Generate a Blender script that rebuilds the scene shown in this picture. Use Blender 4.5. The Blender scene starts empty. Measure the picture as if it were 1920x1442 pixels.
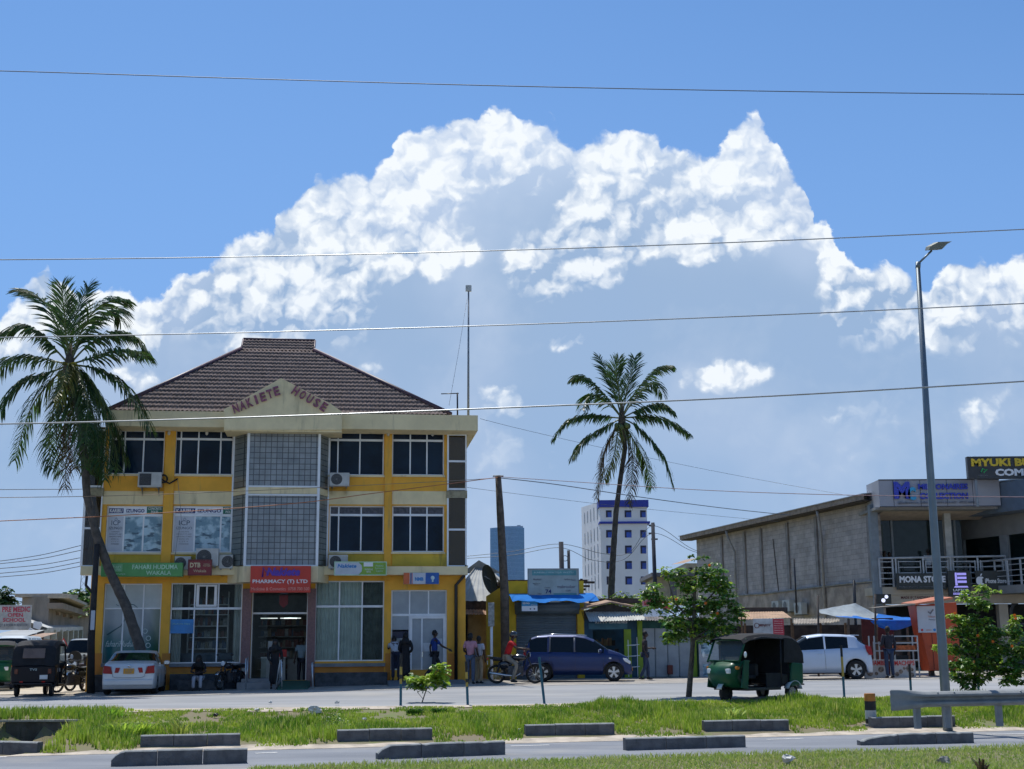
import bpy, bmesh, math, random
import numpy as np
from mathutils import Vector, Matrix
random.seed(7); rng = np.random.default_rng(7)
SC = bpy.context.scene
COL = SC.collection
PI = math.pi
# ---------------------------------------------------------------- camera
FPX = 2440.0; CZ = 2.0
TH = math.atan(486/2440); RO = math.radians(.4)
cF = Vector((0, math.cos(TH), math.sin(TH))); U0 = Vector((0, -math.sin(TH), math.cos(TH))); R0 = Vector((1, 0, 0))
cR = math.cos(RO)*R0 - math.sin(RO)*U0; cU = math.cos(RO)*U0 + math.sin(RO)*R0
CAM = Vector((0, 0, CZ))
def ray(px, py):
    return cF*FPX + cR*(px-960) - cU*(py-721)
def P(px, py, Y):
    d = ray(px, py); return CAM + d*(Y/d.y)
cd = bpy.data.cameras.new('camera'); cam = bpy.data.objects.new('camera', cd); COL.objects.link(cam)
cam.matrix_world = Matrix(((cR.x, cU.x, -cF.x, 0), (cR.y, cU.y, -cF.y, 0), (cR.z, cU.z, -cF.z, CZ), (0, 0, 0, 1)))
cd.sensor_width = 36; cd.lens = FPX/1920*36; cd.clip_start = .1; cd.clip_end = 9000
SC.camera = cam
SC.view_settings.view_transform = 'Standard'; SC.view_settings.look = 'None'; SC.view_settings.exposure = 0; SC.view_settings.gamma = 1
SC.view_settings.use_curve_mapping = False
try:
    SC.cycles.max_bounces = 6; SC.cycles.transparent_max_bounces = 16; SC.cycles.caustics_reflective = False; SC.cycles.caustics_refractive = False
except Exception: pass
try:
    SC.cycles.use_adaptive_sampling = True; SC.cycles.adaptive_threshold = .02; SC.cycles.adaptive_min_samples = 12
except Exception: pass
# ---------------------------------------------------------------- sky and sun
SUN_EL = math.radians(66); SUN_D = Vector((-.33, .94, 0)).normalized()
sun_dir = Vector((SUN_D.x*math.cos(SUN_EL), SUN_D.y*math.cos(SUN_EL), math.sin(SUN_EL)))
sl = bpy.data.lights.new('sun', 'SUN'); sl.energy = 4.2; sl.angle = math.radians(.53); sl.color = (1, .955, .88)
so = bpy.data.objects.new('sun', sl); COL.objects.link(so); so.rotation_euler = (-sun_dir).to_track_quat('-Z', 'Y').to_euler(); so.location = (0, 0, 60)
W = bpy.data.worlds.new('World'); SC.world = W; W.use_nodes = True
wn = W.node_tree; wn.nodes.clear()
class NT:
    def __init__(s, t): s.t = t
    def n(s, typ, **k):
        o = s.t.nodes.new(typ)
        for a, b in k.items(): setattr(o, a, b)
        return o
    def put(s, v, sock):
        if v is None: return
        if isinstance(v, bpy.types.NodeSocket): s.t.links.new(v, sock)
        else: sock.default_value = v
    def m(s, op, a, b=None, c=None, clamp=False):
        o = s.n('ShaderNodeMath', operation=op, use_clamp=clamp)
        s.put(a, o.inputs[0]); s.put(b, o.inputs[1]); s.put(c, o.inputs[2]); return o.outputs[0]
    def v(s, op, a, b=None, sc=None):
        o = s.n('ShaderNodeVectorMath', operation=op); s.put(a, o.inputs[0]); s.put(b, o.inputs[1])
        if sc is not None: s.put(sc, o.inputs[3])
        return o.outputs['Value'] if op in ('LENGTH', 'DOT_PRODUCT') else o.outputs[0]
    def mr(s, v, a, b, c=0., d=1., kind='SMOOTHSTEP'):
        o = s.n('ShaderNodeMapRange', interpolation_type=kind, clamp=True)
        for i, x in enumerate((v, a, b, c, d)): s.put(x, o.inputs[i])
        return o.outputs[0]
    def noise(s, vec, sc, det=6., rough=.55, dist=0., out=0):
        o = s.n('ShaderNodeTexNoise', noise_dimensions='2D'); s.put(vec, o.inputs['Vector']); s.put(sc, o.inputs['Scale']); s.put(det, o.inputs['Detail'])
        s.put(rough, o.inputs['Roughness']); s.put(dist, o.inputs['Distortion']); return o.outputs[out]
    def mix(s, f, a, b, kind='RGBA', blend='MIX'):
        o = s.n('ShaderNodeMix', data_type=kind)
        if kind == 'RGBA':
            o.blend_type = blend; s.put(f, o.inputs[0]); s.put(a, o.inputs[6]); s.put(b, o.inputs[7]); return o.outputs[2]
        s.put(f, o.inputs[0]); s.put(a, o.inputs[2]); s.put(b, o.inputs[3]); return o.outputs[0]
    def comb(s, x, y, z):
        o = s.n('ShaderNodeCombineXYZ'); s.put(x, o.inputs[0]); s.put(y, o.inputs[1]); s.put(z, o.inputs[2]); return o.outputs[0]
def sky_nodes():
    T = NT(wn)
    tc = T.n('ShaderNodeTexCoord').outputs['Generated']
    sep = T.n('ShaderNodeSeparateXYZ'); T.put(tc, sep.inputs[0]); x, y, z = sep.outputs
    ya = T.m('MAXIMUM', T.m('ABSOLUTE', y), .08)
    # angular coordinates of a direction, in the units of 1000 = 1 (tangent plane ahead of the street)
    def uvpx(px, py):
        d = ray(px, py); return d.x/d.y, d.z/d.y
    u0 = T.m('DIVIDE', x, ya); v0 = T.m('DIVIDE', z, ya)
    q = T.comb(u0, v0, T.m('MULTIPLY', T.m('SIGN', y), 3.0))
    # billow warp
    n1 = T.n('ShaderNodeTexNoise', noise_dimensions='2D'); T.put(q, n1.inputs['Vector']); n1.inputs['Scale'].default_value = 9; n1.inputs['Detail'].default_value = 4; n1.inputs['Roughness'].default_value = .5
    n2 = T.n('ShaderNodeTexNoise', noise_dimensions='2D'); T.put(q, n2.inputs['Vector']); n2.inputs['Scale'].default_value = 55; n2.inputs['Detail'].default_value = 5; n2.inputs['Roughness'].default_value = .52
    w1 = T.v('SUBTRACT', n1.outputs['Color'], (.5, .5, .5)); w2 = T.v('SUBTRACT', n2.outputs['Color'], (.5, .5, .5))
    warp = T.v('ADD', T.v('SCALE', w1, None, .020), T.v('SCALE', w2, None, .016))
    qw = T.v('ADD', q, warp)
    sw = T.n('ShaderNodeSeparateXYZ'); T.put(qw, sw.inputs[0]); u, v = sw.outputs[0], sw.outputs[1]
    # outline of the cumulus bank
    OUT = [(-700,560),(-500,600),(-300,560),(-100,640),(0,602),(40,575),(85,522),(125,520),(150,548),(180,530),(225,535),(250,572),(300,580),(318,542),(390,508),(430,468),(505,452),(525,392),(570,365),(600,332),(650,322),(700,343),(730,322),(750,285),(757,250),(800,232),(828,230),(848,212),(890,208),(928,192),(958,215),(975,242),(1035,228),(1060,250),(1100,254),(1122,246),(1185,248),(1240,265),(1290,282),(1345,286),(1364,238),(1378,222),(1398,208),(1424,222),(1448,262),(1478,312),(1520,352),(1528,404),(1560,420),(1588,455),(1590,500),(1605,512),(1660,505),(1700,535),(1738,562),(1768,502),(1820,485),(1865,500),(1920,492),(2050,520),(2200,470),(2400,560),(2650,540)]
    U0_, U1_ = uvpx(-700, 500)[0], uvpx(2650, 500)[0]
    fc = T.n('ShaderNodeFloatCurve'); cv = fc.mapping.curves[0]
    pts = [(((uvpx(a, b)[0])-U0_)/(U1_-U0_), uvpx(a, b)[1]) for a, b in OUT]
    pts = sorted(pts); pts[0] = (0, pts[0][1]); pts[-1] = (1, pts[-1][1])
    cv.points[0].location = pts[0]; cv.points[1].location = pts[-1]
    for a in pts[1:-1]: cv.points.new(*a)
    for p_ in cv.points: p_.handle_type = 'VECTOR'
    fc.mapping.update()
    un = T.m('DIVIDE', T.m('SUBTRACT', u, U0_), U1_-U0_)
    T.put(T.m('PINGPONG', un, 1.0), fc.inputs['Value'])
    top = fc.outputs[0]
    # relief: billow height, lit from the upper left
    def height(vec):
        vo = T.n('ShaderNodeTexVoronoi', feature='SMOOTH_F1', voronoi_dimensions='2D'); T.put(vec, vo.inputs['Vector']); vo.inputs['Scale'].default_value = 17
        vo.inputs['Detail'].default_value = 3.; vo.inputs['Roughness'].default_value = .5; vo.inputs['Lacunarity'].default_value = 2.2; vo.inputs['Smoothness'].default_value = .25
        fb = T.noise(vec, 26., 5., .6)
        return T.m('SUBTRACT', T.m('ADD', T.m('MULTIPLY', fb, .5), .62), T.m('MULTIPLY', vo.outputs['Distance'], 1.15))
    h0 = height(qw); d = T.m('ADD', T.m('SUBTRACT', top, v), T.m('MULTIPLY', T.m('SUBTRACT', T.m('MINIMUM', h0, .3), -.2), .019)); h1 = height(T.v('ADD', qw, (-.0035, .0075, 0)))
    relief = T.m('MULTIPLY', T.m('SUBTRACT', h0, h1), 1.9)
    # bright sunlit masses inside the bank: px, py, rx, ry, strength
    BL = [(610,400,110,75,.8),(700,370,90,60,.6),(800,420,95,60,.75),(740,480,100,50,.6),(560,450,90,60,.7),(470,520,110,70,.7),(600,560,110,80,.65),(400,570,110,70,.7),
          (520,620,150,60,.5),(120,560,120,50,.9),(60,610,90,70,.7),(210,555,60,40,.8),(260,640,180,90,.4),(870,245,120,55,1.),(930,230,90,60,.8),(790,285,80,60,.9),(1010,270,90,55,.7),(850,310,110,50,.55),
          (1180,290,140,50,.85),(1300,315,130,50,.8),(1410,270,70,80,1.),(1450,340,100,60,.85),(1200,370,110,60,.6),(1130,420,90,60,.6),(1050,480,90,55,.75),(1040,520,70,40,.6),(1320,360,110,60,.5),
          (1470,400,100,50,.7),(1550,445,60,40,.7),(1640,545,100,50,.75),(1630,600,80,60,.45),(1830,530,110,60,.85),(1880,580,100,60,.6),(1750,640,130,60,.3),
          (1355,700,85,36,1.1),(1390,690,60,30,.6),(1060,645,32,20,.75),(690,690,28,18,.7),(925,728,35,18,.45),(1000,760,90,50,.4),(960,800,120,60,.25),(280,690,90,40,.4),(1740,770,160,70,.28),(1540,770,70,30,.3),
          (1000,890,180,50,.22),(100,1000,250,120,.2),(1500,900,200,60,.2),(1880,760,100,60,.3),(810,470,30,20,.6),(1415,205,26,26,.9),(860,470,50,25,.4),(660,610,60,40,.3),(1330,380,230,110,.42),(1500,385,70,60,.6),(1560,455,50,50,.6),(900,300,170,70,.35),(600,480,200,110,.3),(1240,440,150,60,.3),(1100,460,110,70,.42),(1030,530,90,50,.42),(1210,410,150,80,.3),(1390,410,150,60,.3),(1630,590,90,70,.4),(540,600,150,60,.4),(1010,330,140,50,.3),(1560,640,120,60,.16),(1130,700,150,60,.14),(900,640,120,50,.12),(1700,850,220,80,.16),(330,800,200,60,.14),(780,850,200,60,.12)]
    tot = 0.
    for a, b, rx, ry, st in BL:
        if b > 625: st = st*.37
        c = uvpx(a, b)
        dd = T.v('LENGTH', T.v('MULTIPLY', T.v('SUBTRACT', qw, (c[0], c[1], 3.0)), (FPX/rx, FPX/ry, 0)))
        tot = T.m('ADD', T.mr(dd, 1.55, .15, 0., st*1.5, 'SMOOTHSTEP'), tot)
    tot = T.m('MINIMUM', tot, 1.3)
    # each mass has lumps: bright crowns, shaded undersides, and a ragged soft border
    H = T.mr(h0, -.30, .38, 0., 1., 'LINEAR')
    rim = T.mr(d, .06, .0, 0., 1.)
    Mk = T.mr(T.m('ADD', T.m('ADD', tot, rim), T.m('MULTIPLY', T.m('MULTIPLY', T.m('SUBTRACT', H, .5), .85), T.mr(T.m('ADD', tot, rim), .05, .35, .12, 1.))), .10, .88, 0., 1., 'SMOOTHSTEP')
    br = T.m('MULTIPLY', Mk, T.m('ADD', .31, T.m('MULTIPLY', H, .54)))
    br = T.m('ADD', br, T.m('MULTIPLY', relief, T.m('ADD', T.m('MULTIPLY', Mk, .9), .04)))
    br = T.m('ADD', br, T.m('MULTIPLY', T.m('SUBTRACT', n1.outputs['Fac'], .5), .3), None, True)
    # colours (radiance before the 0.1 of the background)
    big = T.noise(q, 5., 4., .5)
    grey = T.mix(T.mr(T.m('ADD', v0, T.m('MULTIPLY', T.m('SUBTRACT', big, .5), .22)), .43, .24), (5.6, 6.8, 8.8, 1), (3.35, 4.75, 6.95, 1))
    grey = T.mix(T.mr(v0, .16, .02), grey, (3.7, 5.0, 7.2, 1))
    grey = T.mix(T.mr(big, .42, .68, 0., .55), grey, (4.6, 5.8, 7.9, 1))
    ccol = T.mix(br, grey, (9.2, 9.7, 10.2, 1))
    # broken, hazy lower part
    al = T.mr(d, -.0015, .006)
    low = T.mr(T.m('ADD', T.m('ADD', v0, 0.), T.m('MULTIPLY', T.m('SUBTRACT', big, .5), .35)), .30, .02, 1., .82)
    al = T.m('MULTIPLY', al, low)
    st = T.n('ShaderNodeTexSky', sky_type='NISHITA', sun_disc=False)
    st.sun_elevation = SUN_EL; st.sun_rotation = math.atan2(sun_dir.x, sun_dir.y); st.altitude = 0; st.air_density = 1.0; st.dust_density = .6; st.ozone_density = 2.2
    skyc = T.mix(1., st.outputs[0], (.71, 1.04, 1.34, 1), blend='MULTIPLY')
    global SKYMUL; SKYMUL = skyc.node
    up = T.mr(z, -.02, .0)
    skyc = T.mix(T.mr(v0, .62, .22, 0., .6), skyc, (2.3, 4.2, 8.1, 1))
    fin = T.mix(al, skyc, ccol)
    bg = T.n('ShaderNodeBackground'); T.put(fin, bg.inputs[0]); bg.inputs[1].default_value = .1
    out = T.n('ShaderNodeOutputWorld'); T.put(bg.outputs[0], out.inputs[0])
sky_nodes()
W.cycles.sampling_method = 'MANUAL'; W.cycles.sample_map_resolution = 512
# ---------------------------------------------------------------- helpers
class MB:
    def __init__(s): s.V = []; s.F = []; s.I = []; s.mi = 0
    def m(s, i): s.mi = i; return s
    def add(s, vs, fs):
        b = len(s.V); s.V += [tuple(v) for v in vs]; s.F += [tuple(b+i for i in f) for f in fs]; s.I += [s.mi]*len(fs); return s
    def box(s, x0, x1, y0, y1, z0, z1):
        return s.add([(x0,y0,z0),(x1,y0,z0),(x1,y1,z0),(x0,y1,z0),(x0,y0,z1),(x1,y0,z1),(x1,y1,z1),(x0,y1,z1)],
                     [(3,2,1,0),(4,5,6,7),(0,1,5,4),(1,2,6,5),(2,3,7,6),(3,0,4,7)])
    def obox(s, c, size, rot=None):
        c = Vector(c); h = [k/2 for k in size]; R = rot or Matrix.Identity(3)
        vs = [c + R @ Vector((a*h[0], b*h[1], d*h[2])) for d in (-1, 1) for a, b in ((-1,-1),(1,-1),(1,1),(-1,1))]
        return s.add(vs, [(3,2,1,0),(4,5,6,7),(0,1,5,4),(1,2,6,5),(2,3,7,6),(3,0,4,7)])
    def quad(s, *p): return s.add(p, [tuple(range(len(p)))])
    def tube(s, pts, r, n=8, caps=True):
        pts = [Vector(p) for p in pts]; L = len(pts)
        if not hasattr(r, '__len__'): r = [r]*L
        b = len(s.V); prev = None
        for i, p in enumerate(pts):
            t = (pts[min(i+1, L-1)] - pts[max(i-1, 0)])
            if t.length < 1e-9: t = Vector((0, 0, 1))
            t.normalize()
            if prev is None: a = t.orthogonal().normalized()
            else:
                a = prev - t*prev.dot(t); a = a.normalized() if a.length > 1e-6 else t.orthogonal().normalized()
            prev = a; c = t.cross(a)
            for k in range(n):
                q = p + (a*math.cos(2*PI*k/n) + c*math.sin(2*PI*k/n))*r[i]; s.V.append(tuple(q))
        for i in range(L-1):
            for k in range(n):
                s.F.append((b+i*n+k, b+i*n+(k+1) % n, b+(i+1)*n+(k+1) % n, b+(i+1)*n+k)); s.I.append(s.mi)
        if caps:
            s.F.append(tuple(b+k for k in reversed(range(n)))); s.F.append(tuple(b+(L-1)*n+k for k in range(n))); s.I += [s.mi]*2
        return s
    def cyl(s, p0, p1, r0, r1=None, n=16): return s.tube([p0, p1], [r0, r0 if r1 is None else r1], n)
    def prism(s, pts, plane, d0, d1):
        def f(p, d): return (p[0], d, p[1]) if plane == 'xz' else ((d, p[0], p[1]) if plane == 'yz' else (p[0], p[1], d))
        n = len(pts); vs = [f(p, d0) for p in pts] + [f(p, d1) for p in pts]
        return s.add(vs, [tuple(range(n)), tuple(reversed(range(n, 2*n)))] + [(i, n+i, n+(i+1) % n, (i+1) % n) for i in range(n)])
    def ball(s, c, r, nu=12, nv=8):
        if not hasattr(r, '__len__'): r = (r, r, r)
        vs = [(c[0], c[1], c[2]+r[2])]
        for j in range(1, nv):
            th = PI*j/nv
            for i in range(nu):
                vs.append((c[0]+r[0]*math.sin(th)*math.cos(2*PI*i/nu), c[1]+r[1]*math.sin(th)*math.sin(2*PI*i/nu), c[2]+r[2]*math.cos(th)))
        vs.append((c[0], c[1], c[2]-r[2])); e = len(vs)-1; fs = [(0, 1+i, 1+(i+1) % nu) for i in range(nu)]
        for j in range(nv-2):
            for i in range(nu): fs.append((1+j*nu+i, 1+(j+1)*nu+i, 1+(j+1)*nu+(i+1) % nu, 1+j*nu+(i+1) % nu))
        fs += [(e, 1+(nv-2)*nu+(i+1) % nu, 1+(nv-2)*nu+i) for i in range(nu)]
        return s.add(vs, fs)
    def lathe(s, prof, c=(0,0,0), axis='z', n=24):
        # prof: (radius, along) pairs
        def f(r, h, a):
            u, v = r*math.cos(a), r*math.sin(a)
            return {'z': (c[0]+u, c[1]+v, c[2]+h), 'y': (c[0]+u, c[1]+h, c[2]+v), 'x': (c[0]+h, c[1]+u, c[2]+v)}[axis]
        vs = [f(r, h, 2*PI*k/n) for r, h in prof for k in range(n)]
        fs = [(i*n+k, i*n+(k+1) % n, (i+1)*n+(k+1) % n, (i+1)*n+k) for i in range(len(prof)-1) for k in range(n)]
        return s.add(vs, fs)
    def merge(s, o, mat=None):
        M4 = mat or Matrix.Identity(4); b = len(s.V); s.V += [tuple(M4 @ Vector(v)) for v in o.V]
        s.F += [tuple(b+i for i in f) for f in o.F]; s.I += o.I; return s
    def build(s, name, mats, parent=None, smooth=False, bev=0, fixn=False, weld=False):
        me = bpy.data.meshes.new(name); me.from_pydata(s.V, [], s.F)
        if not isinstance(mats, (list, tuple)): mats = [mats]
        for q in mats: me.materials.append(q)
        if len(mats) > 1: me.polygons.foreach_set('material_index', s.I)
        if smooth: me.polygons.foreach_set('use_smooth', [True]*len(s.F))
        if fixn or True:
            bm = bmesh.new(); bm.from_mesh(me)
            if weld or (smooth and len(bm.faces) < 3500): bmesh.ops.remove_doubles(bm, verts=bm.verts, dist=.0006)
            if len(bm.faces) < 6000: bmesh.ops.recalc_face_normals(bm, faces=bm.faces)
            bm.to_mesh(me); bm.free()
        if smooth == 'auto':
            me.set_sharp_from_angle(angle=math.radians(35))
        o = bpy.data.objects.new(name, me); COL.objects.link(o); o.parent = parent
        if bev:
            md = o.modifiers.new('bevel', 'BEVEL'); md.width = bev; md.segments = 2; md.limit_method = 'ANGLE'
        return o
def tag(o, label, cat, group=None, kind=None):
    if label: o['label'] = label
    if cat: o['category'] = cat
    if group: o['group'] = group
    if kind: o['kind'] = kind
    return o
def thing(name, label, cat, loc=(0,0,0), rz=0, group=None, scale=1):
    o = bpy.data.objects.new(name, None); COL.objects.link(o); o.location = loc; o.rotation_euler = (0, 0, rz); o.empty_display_size = .3
    if scale != 1: o.scale = (scale,)*3
    return tag(o, label, cat, group)
def struct(o): o['kind'] = 'structure'; return o
def copy_tree(o, parent=None):
    c = o.copy(); COL.objects.link(c); c.parent = parent
    for ch in list(o.children): copy_tree(ch, c)
    return c
_mc = {}
def M(key, rgb=None, rough=.6, metal=0., var=.15, sc=3., bump=0., bsc=30., stain=None, coat=0., trans=0., emit=None, island=0., spec=None):
    if key in _mc: return _mc[key]
    if rgb is None: raise KeyError(key)
    m = bpy.data.materials.new(key); m.use_nodes = True; nt = m.node_tree; T = NT(nt); b = nt.nodes['Principled BSDF']
    b.inputs['Roughness'].default_value = rough; b.inputs['Metallic'].default_value = metal
    co = T.n('ShaderNodeTexCoord').outputs['Object']
    c = (*rgb, 1)
    if var or stain or island:
        f = T.noise3(co, sc, 5., .6)
        lo = tuple(x*(1-var) for x in rgb)+(1,); hi = tuple(min(1, x*(1+var)) for x in rgb)+(1,)
        c = T.mix(T.mr(f, .3, .7), lo, hi)
        if stain:
            col, amt, ssc = stain
            g = T.noise3(T.v('MULTIPLY', co, (2.4, 2.4, .35)), ssc, 6., .68)
            c = T.mix(T.mr(g, .75-amt*.5, .95-amt*.4), c, (*col, 1))
        if island:
            ri = T.n('ShaderNodeNewGeometry').outputs['Random Per Island']
            hs = T.n('ShaderNodeHueSaturation'); T.put(c, hs.inputs['Color']); T.put(T.mr(ri, 0., 1., 1-island, 1+island, 'LINEAR'), hs.inputs['Value'])
            T.put(T.mr(T.m('FRACT', T.m('MULTIPLY', ri, 7.3)), 0., 1., .5-island*.07, .5+island*.07, 'LINEAR'), hs.inputs['Hue']); c = hs.outputs[0]
    T.put(c, b.inputs['Base Color'])
    if coat: b.inputs['Coat Weight'].default_value = coat; b.inputs['Coat Roughness'].default_value = .05
    if bump:
        bp = T.n('ShaderNodeBump'); bp.inputs['Strength'].default_value = bump; bp.inputs['Distance'].default_value = .02
        T.put(T.noise3(co, bsc, 5., .6), bp.inputs['Height']); T.put(bp.outputs[0], b.inputs['Normal'])
    if trans:
        tr = T.n('ShaderNodeBsdfTranslucent'); T.put(c, tr.inputs[0]); mx = T.n('ShaderNodeMixShader'); mx.inputs[0].default_value = trans
        T.put(b.outputs[0], mx.inputs[1]); T.put(tr.outputs[0], mx.inputs[2]); T.put(mx.outputs[0], nt.nodes['Material Output'].inputs[0])
    if spec is not None: b.inputs['Specular IOR Level'].default_value = spec
    if emit: b.inputs['Emission Color'].default_value = (*emit[0], 1); b.inputs['Emission Strength'].default_value = emit[1]
    _mc[key] = m; return m
def _n3(s, vec, sc, det=5., rough=.6):
    o = s.n('ShaderNodeTexNoise'); s.put(vec, o.inputs['Vector']); s.put(sc, o.inputs['Scale']); s.put(det, o.inputs['Detail']); s.put(rough, o.inputs['Roughness']); return o.outputs[0]
NT.noise3 = _n3
def brick_mat(key, c1, c2, mort, bw, bh, ms=.01, off=.5, bump=.3, rough=.7, axes='xz', spec=None, stain=None):
    if key in _mc: return _mc[key]
    m = bpy.data.materials.new(key); m.use_nodes = True; nt = m.node_tree; T = NT(nt); b = nt.nodes['Principled BSDF']
    co = T.n('ShaderNodeTexCoord').outputs['Object']; sp = T.n('ShaderNodeSeparateXYZ'); T.put(co, sp.inputs[0])
    q = T.comb(sp.outputs[0] if 'x' in axes else sp.outputs[1], sp.outputs[2], 0.)
    if axes == 'd': q = T.comb(T.m('ADD', sp.outputs[0], sp.outputs[1]), sp.outputs[2], 0.)
    br = T.n('ShaderNodeTexBrick', offset=off); T.put(q, br.inputs['Vector'])
    for k, v_ in (('Color1', (*c1, 1)), ('Color2', (*c2, 1)), ('Mortar', (*mort, 1)), ('Scale', 1.), ('Mortar Size', ms), ('Mortar Smooth', .3), ('Brick Width', bw), ('Row Height', bh)): br.inputs[k].default_value = v_
    f = T.noise3(co, 1.3, 6., .65)
    c = T.mix(.5, br.outputs['Color'], T.mix(T.mr(f, .3, .72), (.35, .35, .35, 1), (.75, .75, .75, 1)), blend='OVERLAY')
    if stain: c = T.mix(T.mr(T.noise3(T.v('MULTIPLY', co, (1, 1, .3)), stain[2], 6., .65), .75-stain[1]*.5, .95-stain[1]*.4), c, (*stain[0], 1))
    T.put(c, b.inputs['Base Color']); b.inputs['Roughness'].default_value = rough
    bp = T.n('ShaderNodeBump'); bp.inputs['Strength'].default_value = bump; bp.inputs['Distance'].default_value = .02
    T.put(T.m('SUBTRACT', T.m('MULTIPLY', T.noise3(co, 25., 4., .6), .3), br.outputs['Fac']), bp.inputs['Height']); T.put(bp.outputs[0], b.inputs['Normal'])
    _mc[key] = m; return m
def glass_mat(key, tint, alpha):
    if key in _mc: return _mc[key]
    m = bpy.data.materials.new(key); m.use_nodes = True; nt = m.node_tree; T = NT(nt); b = nt.nodes['Principled BSDF']
    b.inputs['Base Color'].default_value = (*tint, 1); b.inputs['Roughness'].default_value = .03; b.inputs['Specular IOR Level'].default_value = .7
    t = T.n('ShaderNodeBsdfTransparent'); t.inputs[0].default_value = (.93, .97, .96, 1); mx = T.n('ShaderNodeMixShader')
    fr = T.n('ShaderNodeFresnel'); fr.inputs[0].default_value = 1.5
    T.put(T.m('MAXIMUM', T.m('MULTIPLY', fr.outputs[0], 1.6), alpha, None, True), mx.inputs[0]); T.put(t.outputs[0], mx.inputs[1]); T.put(b.outputs[0], mx.inputs[2]); T.put(mx.outputs[0], nt.nodes['Material Output'].inputs[0])
    _mc[key] = m; return m
def text(body, parent, mat, x0, x1, z0, z1, y=-.01, rot=0., bold=0., name='lettering', ext=.006, shear=0., keep=False):
    cu = bpy.data.curves.new('t', 'FONT'); cu.body = body; cu.extrude = .01; cu.offset = bold; cu.resolution_u = 2; cu.align_x = 'CENTER'; cu.shear = shear; cu.space_line = .95
    ob = bpy.data.objects.new('t', cu); COL.objects.link(ob)
    dg = bpy.context.evaluated_depsgraph_get(); me = bpy.data.meshes.new_from_object(ob.evaluated_get(dg))
    bpy.data.objects.remove(ob); n = len(me.vertices); co = np.empty(n*3); me.vertices.foreach_get('co', co); co = co.reshape(-1, 3)
    lo, hi = co.min(0), co.max(0); sx = (x1-x0)/(hi[0]-lo[0]); sz = (z1-z0)/(hi[1]-lo[1])
    if keep: sx = sz = min(sx, sz)
    u = (co[:, 0]-(lo[0]+hi[0])/2)*sx; v = (co[:, 1]-(lo[1]+hi[1])/2)*sz; c, s_ = math.cos(rot), math.sin(rot)
    out = np.stack([(x0+x1)/2 + u*c - v*s_, y - co[:, 2]/.01*ext*.5 - ext*.5, (z0+z1)/2 + u*s_ + v*c], 1)
    me.vertices.foreach_set('co', out.ravel()); me.materials.clear(); me.materials.append(mat); me.update()
    me.name = name; o = bpy.data.objects.new(name, me); COL.objects.link(o); o.parent = parent; return o
def each(name, boxes, mat, parent, **k):
    for b in boxes: q_ = MB(); q_.box(*b); q_.build(name, mat, parent, **k)
class Fr:
    """a vertical plane frame: origin, heading angle of its local x axis"""
    def __init__(s, O, ang): s.O = Vector((O[0], O[1], 0)); s.a = ang; s.ex = Vector((math.cos(ang), math.sin(ang), 0)); s.ey = Vector((-math.sin(ang), math.cos(ang), 0))
    def f(s, px, py, off=0.):
        d = ray(px, py); t = (off + (s.O - CAM).dot(s.ey))/d.dot(s.ey); p = CAM + d*t
        return (p-s.O).dot(s.ex), p.z
    def x(s, px, off=0., py=1000): return s.f(px, py, off)[0]
    def z(s, py, off=0., px=520): return s.f(px, py, off)[1]
    def w(s, x, y=0., z=0.): return s.O + s.ex*x + s.ey*y + Vector((0, 0, z))
    def root(s, name, label, cat, x=0, y=0, z=0, **k): return thing(name, label, cat, s.w(x, y, z), s.a, **k)
def wall_grid(mb, x0, x1, z0, z1, yf, yb, holes):
    xs = sorted({x0, x1, *[h[0] for h in holes], *[h[1] for h in holes]}); zs = sorted({z0, z1, *[h[2] for h in holes], *[h[3] for h in holes]})
    solid = {}
    for i in range(len(xs)-1):
        for j in range(len(zs)-1):
            cx, cz = (xs[i]+xs[i+1])/2, (zs[j]+zs[j+1])/2
            solid[i, j] = not any(h[0] < cx < h[1] and h[2] < cz < h[3] for h in holes)
    for (i, j), sd in solid.items():
        if not sd: continue
        a, b, c, d = xs[i], xs[i+1], zs[j], zs[j+1]
        mb.quad((a,yf,c),(b,yf,c),(b,yf,d),(a,yf,d)); mb.quad((a,yb,c),(a,yb,d),(b,yb,d),(b,yb,c))
        if not solid.get((i-1, j)): mb.quad((a,yf,c),(a,yf,d),(a,yb,d),(a,yb,c))
        if not solid.get((i+1, j)): mb.quad((b,yf,c),(b,yb,c),(b,yb,d),(b,yf,d))
        if not solid.get((i, j-1)): mb.quad((a,yf,c),(a,yb,c),(b,yb,c),(b,yf,c))
        if not solid.get((i, j+1)): mb.quad((a,yf,d),(b,yf,d),(b,yb,d),(a,yb,d))
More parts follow.
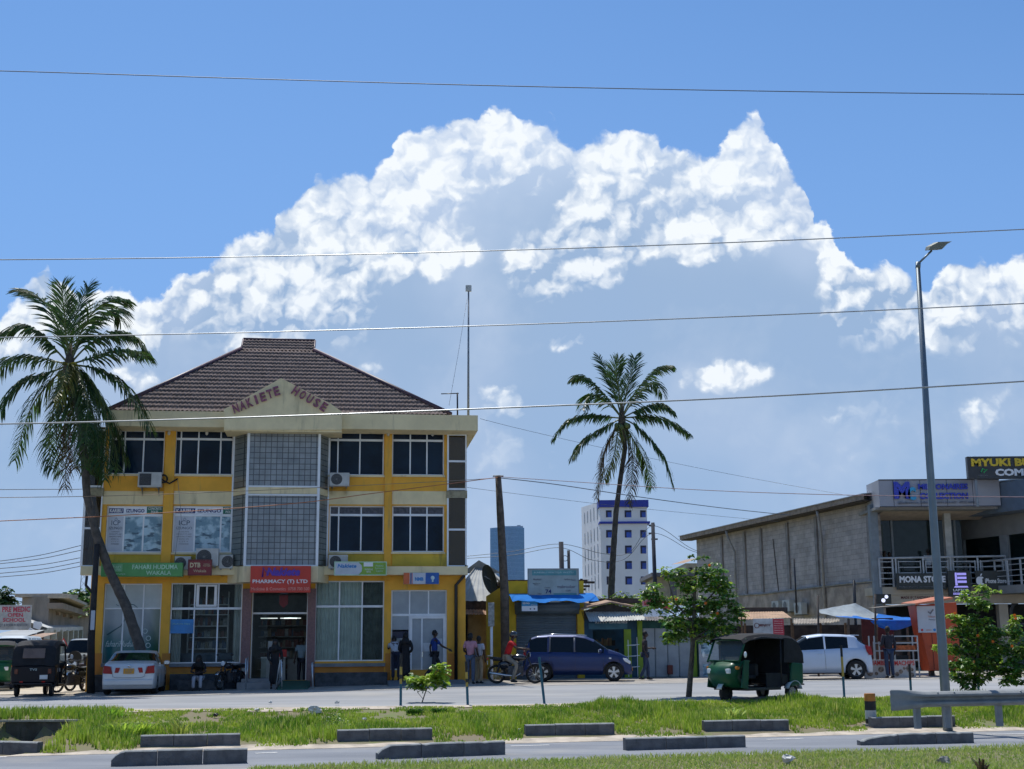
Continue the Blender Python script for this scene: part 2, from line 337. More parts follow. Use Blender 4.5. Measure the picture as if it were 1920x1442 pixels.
# ---------------------------------------------------------------- ground height
def _z5(X): return float(np.interp(X, [-15, 0, 18], [.46, .69, .76]))
def _z4(X): return float(np.interp(X, [-13, 0, 14], [.57, .51, .59]))
ROWS = [(-60., 0, lambda X: .3), (10., .1, lambda X: .22), (22.0, .24, lambda X: .06), (23.2, .24, lambda X: 0.), (27.6, .25, lambda X: 0.), (33., .2, _z4), (42., .2, _z5),
        (47.1, .125, _z5), (60., 0, lambda X: _z5(X)+.03), (110., 0, lambda X: .9), (400., 0, lambda X: .95), (4000., 0, lambda X: 1.)]
def rowY(k, X):
    a, m, _ = ROWS[k]; return a + m*max(-60, min(60, X))
CULV = (-11.0, -9.95, 29.3)
def G(X, Y, cut=True):
    if Y <= rowY(0, X): return .3
    for k in range(len(ROWS)-1):
        ya, yb = rowY(k, X), rowY(k+1, X)
        if Y <= yb:
            t = (Y-ya)/(yb-ya); za, zb = ROWS[k][2](X), ROWS[k+1][2](X)
            if k == 4: t = t**.8
            z = za + (zb-za)*t
            if k == 4 and cut:
                cx = abs(X-(CULV[0]+CULV[1])/2); fr = max(0, min(1, (1.25-cx)/.45)); 
                if Y < CULV[2]+.05: z = z*(1-fr) + min(z, -.12)*fr
            return z
    return 1.
def hit(px, py):
    d = ray(px, py); lo = 8.
    Y = lo
    while Y < 2000:
        p = CAM + d*(Y/d.y)
        if p.z < G(p.x, p.y): break
        Y *= 1.004
    return Vector((p.x, p.y, G(p.x, p.y)))
def onY(px, Y, off=0.):
    """the point of the ground that stands at column px, distance Y"""
    p = P(px, 1250, Y); return Vector((p.x, Y, G(p.x, Y)+off))
# metal and common materials
def init_mats():
    M('white_frame', (.80, .83, .86), .35, var=.06); M('dark_rubber', (.015, .015, .016), .8); M('black_paint', (.012, .013, .016), .35, var=.1)
    M('chrome', (.6, .6, .6), .15, 1., var=.05); M('galv', (.33, .36, .38), .42, .7, var=.15, sc=6); M('grey_steel', (.22, .25, .28), .5, .3, var=.15)
    M('paint_white', (.82, .83, .84), .5, var=.06); M('ink_white', (.8, .8, .8), .5, var=0); M('ink_black', (.02, .02, .025), .5, var=0); M('ink_navy', (.012, .025, .16), .5, var=0)
    M('ink_red', (.55, .02, .02), .5, var=0); M('ink_grey', (.18, .2, .24), .5, var=0); M('wood', (.16, .10, .06), .8, var=.3, sc=8, bump=.3); M('dark_wood', (.06, .05, .045), .85, var=.3, sc=8, bump=.3)
    M('concrete', (.27, .27, .26), .85, var=.2, sc=2.5, bump=.4, stain=((.08, .08, .08), .35, 2.)); M('dark_glass', (.006, .018, .036), .06, var=.55, sc=.5, spec=.16)
    M('car_glass', (.005, .007, .009), .04, var=0, spec=.35)
init_mats()
# ---------------------------------------------------------------- people
def skin_mesh(name, joints, edges, mat, parent, sub=1, root=None, extra=None):
    """joints: name -> (pos, radius or (rx, ry)); grows one continuous skinned surface and bakes it"""
    names = list(joints); me = bpy.data.meshes.new(name); me.from_pydata([joints[n][0] for n in names], [(names.index(a), names.index(b)) for a, b in edges], [])
    ob = bpy.data.objects.new(name, me); COL.objects.link(ob); ob.modifiers.new('s', 'SKIN')
    sv = me.skin_vertices[0].data
    for i, n in enumerate(names):
        r = joints[n][1]; sv[i].radius = r if hasattr(r, '__len__') else (r, r); sv[i].use_root = (n == (root or names[0]))
    ob.modifiers['s'].use_smooth_shade = True; sb = ob.modifiers.new('u', 'SUBSURF'); sb.levels = sb.render_levels = sub
    dg = bpy.context.evaluated_depsgraph_get(); m2 = bpy.data.meshes.new_from_object(ob.evaluated_get(dg)); bpy.data.objects.remove(ob)
    if extra:
        bm = bmesh.new(); bm.from_mesh(m2); b = []
        for v in extra.V: b.append(bm.verts.new(v))
        for f in extra.F:
            try: bm.faces.new([b[i] for i in f]).smooth = True
            except ValueError: pass
        bm.to_mesh(m2); bm.free()
    m2.materials.clear(); m2.materials.append(mat); m2.name = name; o = bpy.data.objects.new(name, m2); COL.objects.link(o); o.parent = parent; return o
BASE = dict(pel=(0,0,.93), wst=(0,0,1.06), cst=(0,-.01,1.27), nck=(0,0,1.45), hed=(0,-.012,1.60), shL=(.175,0,1.40), shR=(-.175,0,1.40), elL=(.235,.02,1.13), elR=(-.235,.02,1.13),
            wrL=(.25,-.05,.89), wrR=(-.25,-.05,.89), hiL=(.09,0,.90), hiR=(-.09,0,.90), knL=(.10,-.01,.49), knR=(-.10,-.01,.49), anL=(.10,.02,.08), anR=(-.10,.02,.08))
def person(label, loc, rz, pose=None, h=1.7, skin=(.06, .032, .02), top=((.5,.5,.5), 'short'), bottom=(.05,.06,.1), hair='short', hairc=(.008,.007,.006), shoes=(.02,.02,.02), group=None, build_=1., name='person'):
    J = {k: Vector(v) for k, v in BASE.items()}
    for k, v in (pose or {}).items(): J[k] = Vector(v)
    t = thing(name, label, 'person', loc, rz, group, scale=h/1.7)
    sm = M('skin_%d' % round(skin[0]*1000), skin, .55, var=.12, sc=12)
    ex = MB(); hd = J['hed']; up = (hd-J['nck']).normalized(); fw = Vector((0, -1, 0)); fw = (fw-up*fw.dot(up)).normalized(); rt = up.cross(fw)
    if 'look' in (pose or {}):
        fw = Vector(pose['look']); fw = (fw-up*fw.dot(up)).normalized(); rt = up.cross(fw)
    def hp(a, b, c): return hd + rt*a + fw*b + up*c
    ex.ball(hp(0,.0,.0), (.078,.092,.112), 14, 10); ex.tube([hp(0,.085,.03), hp(0,.108,-.012)], [.008,.017], 6); ex.tube([hp(-.025,.084,-.05), hp(.025,.084,-.05)], .01, 6)
    for s in (-1, 1):
        ex.ball(hp(s*.03,.08,.018), .014, 8, 6); ex.ball(hp(s*.08,0,-.005), (.012,.022,.03), 8, 6)
    for s in 'LR':      # hands: palm, four fingers of unequal length, thumb
        w = J['wr'+s]; d = (w-J['el'+s]).normalized(); sd = d.orthogonal().normalized()
        if abs(d.z) > .6: sd = (Vector((0, 1, 0))-d*d.y).normalized()
        nrm = d.cross(sd); ex.tube([w-d*.01, w+d*.04, w+d*.088], [.027,.037,.034], 8)
        for k, L in enumerate((.062,.075,.07,.052)):
            b = w + d*.083 + sd*(.028-.018*k); ex.tube([b, b+d*L*.5+nrm*.006, b+d*L*.85+nrm*.03], [.0095,.009,.007], 6)
        b = w + d*.025 + sd*.03; ex.tube([b, b+sd*.03+d*.03, b+sd*.038+d*.06+nrm*.01], [.011,.01,.008], 6)
    bj = {k: (J[k], r) for k, r in dict(pel=(.13,.10), wst=(.115,.09), cst=(.14,.10), nck=(.052,.052), hed=(.06,.07), shL=.055, shR=.055, elL=.04, elR=.04, wrL=.027, wrR=.027, hiL=.078, hiR=.078, knL=.054, knR=.054, anL=.038, anR=.038).items()}
    E = [('pel','wst'),('wst','cst'),('cst','nck'),('nck','hed'),('cst','shL'),('cst','shR'),('shL','elL'),('shR','elR'),('elL','wrL'),('elR','wrR'),('pel','hiL'),('pel','hiR'),('hiL','knL'),('hiR','knR'),('knL','anL'),('knR','anR')]
    skin_mesh('body', bj, E, sm, t, 1, 'pel', ex)
    def lerp(a, b, f): return J[a] + (J[b]-J[a])*f
    tc, kind = top; tm = M('cloth_%03d_%03d_%03d' % tuple(int(c*999) for c in tc), tc, .85, var=.12, sc=9, bump=.25, bsc=14)
    q = build_
    tj = dict(hem=(J['pel']+Vector((0,0,.0)), (.155*q,.125*q)), w=(J['wst'], (.14*q,.112*q)), c=(J['cst'], (.168*q,.125*q)), n=(J['cst']+(J['nck']-J['cst'])*.72, (.085,.075)), sL=(J['shL'], .072*q), sR=(J['shR'], .072*q))
    te = [('hem','w'),('w','c'),('c','n'),('c','sL'),('c','sR')]
    f = .75 if kind != 'long' else 1.
    for s in 'LR':
        tj['e'+s] = (lerp('sh'+s, 'el'+s, f), .062 if kind != 'long' else .05); te.append(('s'+s, 'e'+s))
        if kind in ('long', 'robe'): tj['e'+s] = (J['el'+s], .058); tj['r'+s] = (lerp('el'+s, 'wr'+s, .92), .046); te.append(('e'+s, 'r'+s))
    if kind == 'robe' or kind == 'dress':
        mid = (J['knL']+J['knR'])/2; lo = (J['anL']+J['anR'])/2 + Vector((0,0,.06 if kind == 'robe' else .28))
        tj['hem'] = (J['pel'], (.17,.145)); tj['k'] = (mid, (.185,.16)); tj['a'] = (lo, (.21,.18)); te += [('hem','k'),('k','a')]
    skin_mesh('dress' if kind in ('robe','dress') else 'shirt', tj, te, tm, t, 1, 'c')
    if bottom and kind != 'robe':
        bm_ = M('cloth_%03d_%03d_%03d' % tuple(int(c*999) for c in bottom), bottom, .85, var=.12, sc=9, bump=.25, bsc=14)
        lj = dict(p=(J['pel']+Vector((0,0,.03)), (.145,.115)), **{k+s: (J[j+s], r) for s in 'LR' for k, j, r in (('h','hi',.092),('k','kn',.072),('a','an',.062))})
        skin_mesh('trousers', lj, [('p','hL'),('p','hR'),('hL','kL'),('hR','kR'),('kL','aL'),('kR','aR')], bm_, t, 1, 'p')
    shm = M('shoe_%d' % int(shoes[0]*999), shoes, .6)
    for s in 'LR':
        a = J['an'+s]; f_ = Vector((0, -1, 0))
        k = J['kn'+s]-a
        mb = MB(); mb.tube([a+Vector((0,.05,-.035)), a+Vector((0,0,-.03)), a+Vector((0,-.08,-.045)), a+Vector((0,-.16,-.055))], [.032,.042,.036,.022], 8); mb.build('shoe', shm, t, True)
    hm = M('hair_%d' % int(hairc[0]*999), hairc, .7, var=.3, sc=30, bump=.5, bsc=90)
    mb = MB()
    if hair == 'helmet':
        mb.ball(hp(0,-.005,.03), (.13,.14,.125), 16, 10); mb.m(1).ball(hp(0,.045,.0), (.105,.1,.062), 14, 8); mb.build('helmet', [M('helmet_shell', (.02,.02,.02), .12, coat=1.), M('car_glass')], t, True)
    else:
        mb.ball(hp(0,-.018,.022), (.088,.094,.112 if hair != 'afro' else .12), 14, 10)
        if hair in ('long', 'bob'):
            L = -.12 if hair == 'bob' else -.22
            mb.tube([hp(0,-.04,.06), hp(0,-.06,-.04), hp(0,-.07,L)], [.085,.10,.06], 10)
        if hair == 'hijab':
            mb.ball(hp(0,-.03,.0), (.102,.105,.135), 14, 10); mb.tube([hp(0,-.02,-.05), hp(0,-.0,-.17), hp(0,-.0,-.3)], [.1,.15,.2], 12)
        if hair == 'cap': mb.tube([hp(0,.05,.05), hp(0,.15,.035)], [.07,.055], 8)
        mb.build('headscarf' if hair == 'hijab' else ('cap' if hair == 'cap' else 'hair'), hm, t, True)
    return t
WALK = dict(hiL=(.09,0,.9), hiR=(-.09,0,.9), knL=(.09,-.2,.52), anL=(.09,-.27,.09), knR=(-.09,.06,.49), anR=(-.09,.36,.13), elL=(.24,.12,1.15), wrL=(.25,.1,.92), elR=(-.24,-.08,1.14), wrR=(-.24,-.3,1.0))
# ---------------------------------------------------------------- vehicles (x forward, y left, z up, wheels on z = 0)
def wheel(parent, x, y, r, wd, side, rimmat=None, spokes=5):
    tm = M('tyre', (.018,.018,.018), .85, var=.2, sc=20)
    rimmat = rimmat or M('alloy', (.55,.56,.58), .3, .8, var=.05)
    mb = MB(); mb.lathe([(r*.62,-wd/2),(r*.9,-wd/2),(r,-wd*.32),(r,wd*.32),(r*.9,wd/2),(r*.62,wd/2),(r*.62,-wd/2)], (x, y, r), 'y', 28)
    w = mb.build('wheel', tm, parent, True)
    q = MB(); ys = y + side*wd*.40; q.lathe([(r*.68, 0), (r*.64, -side*.02), (r*.60, -side*.03)], (x, ys, r), 'y', 28)
    q.lathe([(.001, side*.012), (r*.17, side*.010), (r*.17, -side*.04)], (x, ys, r), 'y', 16)
    for k in range(spokes):
        a = 2*PI*k/spokes + .3; c, s = math.cos(a), math.sin(a); R = Matrix(((c, 0, -s), (0, 1, 0), (s, 0, c)))
        p = [(r*.12, -r*.08), (r*.62, -r*.17), (r*.62, r*.17), (r*.12, r*.08)]
        vs = [R @ Vector((u, 0, v)) + Vector((x, ys, r)) for u, v in p] + [R @ Vector((u, -side*.03, v)) + Vector((x, ys, r)) for u, v in p]
        q.add(vs, [(0,1,2,3),(7,6,5,4),(0,4,5,1),(1,5,6,2),(2,6,7,3),(3,7,4,0)])
    q.build('rim', rimmat, w)
    q = MB(); q.lathe([(.001, 0), (r*.6, 0)], (x, ys-side*.05, r), 'y', 20); q.build('brake_disc', M('black_paint'), w)
    return w
def ip(x, pts): return float(np.interp(x, [p[0] for p in pts], [p[1] for p in pts]))
def car(label, loc, rz, paint, top, belt, width, x0, x1, wheels, r=.31, base=.2, side_win=((-1.9,-1.2),), shield=(.5,1.4), back=(-2.2,-1.9), kind='car', group=None, wt_k=.25, metal=.5, name='parked_car', plate=None, tail=None, spokes=5, tint=None, trunkx=None):
    t = thing(name, label, kind, loc, rz, group)
    pm = M('paint_'+'_'.join(str(int(c*99)) for c in paint), paint, .42, metal, var=.03, coat=.35); gl = tint or M('car_glass')
    xs = set(np.linspace(x0, x1, 64).round(4)); Ra = r*1.17
    for w in wheels: xs |= {round(w+Ra*math.cos(a), 4) for a in np.linspace(0, PI, 15)}
    for a, b in side_win: xs |= {a, b}
    xs |= set(shield) | set(back) | {p[0] for p in top}
    xs = sorted(x for x in xs if x0 <= x <= x1); xs = [x for i, x in enumerate(xs) if i == 0 or x-xs[i-1] > .004]
    rings = []
    for x in xs:
        zt = ip(x, top); zb = min(ip(x, belt), zt-.015); ed = min(x-x0, x1-x); w = ip(x, width)
        bz = base
        for wx in wheels:
            if abs(x-wx) < Ra: bz = max(bz, r + math.sqrt(Ra*Ra-(x-wx)**2))
        bz = min(bz, zb-.04); g = zt-zb; k = min(1, g/.3); wt = w*.97-.03-wt_k*g
        fz_ = lambda f, k_: max(base+(zb-base)*f, bz+.003*k_)
        rings.append([(0,bz), (w*.8,bz), (w*.975,bz+.002), (w*.995,fz_(.32,1)), (w*1.0,fz_(.62,2)), (w*.985,max(zb-.05,bz+.009)), (w*.955,zb), (w*.945-.01*k,zb+.02*k), (wt+.015,zt-.09*k), (wt-.03,zt-.03*k), (wt*.6,zt-.006), (0,zt)])
    N = len(rings[0]); body, wins = MB(), {}
    def ins(x, rg): return rg[0]-1e-4 <= x <= rg[1]+1e-4
    def face(dst, q): dst.add(q, [(0,1,2,3)])
    for sd in (1, -1):
        for i in range(len(xs)-1):
            xa, xb = xs[i], xs[i+1]; xm = (xa+xb)/2; A, B = rings[i], rings[i+1]; g = ip(xm, top)-ip(xm, belt)
            for j in range(N-1):
                q = [(xa, sd*A[j][0], A[j][1]), (xb, sd*B[j][0], B[j][1]), (xb, sd*B[j+1][0], B[j+1][1]), (xa, sd*A[j+1][0], A[j+1][1])]
                dst = body
                if j == 7 and g > .06:
                    for n, rg in enumerate(side_win):
                        if ins(xm, rg): dst = wins.setdefault(('side_window', n, sd), MB())
                if j in (9, 10) or (j == 8):
                    if ins(xm, shield) and g > .03: dst = wins.setdefault(('windscreen', 0, 0), MB())
                    if ins(xm, back) and g > .03: dst = wins.setdefault(('rear_window', 0, 0), MB())
                if j == 8 and dst is not body and ((ins(xm, shield) or ins(xm, back))): pass
                face(dst, q)
    for xe, rg, o in ((xs[0], rings[0], 1), (xs[-1], rings[-1], -1)):
        p = [(xe, y, z) for y, z in rg] + [(xe, -y, z) for y, z in reversed(rg[1:-1])]
        body.add(p, [tuple(range(len(p)))])
    bo = body.build('body', pm, t, True, weld=True)
    for (nm, a, b), mb in wins.items():
        mb.build(nm, gl, t, True)
    # underside and arches filled with dark metal
    q = MB(); yw = ip(0, width)*.78; q.box(x0+.15, x1-.15, -yw, yw, base+.03, .62); q.build('underbody', M('black_paint'), t)
    for wx in wheels:
        for sd in (1, -1): wheel(t, wx, sd*(ip(wx, width)-.115), r, .2, sd, spokes=spokes)
    W0 = ip(0, width)
    # sills, door gaps, handles, mirrors
    q = MB()
    for a in [(s[0]) for s in side_win[1:]]+[side_win[-1][1]]:
        for sd in (1, -1):
            y = sd*(ip(a, width)+.001); q.tube([(a, y*.985, ip(a, belt)-.02), (a-.02, y*1.002, .62), (a-.02, y*1.0, .34)], .005, 4)
    q.build('door_gap', M('black_paint'), t)
    for n, (a, b) in enumerate(side_win[-2:]):
        for sd in (1, -1):
            y = sd*(ip(a, width)*.985+.005); MB().obox((a+.16, y, ip(a, belt)-.14), (.17,.035,.03)).build('door_handle', pm if kind != 'x' else M('chrome'), t, bev=.008)
    mx = side_win[-1][1]-.12
    for sd in (1, -1):
        y = sd*(ip(mx, width)+.07); q = MB(); q.ball((mx, y, ip(mx, belt)+.09), (.07,.11,.075), 12, 8); m_ = q.build('wing_mirror', pm, t, True)
        MB().obox((mx-.062, y, ip(mx, belt)+.09), (.02,.16,.1)).build('mirror_glass', M('chrome'), m_)
    # bumpers seam, lamps
    return t
def lamp(t, name, c, size, mat, rot=None, bev=.02):
    mb = MB(); mb.obox(c, size, rot); return mb.build(name, mat, t, bev=bev)
def lens(key, rgb): return M(key, rgb, .25, var=.1, sc=30, coat=.25, spec=.3)
def motorcycle(label, loc, rz, tank=(.02,.02,.025), group=None, scale=1.):
    t = thing('motorcycle', label, 'motorcycle', loc, rz, group, scale=scale); bk = M('black_paint'); ch = M('chrome'); pm = M('tank_%d' % int(tank[0]*99), tank, .2, .3, coat=1.)
    for x in (-.62, .66):
        mb = MB(); n = 28; R, rr = .27, .042
        mb.lathe([(R+rr*math.cos(a), rr*math.sin(a)) for a in np.linspace(0, 2*PI, 9)], (x, 0, .31), 'y', n); w = mb.build('wheel', M('tyre', (.018,.018,.018), .85), t, True)
        q = MB(); q.lathe([(R-.03,-.012),(R-.015,0),(R-.03,.012)], (x, 0, .31), 'y', n); q.cyl((x,-.05,.31), (x,.05,.31), .045)
        for k in range(14):
            a = 2*PI*k/14; q.cyl((x, .02*(-1)**k, .31), (x+(R-.02)*math.cos(a), 0, .31+(R-.02)*math.sin(a)), .004, n=4)
        q.build('rim', ch, w)
        f = MB(); a0, a1 = ((25, 150) if x < 0 else (40, 140)); A = np.radians(np.linspace(a0, a1, 9))
        vs = [(x+(.345)*math.cos(a), y, .31+.345*math.sin(a)) for a in A for y in (-.07, -.03, .03, .07)]
        f.add(vs, [(i*4+k, i*4+k+1, i*4+k+5, i*4+k+4) for i in range(8) for k in range(3)]); fo = f.build('mudguard', pm if x < 0 else ch, t, True); sd = fo.modifiers.new('s', 'SOLIDIFY'); sd.thickness = .008
    q = MB()
    for s in (-1, 1):
        q.tube([(.66, s*.075, .31), (.44, s*.075, .80), (.37, s*.07, .98)], [.022,.022,.018], 8)
        q.tube([(-.62, s*.09, .31), (-.5, s*.1, .66)], [.03,.026], 8)
    q.tube([(.40,0,.9), (.25,0,.45), (-.05,0,.3), (-.28,0,.42), (-.45,0,.68)], .02, 6); q.tube([(.4,0,.82), (-.1,0,.74), (-.75,0,.76)], .02, 6); q.tube([(-.62,.06,.31), (-.2,.06,.38)], .018, 6)
    q.build('frame', bk, t, True)
    q = MB(); q.box(-.24, .26, -.12, .12, .24, .58); q.m(0).tube([(.06,0,.46), (.14,0,.66)], [.085,.075], 10); q.cyl((-.02,-.15,.37), (-.02,.15,.37), .1); q.build('engine', M('engine_metal', (.07,.07,.075), .5, .5, var=.4, sc=30), t, True, bev=.012)
    MB().tube([(.2,-.1,.34), (.05,-.13,.25), (-.3,-.14,.27), (-.85,-.15,.36)], [.02,.022,.04,.045], 10).build('exhaust_pipe', ch, t, True)
    q = MB(); q.ball((.12,0,.84), (.27,.135,.115), 16, 10); q.build('fuel_tank', pm, t, True)
    q = MB(); q.prism([(-.14,.80), (-.1,.86), (-.35,.83), (-.7,.87), (-.86,.88), (-.84,.80), (-.5,.75)], 'xz', -.13, .13); q.build('seat', M('seat_black', (.015,.015,.015), .6), t, bev=.03)
    q = MB(); q.ball((-.34,0,.62), (.24,.13,.15), 12, 8); q.build('side_panel', pm, t, True)
    q = MB(); q.tube([(.3,.34,1.0), (.36,.22,1.07), (.38,0,1.03), (.36,-.22,1.07), (.3,-.34,1.0)], .014, 6); q.build('handlebar', bk, t, True)
    for s in (-1, 1):
        q = MB(); q.tube([(.35,s*.24,1.06), (.38,s*.28,1.2)], .006, 5); q.ball((.38,s*.3,1.23), (.018,.06,.04), 10, 6); q.build('mirror', bk, t, True)
    q = MB(); q.lathe([(.001,-.09), (.07,-.07), (.09,0)], (.5, 0, .93), 'x', 18); h = q.build('headlight', bk, t, True); MB().lathe([(.001,.015), (.085,0)], (.502,0,.93), 'x', 18).build('lens', lens('lens_clear', (.75,.78,.8)), h, True)
    q = MB(); q.box(-.95, -.88, -.06, .06, .78, .84); q.build('taillight', lens('lens_red', (.4,.01,.01)), t, bev=.01)
    MB().box(-.93, -.92, -.09, .09, .62, .74).build('number_plate', M('plate_white', (.7,.7,.68), .5), t)
    q = MB(); q.tube([(-.75,.1,.9), (-.95,.1,.9), (-.95,-.1,.9), (-.75,-.1,.9)], .012, 6); q.build('rear_rack', ch, t, True)
    return t
def tuktuk(label, loc, rz, bodyc, hood=(.012,.013,.016), group=None, logo=True, rear_win=True, stripe=False):
    t = thing('auto_rickshaw', label, 'auto rickshaw', loc, rz, group); bm_ = M('tuk_%d_%d' % (bodyc[0]*999, bodyc[1]*999), bodyc, .5, 0., coat=.15, var=.1, spec=.25); hm = M('canvas_black', hood, .85, var=.3, sc=5, bump=.5, bsc=9)
    bk = M('black_paint')
    # lower tub: rear part, floor, front cowl
    q = MB(); q.prism([(-1.33,.42), (-1.35,.95), (-.92,1.0), (-.86,.7), (-.84,.36), (-1.0,.36)], 'xz', -.66, .66); b = q.build('rear_body', bm_, t, bev=.04)
    q = MB(); q.box(-.5, .75, -.62, .62, .28, .36); q.build('floor', bk, t, bev=.01)
    q = MB(); vs = []; L = [(.72,.3,.44), (.98,.36,.36), (1.12,.62,.3), (1.08,.86,.34), (.86,1.02,.50)]
    prof = [(x, s*w, z) for x, z, w in L for s in (-1, -.6, .6, 1)]
    # cowl as curved shell
    pr = []
    for x, z, w in [(.70,.3,.60), (1.02,.40,.50), (1.2,.62,.46), (1.17,.85,.50), (.95,1.03,.60)]:
        pr.append([(x-.34, -w-.02, z), (x-.1, -w, z), (x, -w*.6, z), (x+.03, 0, z), (x, w*.6, z), (x-.1, w, z), (x-.34, w+.02, z)])
    for i in range(4):
        for k in range(6): q.quad(pr[i][k], pr[i][k+1], pr[i+1][k+1], pr[i+1][k])
    c = q.build('front_cowl', bm_, t, True, weld=True); m_ = c.modifiers.new('s', 'SOLIDIFY'); m_.thickness = .03; m_.offset = -1
    for s in (-1, 1):
        q = MB(); q.prism([(.74,.32), (.98,.36), (.84,1.06), (.66,1.06)], 'xz', s*.6, s*.64); q.build('cowl_side', bm_, t, bev=.012)
    # windscreen and its frame
    q = MB(); q.quad((.97,-.56,1.04), (.97,.56,1.04), (.70,.54,1.56), (.70,-.54,1.56)); q.build('windscreen', glass_mat('tuk_glass', (.2,.25,.26), .25), t)
    q = MB()
    for s in (-1, 1): q.tube([(.98,s*.58,1.0), (.70,s*.57,1.6)], .028, 8); q.tube([(.97,s*.01+.0,1.04),(.97,s*.58,1.04)], .02, 6)
    q.tube([(.70,-.57,1.58), (.70,.57,1.58)], .03, 8)
    q.build('windscreen_frame', bm_, t, True)
    # canopy
    X = [.86,.62,.2,-.4,-.95,-1.22,-1.34,-1.38]; Zt = [1.60,1.70,1.745,1.75,1.70,1.58,1.35,.96]; q = MB(); rg = []
    for x, z in zip(X, Zt):
        ze = z-.13 if z > 1.3 else z
        rg.append([(x,-.645,ze-.02 if x > -1.2 else .95), (x,-.645,ze), (x,-.56,z-.03), (x,-.3,z), (x,.3,z), (x,.56,z-.03), (x,.645,ze), (x,.645,ze-.02 if x > -1.2 else .95)])
    for i in range(len(X)-1):
        for k in range(7): q.quad(rg[i][k], rg[i][k+1], rg[i+1][k+1], rg[i+1][k])
    for s in (-1, 1):     # rear quarter panels of canvas
        q.prism([(-.62,.98), (-.66,1.62), (-.95,1.60), (-1.2,1.48), (-1.36,1.2), (-1.37,.96)], 'xz', s*.63, s*.65)
    q.build('canopy', hm, t, 'auto', weld=True)
    if not rear_win: q = MB(); q.box(-.9, .45, -.62, -.6, .36, 1.62); q.box(-.86, -.84, -.6, .6, .36, 1.6); q.box(-.55, .05, .60, .625, .36, .72); q.build('side_curtain', hm, t)
    if rear_win:
        q = MB(); q.quad((-1.385,-.33,1.18), (-1.385,.33,1.18), (-1.30,.33,1.48), (-1.30,-.33,1.48)); r_ = q.build('rear_window', M('rear_vinyl', (.16,.11,.085), .25), t)
        md = r_.modifiers.new('d', 'SOLIDIFY'); md.thickness = .03; md.offset = 0
    q = MB()
    for s in (-1, 1): q.tube([(-.5,s*.62,.4), (-.55,s*.62,1.6)], .018, 6); q.tube([(.68,s*.6,1.58), (.1,s*.63,1.64), (-.6,s*.63,1.6)], .02, 6)
    q.build('side_frame', bk, t, True)
    q = MB(); q.box(-1.0, -.55, -.55, .55, .4, .68); q.box(-1.1, -.95, -.55, .55, .6, 1.15); q.box(.0, .35, -.22, .22, .55, .66); q.box(-.1, .02, -.22, .22, .6, .95); q.build('seat', M('seat_black', (.015,.015,.015), .6), t, bev=.04)
    MB().tube([(.72,-.25,.98), (.68,-.1,1.02), (.68,.1,1.02), (.72,.25,.98)], .014, 6).build('handlebar', bk, t, True)
    # wheels
    for x, y in ((.92,0), (-.98,.52), (-.98,-.52)):
        wheel(t, x, y, .215, .11, -1 if y <= 0 else 1, M('rim_grey', (.3,.3,.3), .5, .5), 8)
    fm = M('fender_pale', (.45,.52,.55), .4)
    q = MB(); A = np.radians(np.linspace(15, 170, 12)); vs = [(.92+.265*math.cos(a), y, .25+.265*math.sin(a)) for a in A for y in (-.09,-.05,.05,.09)]
    q.add(vs, [(i*4+k, i*4+k+1, i*4+k+5, i*4+k+4) for i in range(11) for k in range(3)]); f = q.build('front_mudguard', fm if not stripe else bm_, t, True); s_ = f.modifiers.new('s', 'SOLIDIFY'); s_.thickness = .012
    for s in (-1, 1):
        q = MB(); vs = [(-.98+.27*math.cos(a), y, .24+.27*math.sin(a)) for a in A for y in (s*.5, s*.68)]
        q.add(vs, [(i*2, i*2+1, i*2+3, i*2+2) for i in range(11)]); f = q.build('rear_mudguard', fm if not stripe else hm, t, True); s_ = f.modifiers.new('s', 'SOLIDIFY'); s_.thickness = .015
        lamp(t, 'headlight', (1.13,s*.33,.78), (.1,.16,.13), lens('lens_clear', (.75,.78,.8))); lamp(t, 'turn_signal', (1.0,s*.53,.86), (.12,.07,.08), lens('lens_amber', (.6,.2,.02)))
        lamp(t, 'taillight', (-1.37,s*.5,.78), (.04,.11,.16), lens('lens_brown', (.16,.05,.03))); lamp(t, 'reflector', (-1.37,s*.33,.46), (.02,.1,.04), lens('lens_red', (.4,.01,.01)), bev=.004)
        q = MB(); q.tube([(.8,s*.62,1.12), (.92,s*.74,1.16)], .008, 5); q.ball((.93,s*.77,1.2), (.02,.05,.08), 10, 8); q.build('mirror', M('paint_white'), t, True)
    lamp(t, 'number_plate', (-1.375,-.33,.60), (.012,.24,.13), M('plate_white', (.7,.7,.68), .5), bev=.004)
    q = MB(); q.box(-1.42,-1.36,-.6,.6,.38,.42); q.build('rear_bumper', bk, t, bev=.01)
    return t
